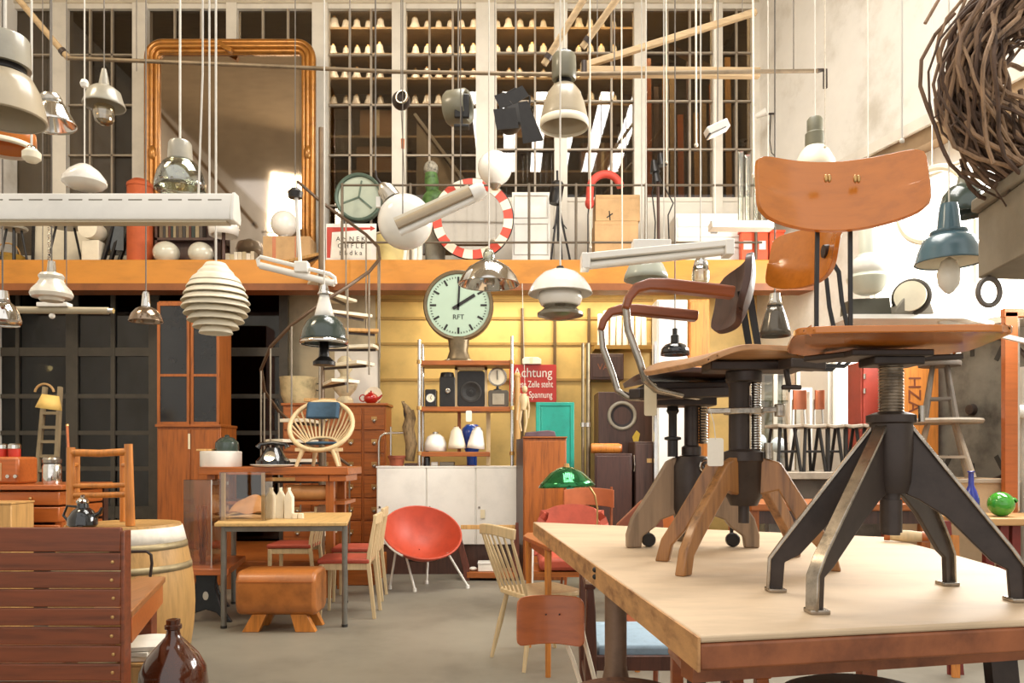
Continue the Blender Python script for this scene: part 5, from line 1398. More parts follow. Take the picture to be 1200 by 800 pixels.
pendant('factory_pendant', 'large beige-grey factory lamp with tall cap in the top left corner', 6, 2.7, [
    ('cap', greyen, [(0, 44), (24, 44), (26, 47), (27, 79), (0, 79)], 0),
    ('neck', black, [(22, 79), (22, 86), (24, 86)], .003),
    ('bell', greyen2, [(16, 84), (28, 90), (36, 105), (41, 122), (43.5, 138), (42, 140)], .004)], 44, cord_w, .006)
pendant('drum_pendant', 'orange drum-shaped lamp hanging below the large beige factory lamp', 4, 3.3, [
    ('shade', mat('orange_enamel', '#d0782c', .35, 0, .08, 6, coat=.3), [(10, 149), (30, 152), (33, 154), (34, 171)], .004),
    ('lower_rim', cream, [(34.2, 170), (34, 174), (32, 176)], .003)], 149)
pendant('silver_pendant', 'small shiny silver bell lamp right of the large beige factory lamp', 59, 3.5, [
    ('cap', silver, [(0, 112), (10, 112), (12, 116), (13, 122)], .003),
    ('bell', chrome, [(13, 121), (17, 128), (21, 138), (24, 145), (25, 148)], .003)], 112, tilt=-6)
pendant('socket_lamp', 'tiny cream porcelain socket hanging under the orange drum lamp', 37, 3.2, [
    ('socket', cream, [(0, 175), (6, 175), (10, 179), (10, 186), (6, 190), (0, 192)], 0),
    ('collar', chrome, [(4, 171), (5, 175), (0, 175)], .001)], 171, cord_w, .005)
pendant('enamel_pendant', 'small grey enamel lamp with clear glass jar in front of the dark upper left window', 122, 4.2, [
    ('cap', greyen, [(0, 80), (2.5, 81), (4, 88), (6, 100), (6.5, 103)], 0),
    ('shade', greyen, [(6, 102), (12, 103), (18, 108), (20.5, 117), (23, 123), (23, 125)], .004),
    ('glass_jar', bulb_g, [(11, 125), (12, 133), (10, 142), (6, 145), (0, 146)], .002)], 80)
pendant('opal_pendant', 'flat white opal glass lamp with a white ball on its cord, above the strip light', 99, 3.7, [
    ('shade', opal, [(3, 192), (8, 194), (17, 201), (23.5, 210), (24, 215), (20, 219), (14, 221), (0, 221)], 0),
    ('cord_ball', white, [(0, 93), (3.5, 94), (5, 98), (3.5, 102), (0, 103)], 0)], 192, cord_w)
t = pendant('glass_factory_pendant', 'large clear glass factory lamp with grey cap in front of the gilt mirror', 211, 3.7, [
    ('cap', greyen, [(0, 166), (11, 166), (13, 169), (14, 188), (0, 188)], 0),
    ('bell', smoke_g, [(13, 187), (19, 192), (25, 202), (28, 214), (28.5, 223)], .004),
    ('socket', white, [(0, 188), (6, 188), (6, 200), (0, 200)], 0),
    ('bulb', bulb_g, [(4, 200), (8, 206), (9, 214), (5, 221), (0, 223)], 0)], 166, cord_w, .006)
t.p('bracket', B().tube([P(200, 172, 3.7), P(197, 176, 3.7), P(197, 186, 3.7), P(199, 190, 3.7)], .005, 6), steel)

# long strip light
Ys = 2.8
x0, x1 = X(-70, Ys), X(270, Ys)
t = T('strip_light', 'very long white fluorescent strip housing crossing the left side above the orange beam', 'lamp', ((x0 + x1) / 2, Ys, Z(260, Ys)))
zt, zm, zb = Z(224, Ys), Z(250, Ys), Z(257, Ys)
b = B().prism([(x0, Ys + .02, zt), (x0, Ys + .05, zt), (x0, Ys + .075, zm), (x0, Ys + .07, zb), (x0, Ys, zb + .0), (x0, Ys - .004, zm)], (x1 - x0, 0, 0))
t.p('housing', b, white_m, bev=.004)
t.p('end_cap', B().prism([(x1, Ys + .015, zt + .002), (x1, Ys + .055, zt + .002), (x1, Ys + .080, zm), (x1, Ys + .075, zb - .003), (x1, Ys - .003, zb - .003), (x1, Ys - .008, zm)], (.012, 0, 0)), white, bev=.003)
for i in range(14):
    a = X(-62 + 23.4 * i, Ys)
    t.p('vent_slot', B().box(a, a + 16 * S(Ys), Ys + .0105, Ys + .03, Z(233.5, Ys), Z(232, Ys)), grey_box)
t.p('diffuser', B().box(x0 + .02, x1 - .02, Ys + .01, Ys + .06, zb - .006, zb), mat('diffuser', '#cfc1a4', .5, 0, .03))
for px in (-20, 241):
    t.p('cord', B().tube([(X(px, Ys), Ys + .035, zt), (X(px - 1, Ys), Ys + .035, CEIL - .01)], .004, 6), cord_w)
t.p('cord', B().tube([(X(228, Ys), Ys + .035, zt), (X(233, Ys), Ys + .035, Z(80, Ys)), (X(234, Ys), Ys + .035, CEIL - .01)], .004, 6), cord_w)

t = pendant('ribbed_glass_pendant', 'small white marbled glass lamp hanging on a chain below the long strip light', 60.5, 3.6, [
    ('collar', silver, [(0, 305), (4, 306), (5, 318), (6, 321)], .002),
    ('shade', mat('marbled_glass', '#dcd5c6', .15, 0, .12, 14, coat=.5), [(5, 319), (12, 321), (14, 324), (12.5, 328), (15, 333), (21, 340), (23, 345), (21, 349), (14, 350), (12, 353), (0, 353)], 0)], 305)
ch = B()
for k in range(9):
    ch.torus(P(57 + (k % 2) * .8, 268 + k * 4.4, 3.58), .007, .0018, M.Rotation(R(90), 3, 'X') if k % 2 else M.Rotation(R(90), 3, 'Y'), 10, 5)
t.p('chain', ch, silver)
pendant('chrome_pendant', 'chrome bell lamp cut off at the left edge below the beam', 3, 3.6, [
    ('neck', chrome, [(0, 340), (6, 341), (7, 349), (8, 354)], .002),
    ('bell', chrome, [(7, 353), (13, 358), (17, 366), (20, 376), (18, 381)], .003)], 340)
Yt = 4.3
t = T('tube_light', 'thin dull tube light hanging horizontally in front of the dark windows', 'lamp', P(75, 368, Yt))
t.p('tube', B().tube([P(18, 363, Yt), P(127, 364, Yt)], .020, 14), mat('tube_putty', '#a99c82', .4))
t.p('end_cap', B().tube([P(127, 364, Yt), P(133, 364, Yt)], .016, 12), chrome)
t.p('ballast', B().box(X(46, Yt), X(82, Yt), Yt - .03, Yt + .03, Z(360, Yt), Z(355, Yt)), white, bev=.004)
t.p('pull_knob', B().ball(P(61, 370, Yt), .016, 12), white)
for px in (50, 78): t.p('cord', B().tube([P(px, 355, Yt), (X(px, Yt), Yt, CEIL - .01)], .0025, 5), cord_m)
pendant('cone_pendant', 'small polished metal cone lamp under the beam left of the white layered lamp', 171, 4.2, [
    ('stem', chrome, [(0, 342), (3, 342), (4, 345), (5, 358), (5, 361)], 0),
    ('shade', mat('bronze_chrome', '#8c7a68', .15, .85, .1, 6), [(5, 359), (11, 362), (16, 368), (19, 376), (19, 377)], .003)], 340)
# layered lamp
Ya = 3.3
prs = [('cap', white, [(0, 309), (3, 310), (4, 316), (8, 317), (8, 319), (0, 319)], 0)]
tiers = [(16, 318), (22, 324), (29, 331), (33, 338), (36, 346), (38.5, 354), (38.5, 361), (36, 368.5), (32, 376), (26, 383.5), (19, 390)]
for r, y in tiers:
    prs.append(('tier', MATS['opal_glass'] if 0 else cream, [(r * .70, y - 9.5), (r * .90, y - 5), (r, y), (r * .99, y + .8)], .003))
prs.append(('core', white_m, [(0, 318), (9, 320), (16, 340), (17, 365), (9, 385), (0, 388)], 0))
pendant('layered_pendant', 'large cream ball lamp built of many overlapping rings below the orange beam', 253, Ya, prs, 309, cord_w, .005)
# adjustable white tube lamp
Yj = 4.0
t = T('adjustable_tube_lamp', 'white tilted tube lamp in a bracket on a white rod in front of the mirror', 'lamp', P(349, 333, Yj))
t.p('tube', B().tube([P(305, 311, Yj), P(392, 332, Yj)], .018, 14), white)
t.p('bracket', B().tube([P(304, 312, Yj), P(302, 304, Yj), P(305, 301, Yj), P(350, 312, Yj), P(386, 321, Yj), P(392, 325, Yj), P(393, 333, Yj)], .011, 8), white)
t.p('joint', B().box(X(346, Yj), X(362, Yj), Yj - .03, Yj + .03, Z(320, Yj), Z(307, Yj)), white, bev=.006)
t.p('rod', B().tube([P(352, 310, Yj), P(347, 232, Yj)], .010, 10), white)
t.p('swivel', B().lathe([(.0, 0), (.035, .0), (.04, .03), (.02, .05), (0, .05)], P(346, 232, Yj), 18), black)
t.p('cord', B().tube([P(346, 224, Yj), (X(346, Yj), Yj, CEIL - .01)], .003, 5), cord_m)
# dark green dome with glass chimney
pendant('oil_lamp_pendant', 'dark green dome lamp with white glass chimney above the round slat chair', 380, 3.7, [
    ('collar', chrome, [(0, 333), (4, 334), (6, 341), (8, 345)], .002),
    ('chimney', opal, [(5, 344), (7, 353), (10, 364), (12, 373)], .003),
    ('shade', MATS['dark_green_enamel'], [(9, 370), (15, 372), (21, 378), (25.5, 387), (27.5, 396), (28, 400)], .004),
    ('rim', chrome, [(28, 399), (28.5, 402), (27, 404)], .003),
    ('holder', black, [(5, 400), (6, 418), (13, 424), (13, 428), (0, 429)], .002)], 333, cord_w)
# globe + neck
Yg = 3.9
t = T('globe_lamp', 'large white glass globe lamp behind the beige tilted tube lamp', 'lamp', P(475, 292, Yg))
gc = P(475, 260, Yg); gr = 32 * S(Yg)
t.p('globe', B().ball(gc, gr, 36, rings=20), opal)
t.p('neck', B().tube([P(459, 233, Yg), P(452, 222, Yg), P(447, 216, Yg)], [.05, .045, .018], 16), silver)
t.p('arm', B().tube([P(447, 216, Yg), P(441, 208, Yg), P(440, 200, Yg)], .006, 8), iron)
t.p('cord', B().tube([P(440, 200, Yg), (X(440, Yg), Yg, CEIL - .01)], .004, 6), cord_m)
t.p('clip', B().box(X(441, Yg), X(446, Yg), Yg - .01, Yg + .01, Z(243, Yg), Z(231, Yg)), white)
Yb2 = 3.3
t = T('beige_tube_lamp', 'beige half-round tube lamp tilted across the white globe', 'lamp', P(510, 272, Yb2))
a, b_ = P(466, 267, Yb2), P(553, 228, Yb2); d = (b_ - a); L_ = d.length; q = d.to_track_quat('Z', 'Y').to_matrix()
b = B()
oc = [(.034 * math.cos(R(k)), .034 * math.sin(R(k))) for k in range(-20, 201, 20)]
ax_u = V((0, 1, 0)); ax_n = d.normalized().cross(V((0, 1, 0))).normalized()
ax_n = ax_n if ax_n.z > 0 else -ax_n
b.prism([a + ax_u * c + ax_n * s_ for c, s_ in oc], d)
t.p('reflector', b, mat('putty_enamel', '#a8967a', .4, 0, .08, 6, coat=.2), bev=.002)
t.p('lamp_tube', B().tube([a - ax_n * .022, b_ - ax_n * .022], .016, 12), white)
t.p('end_cap', B().lathe([(0, L_), (.036, L_), (.036, L_ + .04), (.024, L_ + .06), (0, L_ + .06)], a, 20, q), white)
t.p('top_rail', B().bar(a + ax_n * .036, b_ + ax_n * .036, .03, .012, ax_n), cream)
for k in (.12, .9):
    p = a.lerp(b_, k) + ax_n * .04; t.p('cord', B().tube([p, (p.x, p.y, CEIL - .01)], .0025, 5), cord_m)
# chrome dish
t = pendant('chrome_dish_pendant', 'wide chrome dish lamp hanging just in front of the station clock', 573, 3.8, [
    ('glass_stem', clearg, [(4, 292), (7, 297), (7, 303), (5, 307)], .002),
    ('dish', chrome, [(6, 305), (13, 307), (24, 314), (32, 324), (36, 333), (35, 334)], .003),
    ('socket', silver, [(0, 318), (6, 318), (7, 332), (0, 333)], 0)], 291, cord_w)
for a in range(0, 360, 90):
    c = P(573, 336, 3.8) + V((math.cos(R(a + 20)) * .06, math.sin(R(a + 20)) * .06, 0)); t.p('prong', B().tube([c + V((0, 0, .012)), c - V((0, 0, .012))], .006, 6), silver)
# centre grey factory pendant
pendant('grey_factory_pendant', 'big grey factory lamp with cylindrical cap hanging in the upper centre', 661, 4.4, [
    ('cap', mat('dark_grey_enamel', '#76725f', .35, 0, .08, 6, coat=.3), [(0, 64), (12, 64), (14, 67), (14.5, 92), (13, 94), (0, 94)], 0),
    ('neck', black, [(9, 93), (9, 100), (11, 100)], .003),
    ('bell', greyen2, [(9, 99), (13, 101), (19, 109), (24, 122), (27, 136), (28.5, 146)], .004),
    ('white_band', cream, [(28.3, 141), (28.8, 147), (28, 150)], .003),
    ('top_screw', black, [(0, 58), (3, 58), (4, 64), (0, 64)], 0)], 58, cord_w, .005)
# white PH-like pendant
t = pendant('white_dome_pendant', 'white glass dome lamp with stacked shades beside the yellow panels', 656.5, 3.6, [
    ('dome', opal, [(4, 315), (10, 316), (20, 320), (29, 328), (35, 337), (38, 344), (37, 345)], .004),
    ('middle_shade', opal, [(25, 343), (26, 350), (23, 357), (20, 359)], .004),
    ('collar', black, [(0, 312), (4, 312), (5, 315), (0, 315)], 0),
    ('lower_dish', mat('dish_grey', '#7d7666', .2, .3, .05), [(8, 360), (20, 362), (27, 367), (27, 370), (12, 374), (0, 375)], 0),
    ('socket', chrome, [(0, 345), (6, 346), (6, 361), (0, 361)], 0)], 312, cord_w)
# white fluorescent batten right
Yq = 3.5
t = T('batten_light', 'long white tilted fluorescent batten above the armchair armrests', 'lamp', P(770, 312, Yq))
a, b_ = P(686, 302, Yq), P(853, 286, Yq)
t.p('housing', B().bar(a, b_, .07, .030), white, bev=.004)
t.p('tube', B().tube([a + V((.01, 0, -.035)), b_ + V((-.02, 0, -.03))], .016, 12), opal)
t.p('tube', B().tube([a + V((.01, .035, -.03)), b_ + V((-.02, .035, -.028))], .016, 12), opal)
for p in (a, b_): t.p('end_socket', B().box(p.x - .02, p.x + .02, p.y - .04, p.y + .05, p.z - .055, p.z + .015), white, bev=.004)
t.p('mount', B().box(X(741, Yq), X(785, Yq), Yq - .03, Yq + .04, Z(296, Yq), Z(282, Yq)), white, bev=.004)
for px in (752, 778): t.p('cord', B().tube([P(px, 284, Yq), (X(px - 1, Yq), Yq, CEIL - .01)], .003, 5), cord_w)
pendant('grey_green_shade', 'pale grey-green glass dome lamp right behind the upper armrest', 757, 4.4, [
    ('dome', mat('grey_green_glass', '#a7aa9c', .2, 0, .06, 5, coat=.5), [(4, 302), (13, 304), (20, 311), (25, 322), (26, 328)], .004),
    ('finial', chrome, [(0, 298), (3, 298), (4, 303), (0, 303)], 0)], 298, cord_w)
pendant('glass_bell_pendant', 'small clear glass and chrome bell lamp at the right end of the white batten', 821, 4.0, [
    ('cap', chrome, [(0, 299), (4, 300), (7, 306), (9, 313)], .002),
    ('glass', clearg, [(9, 313), (10, 320), (10, 330), (9, 333)], .003),
    ('hanger', silver, [(0, 292), (2, 293), (3, 300), (0, 300)], 0)], 292, cord_w)
pendant('dark_cone_pendant', 'dark glossy cone lamp with chrome cap between the two orange chair backs', 908, 4.0, [
    ('cap', silver, [(0, 343), (6, 344), (7, 352), (9, 358)], .002),
    ('cone', mat('dark_bronze', '#5d564c', .15, .4, .08), [(8, 357), (12, 368), (17, 386), (18, 394)], .004)], 343)
pendant('black_dome_pendant', 'black dome lamp with stepped neck in front of the white locker', 791, 4.6, [
    ('neck', black, [(0, 384), (3, 385), (3, 392), (5, 393), (5, 402), (9, 403)], 0),
    ('dome', blk_gloss, [(7, 402), (12, 404), (16, 409), (17, 416)], .003)], 384)
# right hand side lamps
pendant('blue_grey_pendant', 'blue-grey enamel factory lamp with stepped cap in front of the bright window', 1112, 3.6, [
    ('cap', teal, [(0, 238), (9, 239), (10, 243), (13, 270), (15, 272)], 0),
    ('flange', teal, [(14, 270), (20, 271), (21, 277)], .003),
    ('shade', teal, [(20, 275), (28, 281), (33, 294), (36, 306), (37, 308)], .004),
    ('white_inside', cream, [(20, 279), (27, 284), (32, 296), (35, 307)], .002),
    ('bulb', opal, [(0, 300), (8, 306), (13, 320), (11, 334), (5, 342), (0, 345)], 0)], 238, cord_w)
pendant('dark_enamel_pendant', 'dark grey enamel lamp hanging behind the blue-grey one', 1128, 4.3, [
    ('cap', MATS['dark_grey_enamel'], [(0, 206), (5, 207), (6, 214), (8, 218)], 0),
    ('shade', MATS['dark_green_enamel'], [(7, 216), (14, 219), (21, 228), (25, 244), (26, 252)], .004)], 206)
pendant('porcelain_lamp', 'white glass lamp with wide stepped bell in front of the bright window', 1017, 5.2, [
    ('cap', mat('pale_green_enamel', '#d8dccb', .3, 0, .05, coat=.3), [(0, 264), (8, 264), (10, 268), (10, 298), (14, 302)], 0),
    ('bell', opal, [(13, 300), (19, 306), (21, 314), (21, 322)], .004),
    ('dish', mat('pale_green_enamel', '#d8dccb'), [(20, 321), (24, 326), (23, 329), (15, 342), (9, 345), (0, 345)], .003)], 264, cord_w)
pendant('grey_socket_pendant', 'grey ribbed lamp cap rising above the nearest chair back', 955, 5.0, [
    ('cap', mat('moss_grey', '#6d6a56', .5, 0, .12, 9), [(0, 138), (7, 138), (9, 141), (9, 155), (11, 157), (11, 172)], 0),
    ('shade', cream, [(10, 171), (16, 178), (22, 190), (24, 205)], .004)], 138, cord_w)
# upper centre: spots
Yn = 5.2
t = T('drum_spotlight', 'black and grey drum-shaped stage spotlight in front of the upper middle window', 'lamp', P(538, 158, Yn))
c = P(537, 126, Yn)
rx_ = M.Rotation(R(72), 3, 'Z') @ M.Rotation(R(90), 3, 'X')
t.p('drum', B().lathe([(0, -.08), (.10, -.08), (.115, -.06), (.115, .06), (.105, .075), (.09, .07), (.08, .04), (0, .04)], c, 30, rx_), MATS['dark_grey_enamel'])
t.p('front_plate', B().box(c.x - .02, c.x + .08, c.y - .10, c.y - .07, c.z - .11, c.z + .05), black, bev=.008)
t.p('stirrup', B().tube([c + V((.03, -.11, .0)), c + V((.03, -.11, -.10)), c + V((.03, -.10, -.17))], .008, 8), black)
t.p('clamp', B().box(c.x - .02, c.x + .08, c.y - .13, c.y - .07, c.z - .185, c.z - .165), black, bev=.004)
t.p('cord', B().tube([c + V((0, 0, .11)), (c.x, c.y, CEIL - .01)], .005, 6), cord_m)
t = T('barndoor_spotlight', 'black theatre spotlight with four open barn doors left of the big grey factory lamp', 'lamp', P(606, 168, Yn))
c = P(604, 134, Yn)
t.p('body', B().lathe([(0, -.14), (.07, -.14), (.085, -.1), (.085, .02), (.075, .03), (0, .03)], c, 26, M.Rotation(R(25), 3, 'Z') @ M.Rotation(R(80), 3, 'X')), black)
for pts in ([(591, 111), (612, 100), (620, 112), (602, 122)], [(578, 128), (604, 126), (608, 150), (582, 152)], [(607, 120), (618, 118), (637, 164), (613, 168)], [(579, 112), (591, 108), (600, 122), (586, 127)]):
    t.p('barn_door', B().prism([P(x, y, Yn - .12 + .0012 * (x - 600)) for x, y in pts], (0, .006, 0)), black)
t.p('yoke', B().tube([c + V((.09, .05, 0)), c + V((.1, .05, .14)), c + V((0, .05, .20)), c + V((-.1, .05, .14)), c + V((-.09, .05, 0))], .008, 8), black)
t.p('cord', B().tube([c + V((0, .05, .20)), (c.x, c.y + .05, CEIL - .01)], .005, 6), cord_m)
t = T('bullet_spotlight', 'small round dark bullet spotlight on a cable between two upper windows', 'lamp', P(470, 130, Yn))
c = P(470, 118, Yn)
t.p('shell', B().ball(c, .062, 22), iron)
t.p('opening', B().lathe([(.042, 0), (.044, .02), (.036, .02), (.03, -.01), (0, -.015)], c + V((.02, -.055, -.005)), 22, M.Rotation(R(-20), 3, 'Z') @ M.Rotation(R(90), 3, 'X')), silver)
t.p('cord', B().tube([c + V((0, 0, .06)), (c.x, c.y, CEIL - .01)], .004, 6), cord_m)
t.p('pull_string', B().tube([c + V((0, 0, -.06)), P(472, 165, Yn), P(474, 215, Yn)], .003, 5), cord_m)
t.p('pull_weight', B().tube([P(472, 163, Yn), P(472, 174, Yn)], [.013, .010], 8), ply_brown)
t = T('small_floodlight', 'small white boxy floodlight hanging in front of the upper right windows', 'lamp', P(841, 159, Yn))
c = P(841, 150, Yn)
b = B().bar(P(828, 157, Yn), P(852, 146, Yn), .10, .06); t.p('housing', b, white, bev=.008)
t.p('lens', B().bar(P(829, 160, Yn - .01), P(849, 151, Yn - .01), .08, .01), MATS['cobalt'] if 0 else black)
t.p('cord', B().tube([c + V((0, 0, .03)), (c.x + .01, c.y, CEIL - .01)], .004, 6), cord_m)
Yo = 7.2
t = T('small_globe_lamp', 'white glass globe lamp above the red and white ring mirror', 'lamp', P(580, 222, Yo))
t.p('globe', B().ball(P(580, 197, Yo), 20 * S(Yo), 30, rings=18), opal)
t.p('neck', B().lathe([(.05, Z(214, Yo)), (.06, Z(217, Yo)), (.03, Z(222, Yo)), (0, Z(223, Yo))], (X(580, Yo), Yo, 0), 18), silver)
t.p('cord', B().tube([P(580, 178, Yo), (X(580, Yo), Yo, CEIL - .01)], .004, 6), cord_m)

# ================================================================ ropes, poles and roof timbers
def rope(px, py0, label, Y, r=.005, m=None, name='hanging_rope'):
    t = T(name, label, 'rope', P(px, py0, Y))
    t.p('line', B().tube([P(px, py0, Y), (X(px - 1.5, Y), Y, CEIL - .01)], r, 6), m or rope_m)
    t.p('knot', B().ball(P(px, py0, Y), r * 2.2, 8, rings=6), m or rope_m)
rope(692, 290, 'pale rope hanging just right of the big grey factory lamp down to the cardboard boxes', 6.0)
rope(729, 300, 'pale rope ending at the upper cardboard box, right of it', 6.2, .006)
rope(781, 190, 'thin pale rope in front of the wide upper window right of the timber jib tip', 6.1)
rope(816, 170, 'thicker pale knotted rope left of the small white floodlight', 6.3, .008)
rope(883, 205, 'twisted pale rope at the right end of the upper windows', 6.2, .008)
rope(967, 172, 'thin rope hanging before the plaster wall left of the shadow lines', 4.6, .004)
rope(1057, 165, 'bright white twisted rope hanging before the plaster wall behind the nearest chair back', 3.4, .005, white_m)
Yp = 6.6
t = T('overhead_pipe', 'long thin horizontal pipe crossing in front of all the upper windows', 'pipe', P(560, 82, Yp))
pts = [P(80, 68, Yp), P(280, 76, Yp), P(460, 84, Yp), P(640, 87, Yp), P(960, 83, Yp)]
t.p('pipe', B().tube(pts, .017, 10), mat('brown_pipe', '#7a6a54', .5, .4, .15, 9))
t.p('end_bracket', B().tube([P(958, 83, Yp), P(967, 82, Yp), P(967, 103, Yp)], .02, 8), iron)
for px in (160, 410, 720, 930): t.p('hanger', B().tube([(X(px, Yp), Yp, Z(83, Yp)), (X(px, Yp), Yp, CEIL - .01)], .006, 6), cord_m)
old_timber = wood('pale_timber', '#a38a66', 'x', .7, .14)
t = T('timber_jib', 'pale wooden beam with slanted brace sticking out before the upper right windows', 'beam', P(690, 92, 6.9))
t.p('arm', B().bar(P(680, 84, 6.9), P(890, 86, 6.9), .07, .08), old_timber, bev=.006)
t.p('brace', B().bar(P(681, 78, 6.9), P(886, 14, 7.0), .05, .055), old_timber, bev=.006)
for px, py in ((700, 80), (870, 15)): t.p('suspension_cord', B().tube([P(px, py, 6.93), (X(px, 6.93), 6.93, CEIL - .01)], .004, 6), cord_m)
t.p('metal_pin', B().cyl((X(684, 6.9), 6.86, 0), .025, Z(90, 6.9), Z(74, 6.9), 12), iron)
for lab, a, b_ in (('pale pole slanting down from the top left corner', (12, -12, 6.68), (80, 68, 6.68)), ('left one of two slanted poles running up above the grey factory lamp', (692, -14, 6.1), (637, 76, 6.25)), ('right one of two slanted poles above the grey factory lamp', (732, -14, 6.1), (682, 56, 6.25))):
    A_, B_ = P(*a), P(*b_); d = (A_ - B_).normalized(); A_ = B_ + d * ((CEIL - .05 - B_.z) / d.z)
    t = T('slanted_pole', lab, 'pole', B_)
    t.p('shaft', B().tube([B_, A_], .027, 10), old_timber)
    t.p('end_ring', B().tube([B_ + d * .05, B_ + d * .09], .034, 12), iron)  # iron ring near the pole's lower end; nothing hangs from it
# ================================================================ spiral stair
sy = 7.95; sxc = X(377, sy); SR = .58
t = T('spiral_staircase', 'light spiral staircase with thin rods and central pole at the right of the mirror', 'staircase', (sxc, sy, 0))
t.p('pole', B().tube([(sxc, sy, 0), (sxc, sy, Z(150, sy))], .032, 16), mat('stair_pole', '#6d5b48', .4, .4, .1, 8))
rise = .195; nT = 17
rods = []
for k in range(nT):
    z = ZG - rise * (k + .6); a = 130 - 26 * k
    if z < .1: break
    w = 15
    pts = []
    for da in (-w, -w / 2, 0, w / 2, w):
        pts.append((sxc + .58 * math.cos(R(a + da)), sy + .58 * math.sin(R(a + da)), z))
    pts += [(sxc + .05 * math.cos(R(a + w)), sy + .05 * math.sin(R(a + w)), z), (sxc + .05 * math.cos(R(a - w)), sy + .05 * math.sin(R(a - w)), z)]
    o = t.p('tread', B().prism(pts, (0, 0, .032)), cream if k % 4 else beech, bev=.003)
    t.p('tread_bracket', B().bar((sxc, sy, z - .012), (sxc + .56 * math.cos(R(a)), sy + .56 * math.sin(R(a)), z - .012), .02, .024), iron, o)
    x, y = sxc + .60 * math.cos(R(a)), sy + .60 * math.sin(R(a))
    t.p('baluster', B().tube([(x, y, z - .10), (x, y, z + .93)], .009, 6), mat('rod_grey', '#8f8576', .4, .5, .1))
    rods.append(V((x, y, z + .93)))
t.p('handrail', B().tube([r for r in rods], .017, 8), mat('handrail_brown', '#5c4836', .4, .3, .1))
# stair guard loop on the gallery
gz_ = Z(195, 8.0)

# ================================================================ gallery railing
Yr = YB + .07
t = T('gallery_railing', 'thin dark metal railing along the gallery edge from the stair to the right wall', 'railing', (X(640, Yr), Yr, ZG))
dark_rail = mat('rail_metal', '#6a5f50', .45, .4, .1)
for py in (217, 284):
    t.p('rail', B().tube([P(400, py, Yr), P(893, py, Yr)], .013, 8), dark_rail)
for px in (401, 481, 620, 675, 757, 886): t.p('post', B().tube([(X(px, Yr), Yr, ZG), P(px, 215, Yr)], .016, 8), dark_rail)

# ================================================================ gilt mirror
Ym = 9.15
t = T('gilt_mirror', 'huge tall mirror in a ribbed gilt frame with rounded top corners on the gallery', 'mirror', (X(272, Ym), Ym, ZG))
x0, x1, z0, z1 = X(171, Ym), X(370, Ym), Z(304, Ym), Z(48, Ym)
def ring(inset, h):
    r = max(.02, .21 - inset); pts = []
    a, b_, c = x0 + inset, x1 - inset, z1 - inset
    pts.append((a, z0)); 
    for i in range(7): t_ = R(180 - 90 * i / 6); pts.append((a + r + r * math.cos(t_), c - r + r * math.sin(t_)))
    for i in range(7): t_ = R(90 - 90 * i / 6); pts.append((b_ - r + r * math.cos(t_), c - r + r * math.sin(t_)))
    pts.append((b_, z0))
    return [V((x, Ym - h, z)) for x, z in pts]
for ins, h, rr_ in ((.03, .03, .036), (.085, .045, .03), (.135, .03, .026)):
    t.p('frame_rib', B().tube(ring(ins, h), rr_, 10), gold)
b = B(); o1, o2 = ring(0, -.02), ring(.165, -.02); n = len(o1)
b.add(o1 + o2, [(i, i + 1, n + i + 1, n + i) for i in range(n - 1)])
t.p('frame_board', b, gold, solid=.03)
mirror_m = mat('old_mirror', '#b3a698', .05, 1, .03, 3)
b = B().prism([V((p.x, Ym + .005, p.z)) for p in ring(.15, 0)], (0, .01, 0)); t.p('glass', b, mirror_m)
for px in (181, 362): t.p('ornament', B().ball((X(px, Ym), Ym - .05, Z(181, Ym)), .05, 12, sz=1.8), gold)
t.p('top_ornament', B().sweep([P(258, 50, Ym - .08), P(264, 56, Ym - .09), P(272, 60, Ym - .09)], .06, .05), gold)

# ================================================================ things on the gallery, left to right
Yf = 8.9
def gpx(px, Y=Yf): return X(px, Y)
t = T('terracotta_cylinder', 'tall round orange terracotta column with domed top on the gallery', 'column', (gpx(164), Yf, ZG))  # plain domed column without any stove parts
r = 14 * S(Yf)
t.p('shaft', B().lathe([(0, ZG), (r, ZG), (r, Z(219, Yf)), (0, Z(219, Yf))], (gpx(164), Yf, 0), 32), mat('terracotta_orange', '#b8562a', .7, 0, .08, 4))
t.p('dome', B().lathe([(r * 1.06, Z(220, Yf)), (r * 1.02, Z(216, Yf)), (r * .6, Z(211, Yf)), (0, Z(209, Yf))], (gpx(164), Yf, 0), 32), MATS['terracotta_orange'])
for px0, px1, lab in ((180, 210, 'white flattened glass globe at the foot of the mirror, next to the terracotta column'), (221, 250, 'white round glass globe at the foot of the mirror, below the layered lamp cord')):
    Y = 8.78; rr_ = (px1 - px0) / 2 * S(Y)
    t = T('glass_globe', lab, 'lampshade', (X((px0 + px1) / 2, Y), Y, ZG), 'glass globes on the gallery')
    t.p('globe', B().lathe([(0, ZG), (rr_ * .6, ZG)] + [(rr_ * math.cos(R(a)), ZG + rr_ * .82 + rr_ * .9 * math.sin(R(a))) for a in range(-50, 86, 9)] + [(0, ZG + rr_ * 1.72)], (X((px0 + px1) / 2, Y), Y, 0), 30), mat('grey_opal', '#c9c6b4', .15, 0, .06, 4, coat=.5))
    t.p('base_ring', B().torus((X((px0 + px1) / 2, Y), Y, ZG + .01), rr_ * .6, .01, None, 24, 6), brass)
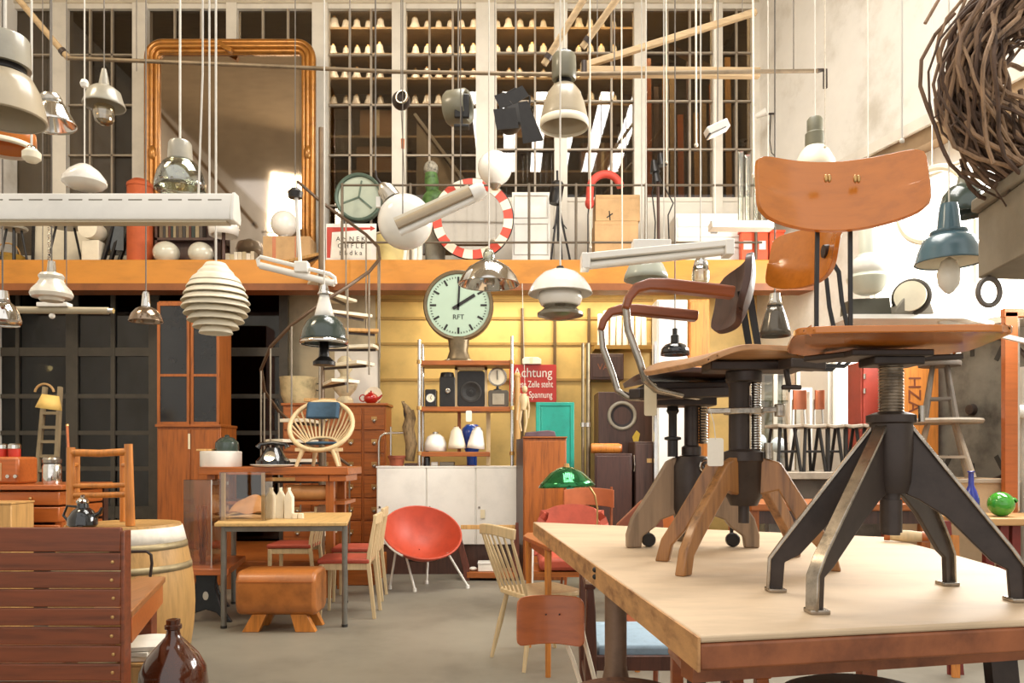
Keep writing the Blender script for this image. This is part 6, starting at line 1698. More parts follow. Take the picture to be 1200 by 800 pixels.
# bookshelf in front of mirror left part
Y = 9.0
t = T('low_bookcase', 'low dark bookcase standing in front of the lower left of the gilt mirror', 'shelf', (X(220, Y), Y, ZG))
bx0, bx1 = X(184, Y), X(256, Y); zs = Z(280, Y)
t.p('shelf_board', B().box(bx0, bx1, Y - .06, Y + .06, zs - .03, zs), w_dark)
t.p('side_panel', B().box(bx0, bx0 + .03, Y - .06, Y + .06, ZG, Z(256, Y)), w_dark)
t.p('side_panel', B().box(bx1 - .03, bx1, Y - .06, Y + .06, ZG, Z(256, Y)), w_dark)
t.p('back_panel', B().box(bx0, bx1, Y + .06, Y + .075, ZG, Z(256, Y)), w_dark)
cols = ['#6b5a44', '#3f3a34', '#8a7a5e', '#5a2f22', '#2f3a34', '#9a8a6a', '#4a4038']
x = bx0 + .05; k = 0; first = None
while x < X(236, Y):
    w_ = random.uniform(.022, .045); h = random.uniform(.15, .205)
    m = mat('book_%d' % (k % 7), cols[k % 7], .6, 0, .06, 8)
    o = one('book', 'worn dark-spined book in the row on the low bookcase', 'book', B().box(x, x + w_, Y - .055, Y + .05, zs + .001, zs + h), m, 'books on the low bookcase', bev=.003)
    x += w_ + .003; k += 1
x = X(266, 8.85); k = 0
while x < X(299, 8.85):
    w_ = random.uniform(.025, .05); m = mat('pale_book_%d' % (k % 3), ['#d8cbb0', '#c2b28e', '#e6dcc8'][k % 3], .7)
    one('book', 'pale-spined book in the short row on the gallery floor before the mirror', 'book', B().box(x, x + w_, 8.8, 8.93, ZG + .001, ZG + random.uniform(.11, .15)), m, 'pale books on the gallery floor', bev=.002)
    x += w_ + .003; k += 1
t = T('glass_bowl_lampshade', 'wide white glass shade on a short stand at the right end of the low bookcase', 'lampshade', (X(262, 8.72), 8.72, ZG))
t = t
t.p('glass_bowl', B().lathe([(.05, Z(258, 8.8)), (.14, Z(262, 8.8)), (.17, Z(270, 8.8)), (.155, Z(279, 8.8))], (X(262, 8.72), 8.72, 0), 28), opal, solid=.006)
t.p('stand', B().lathe([(0, ZG), (.06, ZG), (.02, ZG + .03), (.02, Z(262, 8.8)), (0, Z(262, 8.8))], (X(262, 8.72), 8.72, 0), 16), w_dark)
# globe on carton
Y = 8.8
t = T('carton_box', 'long low cardboard carton with tape at the right foot of the mirror', 'box', (X(340, Y), Y, ZG))
t.p('carton', B().box(X(313, Y), X(367, Y), Y - .15, Y + .15, ZG, Z(281, Y)), card, bev=.004)
for px in (326, 352): t.p('tape', B().box(X(px - 2, Y), X(px + 2, Y), Y - .153, Y + .153, ZG + .001, Z(280.8, Y)), ply_brown)
t = T('table_globe_lamp', 'round white glass globe lamp standing on the cardboard carton', 'lamp', (X(333, Y), Y, Z(281, Y)))
rr_ = 15.5 * S(Y); zc = Z(281, Y) + .03 + rr_
t.p('globe', B().ball((X(333, Y), Y, zc), rr_, 28), opal)
t.p('foot', B().lathe([(0, Z(281, Y)), (.08, Z(281, Y)), (.06, Z(281, Y) + .05), (0, Z(281, Y) + .06)], (X(333, Y), Y, 0), 20), chrome)
# left: stools, drum, chairs
def small_stool(label, px0, px1, py, Y, m, name='stool'):
    t = T(name, label, 'stool', (X((px0 + px1) / 2, Y), Y, ZG), 'stools at the left of the gallery')
    cx = X((px0 + px1) / 2, Y); rr_ = (px1 - px0) / 2 * S(Y); zt = Z(py, Y)
    t.p('seat', B().lathe([(0, zt), (rr_ * .95, zt), (rr_, zt - .012), (rr_ * .95, zt - .03), (0, zt - .03)], (cx, Y, 0), 26), m)
    for a in (30, 120, 210, 300):
        d = V((math.cos(R(a)), math.sin(R(a)), 0)); t.p('leg', B().tube([V((cx, Y, zt - .03)) + d * rr_ * .5, V((cx, Y, ZG)) + d * rr_ * .95], .013, 8), black)
small_stool('round grey stool on thin black legs at the left end of the gallery', 2, 31, 266, 8.8, greyen)
small_stool('round grey stool on thin black legs beside the bullet-shaped drum on the gallery', 58, 95, 263, 8.8, greyen)
t = T('metal_drum', 'cream round-fronted drum standing on the gallery beside folded chairs', 'drum', (X(110, 8.85), 8.85, ZG))
c = (X(108, 8.85), 8.85, Z(270, 8.85))
t.p('shell', B().lathe([(.08, -.13), (.09, -.14), (.105, -.13), (.11, .10), (0, .11)], c, 28, M.Rotation(R(90), 3, 'X')), cream)
t.p('mesh_front', B().lathe([(0, .135), (.082, .135), (.082, .13), (0, .13)], c, 26, M.Rotation(R(-90), 3, 'X')), black)
t.p('stand', B().box(c[0] - .1, c[0] + .1, 8.8, 8.95, ZG, c[2] - .12), cream, bev=.01)
t = T('folded_chair', 'dark folded chairs leaning together left of the terracotta column', 'chair', (X(136, 8.9), 8.9, ZG))
for k, (a, b_) in enumerate(((122, 132), (128, 138), (135, 146))):
    t.p('frame', B().bar((X(a, 8.9), 8.85 + .05 * k, ZG), (X(b_, 8.9), 8.95 + .05 * k, Z(259, 8.9)), .03, .05, (0, 1, 0)), black)
t.p('slat_back', B().sheet(lambda u, v: V((X(128 + 14 * u, 8.9), 8.93 + .03 * u, Z(292 - 28 * v, 8.9))), 4, 4, .02), mat('blue_grey_paint', '#4c545a', .5))
t = T('yellow_basket', 'round yellow basket half cut off at the left edge of the gallery', 'basket', (X(8, 9.2), 9.2, ZG))
t.p('basket', B().lathe([(0, ZG), (.12, ZG), (.18, ZG + .1), (.19, ZG + .2), (.17, ZG + .19), (.11, ZG + .03), (0, ZG + .03)], (X(8, 9.2), 9.2, 0), 26), mat('mustard', '#b58a2e', .7, 0, .15, 20))
t.p('handle', B().torus((X(8, 9.2), 9.2, ZG + .19), .16, .01, M.Rotation(R(90), 3, 'X'), 20, 6, 0, 180), beech)
t = T('pale_board', 'pale board leaning behind the stools at the left of the gallery', 'board', (X(70, 9.3), 9.3, ZG))
t.p('board', B().prism([(X(38, 9.3), 9.3, ZG), (X(112, 9.3), 9.3, ZG), P(98, 236, 9.42), P(40, 236, 9.42)], (0, .02, 0)), cream)
t.p('edge', B().bar((X(38, 9.28), 9.28, ZG), P(40, 236, 9.40), .03, .02), black)

# green clock back, poster, crate
Y = 8.95; c = (X(421, Y), Y, Z(232, Y)); rr_ = 28 * S(Y)
t = T('green_clock_case', 'round grey-green empty clock case hanging at the gallery beside the stair', 'clock', (c[0], Y, c[2] - rr_))
rx = M.Rotation(R(90), 3, 'X')
t.p('case', B().lathe([(0, -.08), (rr_ * .95, -.08), (rr_, -.04), (rr_, .05), (rr_ * .95, .06), (rr_ * .88, .05), (rr_ * .87, .02), (0, .02)], c, 44, rx), mat('verdigris', '#56675a', .45, .2, .12, 6))
t.p('dial', B().lathe([(0, 0), (rr_ * .86, 0), (0, .004)], (c[0], Y - .022, c[2]), 44, rx), mat('pale_green_dial', '#a9b2a0', .5, 0, .08, 5))
for a in (10, 130, 250): t.p('bracket_arm', B().bar((c[0], Y - .03, c[2]), (c[0] + rr_ * .7 * math.sin(R(a)), Y - .03, c[2] + rr_ * .7 * math.cos(R(a))), .018, .01, (0, 1, 0)), MATS['verdigris'])
t.p('hanger', B().box(c[0] - .02, c[0] + .02, Y + .05, YW - .03, c[2] - .02, c[2] + .02), iron)
Y = 8.8
t = T('arrow_poster', 'white poster with red edge and arrow and rows of black letters on the gallery', 'poster', (X(415, Y), Y, ZG))
t.p('board', B().box(X(382, Y), X(441, Y), Y, Y + .01, ZG, Z(262, Y)), white_m)
t.p('red_field', B().prism([P(383, 263 + 3, Y - .002), P(383, 302, Y - .002), P(387, 302, Y - .002), P(389, 272, Y - .002), P(436, 268.5, Y - .002), P(436, 266.5, Y - .002)], (0, .002, 0)), red)
t.p('arrow_head', B().prism([P(434, 264.5, Y - .0025), P(440, 267.5, Y - .0025), P(434, 270.5, Y - .0025)], (0, .002, 0)), red)
t.p('text_sheet', B().prism([P(388, 302.5, Y - .006), P(435, 302.5, Y - .006), P(434, 274, Y - .006), P(389, 275, Y - .006)], (0, .003, 0)), paper)
for i, s_ in enumerate(('A M N E K', 'C H F L E', 'b h d k a')): t.text('lettering', s_, ink, .075, P(411, 280 + 8.2 * i, Y - .008), (R(90), 0, 0), ext=.0005)
t = T('cream_drum', 'yellow-cream cylindrical canister right of the arrow poster', 'container', (X(450, 8.85), 8.85, ZG))
t.p('body', B().lathe([(0, ZG), (.16, ZG), (.165, ZG + .02), (.165, Z(276, 8.85)), (0, Z(275, 8.85))], (X(457, 8.9), 8.9, 0), 28), mat('yellow_cream', '#d0bd7c', .5, 0, .08, 5))
t.p('lid', B().lathe([(0, Z(275, 8.85)), (.17, Z(275, 8.85)), (.17, Z(273.5, 8.85)), (0, Z(272, 8.85))], (X(457, 8.9), 8.9, 0), 28), cream)
for k in range(4):
    one('paper_roll', ['white rolled paper leaning at the canister, leftmost of four', 'white rolled paper near the canister, second of four', 'white rolled paper under the globe lamp, third of four', 'white rolled paper farthest from the canister'][k], 'paper roll', B().tube([(X(474 + 6 * k, 8.9), 8.85, ZG + .001), (X(475 + 6 * k, 8.95), 8.97, Z(278 + 3 * (k % 2), 8.9))], .03, 12), paper, 'paper rolls on the gallery')
# cactus
Y = 8.98
t = T('potted_cactus', 'green cactus with dark patterned top standing on the gallery', 'plant', (X(512, Y), Y, ZG))
t.p('pot', B().lathe([(0, ZG), (.11, ZG), (.14, Z(255, Y)), (.15, Z(252, Y)), (.13, Z(252, Y)), (0, Z(256, Y))], (X(510, Y), Y, 0), 24), mat('grey_pot', '#8a8678', .7, 0, .12, 8))
g1 = mat('cactus_green', '#4f7238', .55, 0, .35, 14, bump=.2)
bb = B(); 
for i in range(0, 11):
    pass
t.p('lower_stem', B().ball((X(509, Y), Y, Z(238, Y)), .15, 24, sz=1.05), g1)
t.p('upper_stem', B().tube([P(507, 226, Y), P(506, 214, Y), P(505, 203, Y)], [.07, .085, .07], 14), g1)
t.p('seed_head', B().ball((X(505, Y), Y, Z(198, Y)), .085, 18, sz=1.1), mat('seed_pattern', '#8f897a', .6, 0, .5, 30, dark='#2c2a24'))
# ring mirror
Y = 8.75; c = V((X(554, Y), Y, Z(257, Y))); R1, R0_ = 47 * S(Y), 36.5 * S(Y)
t = T('ring_mirror', 'round mirror framed by a ring of red and white segments on the gallery', 'mirror', (c.x, Y, ZG))
for i in range(24):
    b = B()
    o = []
    for rr_, rng in ((R1, range(0, 4)), (R0_, range(3, -1, -1))):
        for j in rng:
            a = R(i * 15 + j * 5); o.append(V((c.x + rr_ * math.cos(a), Y - .03, c.z + rr_ * math.sin(a))))
    b.prism(o, (0, .03, 0))
    t.p('white_segment' if i % 2 else 'red_segment', b, cream if i % 2 else mat('segment_red', '#c8452e', .4, 0, .08, coat=.2))
t.p('rim', B().torus(c + V((0, -.015, 0)), R1, .012, rx, 60, 6), black)
t.p('glass', B().lathe([(0, 0), (R0_, 0), (R0_, .012), (0, .02)], (c.x, Y - .008, c.z), 48, rx), mat('ring_mirror_glass', '#c8bcaa', .06, 1, .03))
# white door cabinet
Y = 9.0
t = T('white_door', 'white panelled door leaning on the gallery right of the ring mirror', 'door', (X(622, Y), Y, ZG))
t.p('panel', B().box(X(600, Y), X(645, Y), Y, Y + .04, ZG, Z(225, Y)), white_m, bev=.004)
for a in ((603, 642, 229, 255), (603, 642, 262, 298)):
    mb = B()
    mb.tube([P(a[0], a[2], Y - .002), P(a[1], a[2], Y - .002), P(a[1], a[3], Y - .002), P(a[0], a[3], Y - .002), P(a[0], a[2], Y - .002)], .010, 6, False)
    t.p('moulding', mb, mat('moulding_grey', '#cfccc4', .5))
# tripod
Y = 8.8
t = T('light_stand', 'black tripod light stand with black lamp head on the gallery', 'stand', (X(654, Y), Y, ZG))
for px, dy in ((645, -.05), (669, .0), (660, .16)): t.p('leg', B().tube([P(654, 238, Y), (X(px, Y), Y + dy, ZG)], .013, 8), black)
t.p('column', B().tube([(X(654, Y), Y, ZG + .25), P(653, 200, Y)], .014, 8), black)
t.p('lamp_head', B().lathe([(0, -.13), (.06, -.13), (.075, -.08), (.075, .10), (.05, .13), (0, .13)], P(652, 226, Y), 18, M.Rotation(R(10), 3, 'Y')), black)
t.p('spreader', B().tube([P(648, 268, Y), P(654, 255, Y), P(664, 268, Y)], .007, 6), black)
# cartons
Y = 8.88
for (a, b_, c_, d, lab) in ((697, 748, 259, 303, 'lower one of two stacked cardboard boxes on the gallery'), (698, 750, 228, 259, 'upper one of two stacked cardboard boxes with a black mark on the gallery')):
    t = T('cardboard_box', lab, 'box', (X((a + b_) / 2, Y), Y, Z(d, Y) if d < 303 else ZG), 'cardboard boxes on the gallery')
    zz = Z(d, Y) + .002 if d < 303 else ZG
    t.p('carton', B().box(X(a, Y), X(b_, Y), Y, Y + .32, zz, Z(c_, Y)), card, bev=.004)
    t.p('flap', B().box(X(a, Y) + .005, X(b_, Y) - .005, Y - .003, Y, Z(c_ + 4, Y), Z(c_ + .5, Y)), card)
    if d < 303: 
        mk = B(); mk.bar(P(714, 247, Y - .002), P(715, 258, Y - .002), .012, .003, (0, 1, 0)); mk.bar(P(711, 255, Y - .002), P(718, 250, Y - .002), .012, .003, (0, 1, 0)); t.p('marking', mk, ink)
t = T('red_headphones', 'large red padded hoop resting over the upper cardboard box', 'hoop', P(710, 240, 8.92))
t.p('hoop', B().tube([P(691, 236, 8.92)] + arc(P(709.5, 222, 8.92), 18 * S(8.9), 180, 8, 16), .045, 12), mat('coral_red', '#c8483a', .6, 0, .1, 10))
t.p('pad', B().ball(P(691, 238, 8.92), .055, 14, sz=1.3), MATS['coral_red'])
t.p('cable', B().tube([P(690, 242, 8.92), P(689, 252, 8.92), (X(689, 8.92), 8.92, ZG)], .008, 6), black)
# dark lamp stand with cables
Y = 8.75
t = T('multi_lamp_stand', 'thin dark floor lamp stand with several heads and loose cables right of the cartons', 'lamp', (X(772, Y), Y, ZG))
t.p('pole', B().tube([(X(772, Y), Y, ZG), P(771, 205, Y)], .018, 8), w_dark)
for px, py in ((766, 188), (774, 180), (768, 200)): t.p('lamp_head', B().tube([P(px, py, Y), P(px + 2, py + 14, Y)], [.03, .06], 12), black)
t.p('cable', B().tube([P(771, 205, Y), P(779, 220, Y), P(789, 238, Y), P(783, 252, Y), P(784, 280, Y), (X(784, Y), Y, ZG)], .008, 6), black)
t.p('cable', B().tube([P(770, 205, Y), P(764, 225, Y), P(768, 260, Y), (X(766, Y), Y, ZG)], .008, 6), black)
t.p('base', B().lathe([(0, ZG), (.12, ZG), (.12, ZG + .02), (.02, ZG + .04), (0, ZG + .04)], (X(772, Y), Y, 0), 20), black)
# white chest and red crates
Y = 8.86
t = T('white_chest', 'long low white chest with drawers at the right end of the gallery', 'cabinet', (X(835, Y), Y, ZG))
t.p('body', B().box(X(792, Y), X(878, Y), Y, Y + .4, ZG, Z(250, Y)), white_m, bev=.006)
for i in range(3): 
    o = t.p('drawer', B().box(X(794, Y), X(876, Y), Y - .015, Y, Z(266 + 12 * i, Y), Z(255 + 12 * i, Y)), white_m, bev=.004)
    t.p('handle', B().box(X(832, Y), X(840, Y), Y - .03, Y - .015, Z(262 + 12 * i, Y), Z(260 + 12 * i, Y)), steel, o)
for a, b_, lab in ((868, 884, 'left one of three bright orange-red crates at the right end of the gallery'), (886, 900, 'middle one of three bright orange-red crates at the right end of the gallery'), (902, 919, 'right one of three bright orange-red crates')):
    t = T('red_crate', lab, 'crate', (X((a + b_) / 2, 8.72), 8.72, ZG), 'orange-red crates on the gallery')
    xa, xb = X(a, 8.72), X(b_, 8.72)
    om = mat('orange_red_crate', '#d8542a', .45, 0, .08, 6)
    t.p('body', B().box(xa, xb, 8.71, 8.80, ZG, Z(270, 8.7)), om, bev=.01)
    t.p('rim', B().box(xa - .01, xb + .01, 8.70, 8.81, Z(272, 8.7), Z(269, 8.7)), om, bev=.004)
    t.p('label', B().box(xa + .03, xb - .03, 8.706, 8.71, Z(292, 8.7), Z(282, 8.7)), white_m)
# glass rods rack
t = T('glass_tube_rack', 'rack of upright clear glass tubes on a white hanging board above the crates', 'rack', (X(870, 7.2), 7.2, Z(270, 7.2)))
Y = 7.2
t.p('board', B().box(X(832, Y), X(905, Y), Y - .08, Y + .08, Z(269, Y), Z(261, Y)), white, bev=.006)
for px in (868, 876, 886, 894): t.p('glass_tube', B().tube([P(px, 261, Y), P(px, 178 + (px % 7) * 4, Y)], .026, 12), clearg)
for px in (838, 900): t.p('cord', B().tube([P(px, 261, Y), (X(px, Y), Y, CEIL - .01)], .004, 6), cord_w)

# ================================================================ store room behind the upper windows
Y = 10.7
t = T('store_shelf', 'tall wooden store shelf full of white glass behind the upper middle windows', 'shelf', (X(500, Y), Y, ZG))
rowsz = [Z(py, Y) for py in (40, 70, 98, 128, 165, 205, 250)]
sx0, sx1 = X(385, Y), X(745, Y)
for z in rowsz: t.p('board', B().box(sx0, sx1, Y - .18, Y + .25, z - .03, z), old_timber)
for px in (385, 470, 570, 660, 745): t.p('upright', B().box(X(px, Y) - .03, X(px, Y) + .03, Y - .16, Y + .2, ZG, wz), old_timber)
sh = T('stored_lampshade', 'white glass lampshade in the rows on the store shelf behind the upper windows', 'lampshade', (0, 0, 0), 'glass shades on the store shelf')
sh.p('shade', B().lathe([(.03, .20), (.05, .19), (.06, .12), (.10, .02), (.10, 0)], (0, 0, 0), 16), opal, solid=.004)
sh.p('collar', B().lathe([(.03, .19), (.03, .23), (0, .23)], (0, 0, 0), 12), brass)
first = True
for r, z in enumerate(rowsz[:4]):
    for k in range(26):
        px = 392 + k * 13.6 + .3 * random.uniform(-2, 2)
        if any(abs(px - q) < 11 for q in (470, 570, 660, 745)) or px > 730: continue
        s_ = random.uniform(.72, .9)
        loc = (X(px, Y), Y - .06 + random.uniform(-.02, .05), z + .002)
        if first: sh.move(loc); first = False
        else: clone(sh, loc, 0, sh.o['label'], scale=s_)
for a, b_, c_, d, lab in ((424, 466, 134, 164, 'brown carton on the store shelf behind the upper middle window, top one'), (420, 464, 176, 204, 'brown carton on the store shelf behind the upper middle window, one board lower'), (590, 640, 140, 164, 'brown carton on the store shelf right of the small globe lamp'), (680, 730, 172, 204, 'brown carton on the store shelf behind the window over the stacked boxes')):
    t = T('stored_carton', lab, 'box', (X((a + b_) / 2, Y), Y, Z(d, Y)), 'cartons on the store shelf')
    zz = min(rowsz, key=lambda q: abs(q - Z(d, Y)))
    t.p('carton', B().box(X(a, Y), X(b_, Y), Y - .14, Y + .2, zz + .001, Z(c_, Y)), mat('old_carton', '#8f6c46', .8, 0, .1), bev=.004)
    t.p('tape', B().box(X((a + b_) / 2, Y) - .02, X((a + b_) / 2, Y) + .02, Y - .143, Y - .14, zz + .002, Z(c_, Y)), tagp)
# roof timbers in the store
for i, (a, b_) in enumerate((((60, 20), (160, 120)), ((90, 10), (190, 60)), ((690, 10), (880, 110)), ((760, 10), (890, 60)))):
    b = B().bar(P(*a, 11.4), P(*b_, 11.4), .12, .16, (0, 1, 0))
    struct('trim_%d' % (20 + i), b, wood('roof_timber', '#6a5238', 'x', .8, .2))
# wooden planks stacked upright in the right store bays
for k in range(12):
    px = 762 + k * 9.4
    one('stored_plank', 'brown wooden board in the upright row behind the upper right windows', 'board', B().bar((X(px, 10.6), 10.6, ZG), (X(px, 10.6), 10.75, Z(random.uniform(60, 130), 10.6)), random.uniform(.05, .085), .03, (0, 1, 0)), [ply_brown, w_dark, beech, old_timber][k % 4], 'boards behind the upper right windows')
t = T('grey_tarpaulin', 'sloping grey sheet stretched behind the window above the cactus', 'sheet', (X(520, 10.1), 10.1, ZG))
t.p('sheet', B().sheet(lambda u, v: V((X(486 + 90 * u, 10.05), 10.05 + .25 * v + .03 * math.sin(7 * u + 4 * v), ZG * (1 - v) + v * Z(135 + 120 * u, 10.05))), 12, 10, .015), mat('tarp_grey', '#b5a994', .8, 0, .08, 3))
t.p('batten', B().bar(P(486, 134, 10.28), P(576, 254, 10.28), .05, .04), white_m)
# ================================================================ right side
# metal trough with vine wreath
t = T('zinc_trough', 'large grey zinc trough with folded lip jutting in from the right edge', 'trough', (2.1, 2.9, 1.95))
A_ = (X(1146, 3.0), 3.0); Bn = (X(1204, 2.62), 2.62)
plan = [A_, Bn, (2.7, 2.70), (2.75, 3.1)]
zb, zt = 1.945, 2.20
t.p('body', B().prism([(x, y, zb) for x, y in plan], (0, 0, zt - zb)), grey_box, bev=.006)
lipp = [(A_[0] - .03, A_[1] + .0), (Bn[0] - .02, Bn[1] - .05), (2.72, 2.62), (2.8, 3.14)]
t.p('lip', B().prism([(x, y, zt) for x, y in lipp], (0, 0, .05)), grey_box, bev=.01)
t.p('support_post', B().bar((2.6, 2.9, 0), (2.6, 2.9, zb), .06, .06), grey_box)
t = T('iron_ring', 'dark iron ring hanging under the zinc trough', 'ring', P(1160, 360, 2.95))
c = P(1159, 342, 2.95)
t.p('ring', B().torus(c, .052, .010, M.Rotation(R(90), 3, 'X') @ M.Diagonal((.8, 1.0, 1)), 30, 8), mat('ring_grey', '#77706a', .4, .4))
t.p('eyelet', B().tube([c + V((0, 0, .05)), (c.x, c.y, zb)], .006, 6), iron)
t = T('vine_wreath', 'huge tangled wreath of dry brown vines resting on the zinc trough', 'wreath', (X(1200, 2.75), 2.75, zt + .05))
wc = V((X(1222, 2.8), 2.78, Z(118, 2.8) + .06)); 
vb = [B() for _ in range(3)]
for k in range(300):
    r0 = random.gauss(.272, .05); y0 = random.gauss(0, .05); ph = random.uniform(0, 360); span = random.uniform(60, 200); pts = []
    ex = random.uniform(-.05, .05); w1, w2 = random.uniform(0, 6), random.uniform(0, 6)
    for i in range(16):
        a = R(ph + span * i / 15)
        rr_ = r0 + .022 * math.sin(3 * a + w1) + .014 * math.sin(7 * a + w2) + 2.2 * ex * (i / 15 - .5)
        p = wc + V((rr_ * math.cos(a) * 1.0, y0 + .05 * math.sin(2 * a + w2) + .02 * math.sin(5 * a + w1), rr_ * math.sin(a) * 1.12))
        pts.append(p)
    vb[k % 3].tube(pts, [random.uniform(.004, .009)] * 16, 6)
vines_n = ['#7d6450', '#9a7d62', '#574336']
for i, b in enumerate(vb):
    t.p('vines', b, wood('vine_%d' % i, vines_n[i], 'z', .8, .3), kind='stuff')
tw = B()
for k in range(14):
    a = R(random.uniform(100, 250)); p = wc + V((.33 * math.cos(a), random.uniform(-.05, .05), .36 * math.sin(a)))
    pts = [p]; 
    for j in range(4): pts.append(pts[-1] + V((random.uniform(-.03, .03), random.uniform(-.01, .01), -random.uniform(.01, .05))))
    tw.tube(pts, .003, 5)
t.p('loose_tendrils', tw, MATS['vine_2'], kind='stuff')

# wall shelf with fan and box in front of the bright window
Y = 5.3
zsf = Z(371, Y)
t = T('window_shelf', 'white wall shelf in front of the bright window carrying box and wheel', 'shelf', (X(1060, Y), Y, zsf - .03))
t.p('board', B().prism([(X(985, Y), Y - .1, zsf - .03), (X(1120, Y), Y - .1, zsf - .03), (X(1165, Y), Y + .1, zsf - .03), (X(1165, 5.5), 5.5, zsf - .03), (X(985, Y), 5.5, zsf - .03)], (0, 0, .03)), white_m)
t.p('bracket', B().bar((X(1100, Y), Y, zsf - .03), (wallx(Y) - .03, Y, zsf - .35), .03, .03), white_m)
one('metal_box', 'dark olive metal box under the white stepped lamp', 'box', B().prism([(X(997, 5.25), 5.25, zsf + .001), (X(1045, 5.25), 5.25, zsf + .001), (X(1043, 5.25), 5.25, Z(348, 5.25)), (X(998, 5.25), 5.25, Z(350, 5.25))], (0, .18, 0)), mat('olive_box', '#4f4c3e', .5, 0, .1), bev=.006)
t = T('spoked_wheel', 'small dark spoked wheel on a grey foot in front of the bright window', 'wheel', P(1070, 371, 5.25))
c = P(1068, 348, 5.22); rr_ = .112
rz = M.Rotation(R(-38), 3, 'Z') @ M.Rotation(R(90), 3, 'X')
t.p('rim', B().torus(c, rr_, .016, rz, 36, 8), mat('wheel_iron', '#4a443c', .5, .3))
t.p('disc', B().lathe([(0, .03), (rr_ * .9, .03), (rr_ * .9, .05), (0, .05)], c, 30, rz), cream)
sp = B()
for k in range(10):
    a = R(36 * k); p = rz @ V((math.cos(a), math.sin(a), 0)); sp.tube([c, c + p * rr_], .006, 6)
t.p('spokes', sp, MATS['wheel_iron'])
t.p('drum', B().lathe([(rr_ * .95, .0), (rr_ * .95, -.10), (0, -.10)], c, 30, rz), MATS['wheel_iron'])
t.p('foot', B().prism([(c.x - .13, 5.2, zsf + .001), (c.x + .15, 5.2, zsf + .001), (c.x + .12, 5.2, zsf + .10), (c.x - .05, 5.2, zsf + .13)], (0, .14, 0)), grey_box, bev=.01)
t = T('pale_hoop', 'large pale wooden hoop hanging behind the blue-grey lamp', 'hoop', P(1097, 275, 5.5))
c = P(1092, 240, 5.6)
t.p('hoop', B().torus(c, .26, .028, M.Rotation(R(-62), 3, 'Z') @ M.Rotation(R(90), 3, 'X'), 44, 8), cream)
t.p('cord', B().tube([c + V((0, 0, .26)), (c.x, c.y, CEIL - .01)], .004, 5), cord_w)

# wooden door post with the giant dial leaning behind it
pY = 5.6
t = T('timber_post', 'orange-brown upright wooden frame post at the right edge behind the nearest chair', 'frame', (X(1182, pY), pY, 0))
t.p('post', B().box(X(1175, pY), X(1190, pY), pY - .03, pY + .02, 0, Z(366, pY)), ply_brown, bev=.004)
t.p('head', B().box(X(1174, pY), X(1222, pY), pY - .03, pY + .02, Z(372, pY), Z(362, pY)), ply_brown, bev=.004)
t.p('metal_edge', B().box(X(1190.3, pY), X(1193, pY), pY - .02, pY + .02, 0, Z(375, pY)), chrome)
dY = 6.35
dc = V((wallx(dY) - .10 - .1, dY, Z(480, dY)))
n_ = V((-.958, -.287, 0)); s_ = V((-.287, .958, 0))
mx = M(((s_.x, 0, n_.x), (s_.y, 0, n_.y), (0, 1, 0)))
t = T('giant_dial', 'giant weathered dark clock dial leaning on the right wall behind the wooden post', 'clock', (dc.x, dc.y, dc.z - .6))
t.p('dial', B().lathe([(0, 0), (.60, 0), (.605, .02), (.59, .035), (0, .035)], dc, 60, mx), mat('weathered_dial', '#6f6c62', .6, .1, .35, 2.5, dark='#3c3a34', bump=.1))
tk = []
for k in range(12):
    a = R(30 * k); d = mx @ V((math.cos(a), math.sin(a), 0)); f = mx @ V((0, 0, 1))
    t.p('hour_mark', B().bar(dc + f * .037 + d * .44, dc + f * .037 + d * .56, .04, .006, f), mat('faded_mark', '#2f2d28', .7))
t.p('rim', B().torus(dc + (mx @ V((0, 0, .02))), .60, .02, mx, 60, 8), iron)
t.p('hub', B().lathe([(0, .03), (.05, .03), (.04, .07), (0, .075)], dc, 20, mx), iron)
t.p('prop', B().bar(dc + V((0, 0, -.55)), (dc.x, dc.y, 0), .10, .10), w_dark)
# grey pipe at the wall
t = T('upright_pipe', 'pale grey vertical pipe at the extreme right edge', 'pipe', (X(1203, 5.7), 5.7, 0))
t.p('pipe', B().tube([(X(1203, 5.7), 5.7, 0), (X(1203, 5.7), 5.7, Z(430, 5.7))], .05, 14), mat('pale_pipe', '#c9c4b8', .5))
t.p('valve', B().ball((X(1196, 5.66), 5.66, Z(482, 5.66)), .05, 14), white)

# table with green ball and blue bottle
tY = 5.0; tz2 = Z(607, tY)
t = T('console_table', 'wooden console table with reddish legs at the right edge carrying coloured glass', 'table', (X(1190, tY), tY + .2, 0))
t.p('top', B().box(X(1128, tY), X(1330, tY), tY, tY + .5, tz2 - .05, tz2), wood('pale_table_top', '#c99c68', 'x', .45, .12), bev=.008)
for px in (1165, 1182, 1196): t.p('leg', B().box(X(px, tY) - .02, X(px, tY) + .035, tY + .05, tY + .1, 0, tz2 - .05), maroon, bev=.003)
t.p('brace', B().bar((X(1182, tY), tY + .08, tz2 - .3), (X(1200, tY), tY + .08, tz2 - .1), .03, .03), maroon)
t.p('leg', B().box(X(1320, tY), X(1330, tY), tY + .05, tY + .1, 0, tz2 - .05), maroon)
c = (X(1173, tY + .15), tY + .15, tz2); rr_ = 14.5 * S(tY + .15)
t = T('glass_ball', 'bright green glass fishing float ball on the console table', 'ornament', c)
t.p('ball', B().ball((c[0], c[1], tz2 + rr_), rr_, 32, rings=18), gr_glass)
t.p('seal', B().lathe([(.02, 0), (.02, .012), (0, .014)], (c[0] + rr_ * .75, c[1] - rr_ * .5, tz2 + rr_ * 1.3), 12, M.Rotation(R(50), 3, 'Y')), gr_glass)
c = (X(1138, tY + .12), tY + .12, tz2)
t = T('blue_bottle', 'slim cobalt blue glass bottle at the left end of the console table', 'bottle', c)
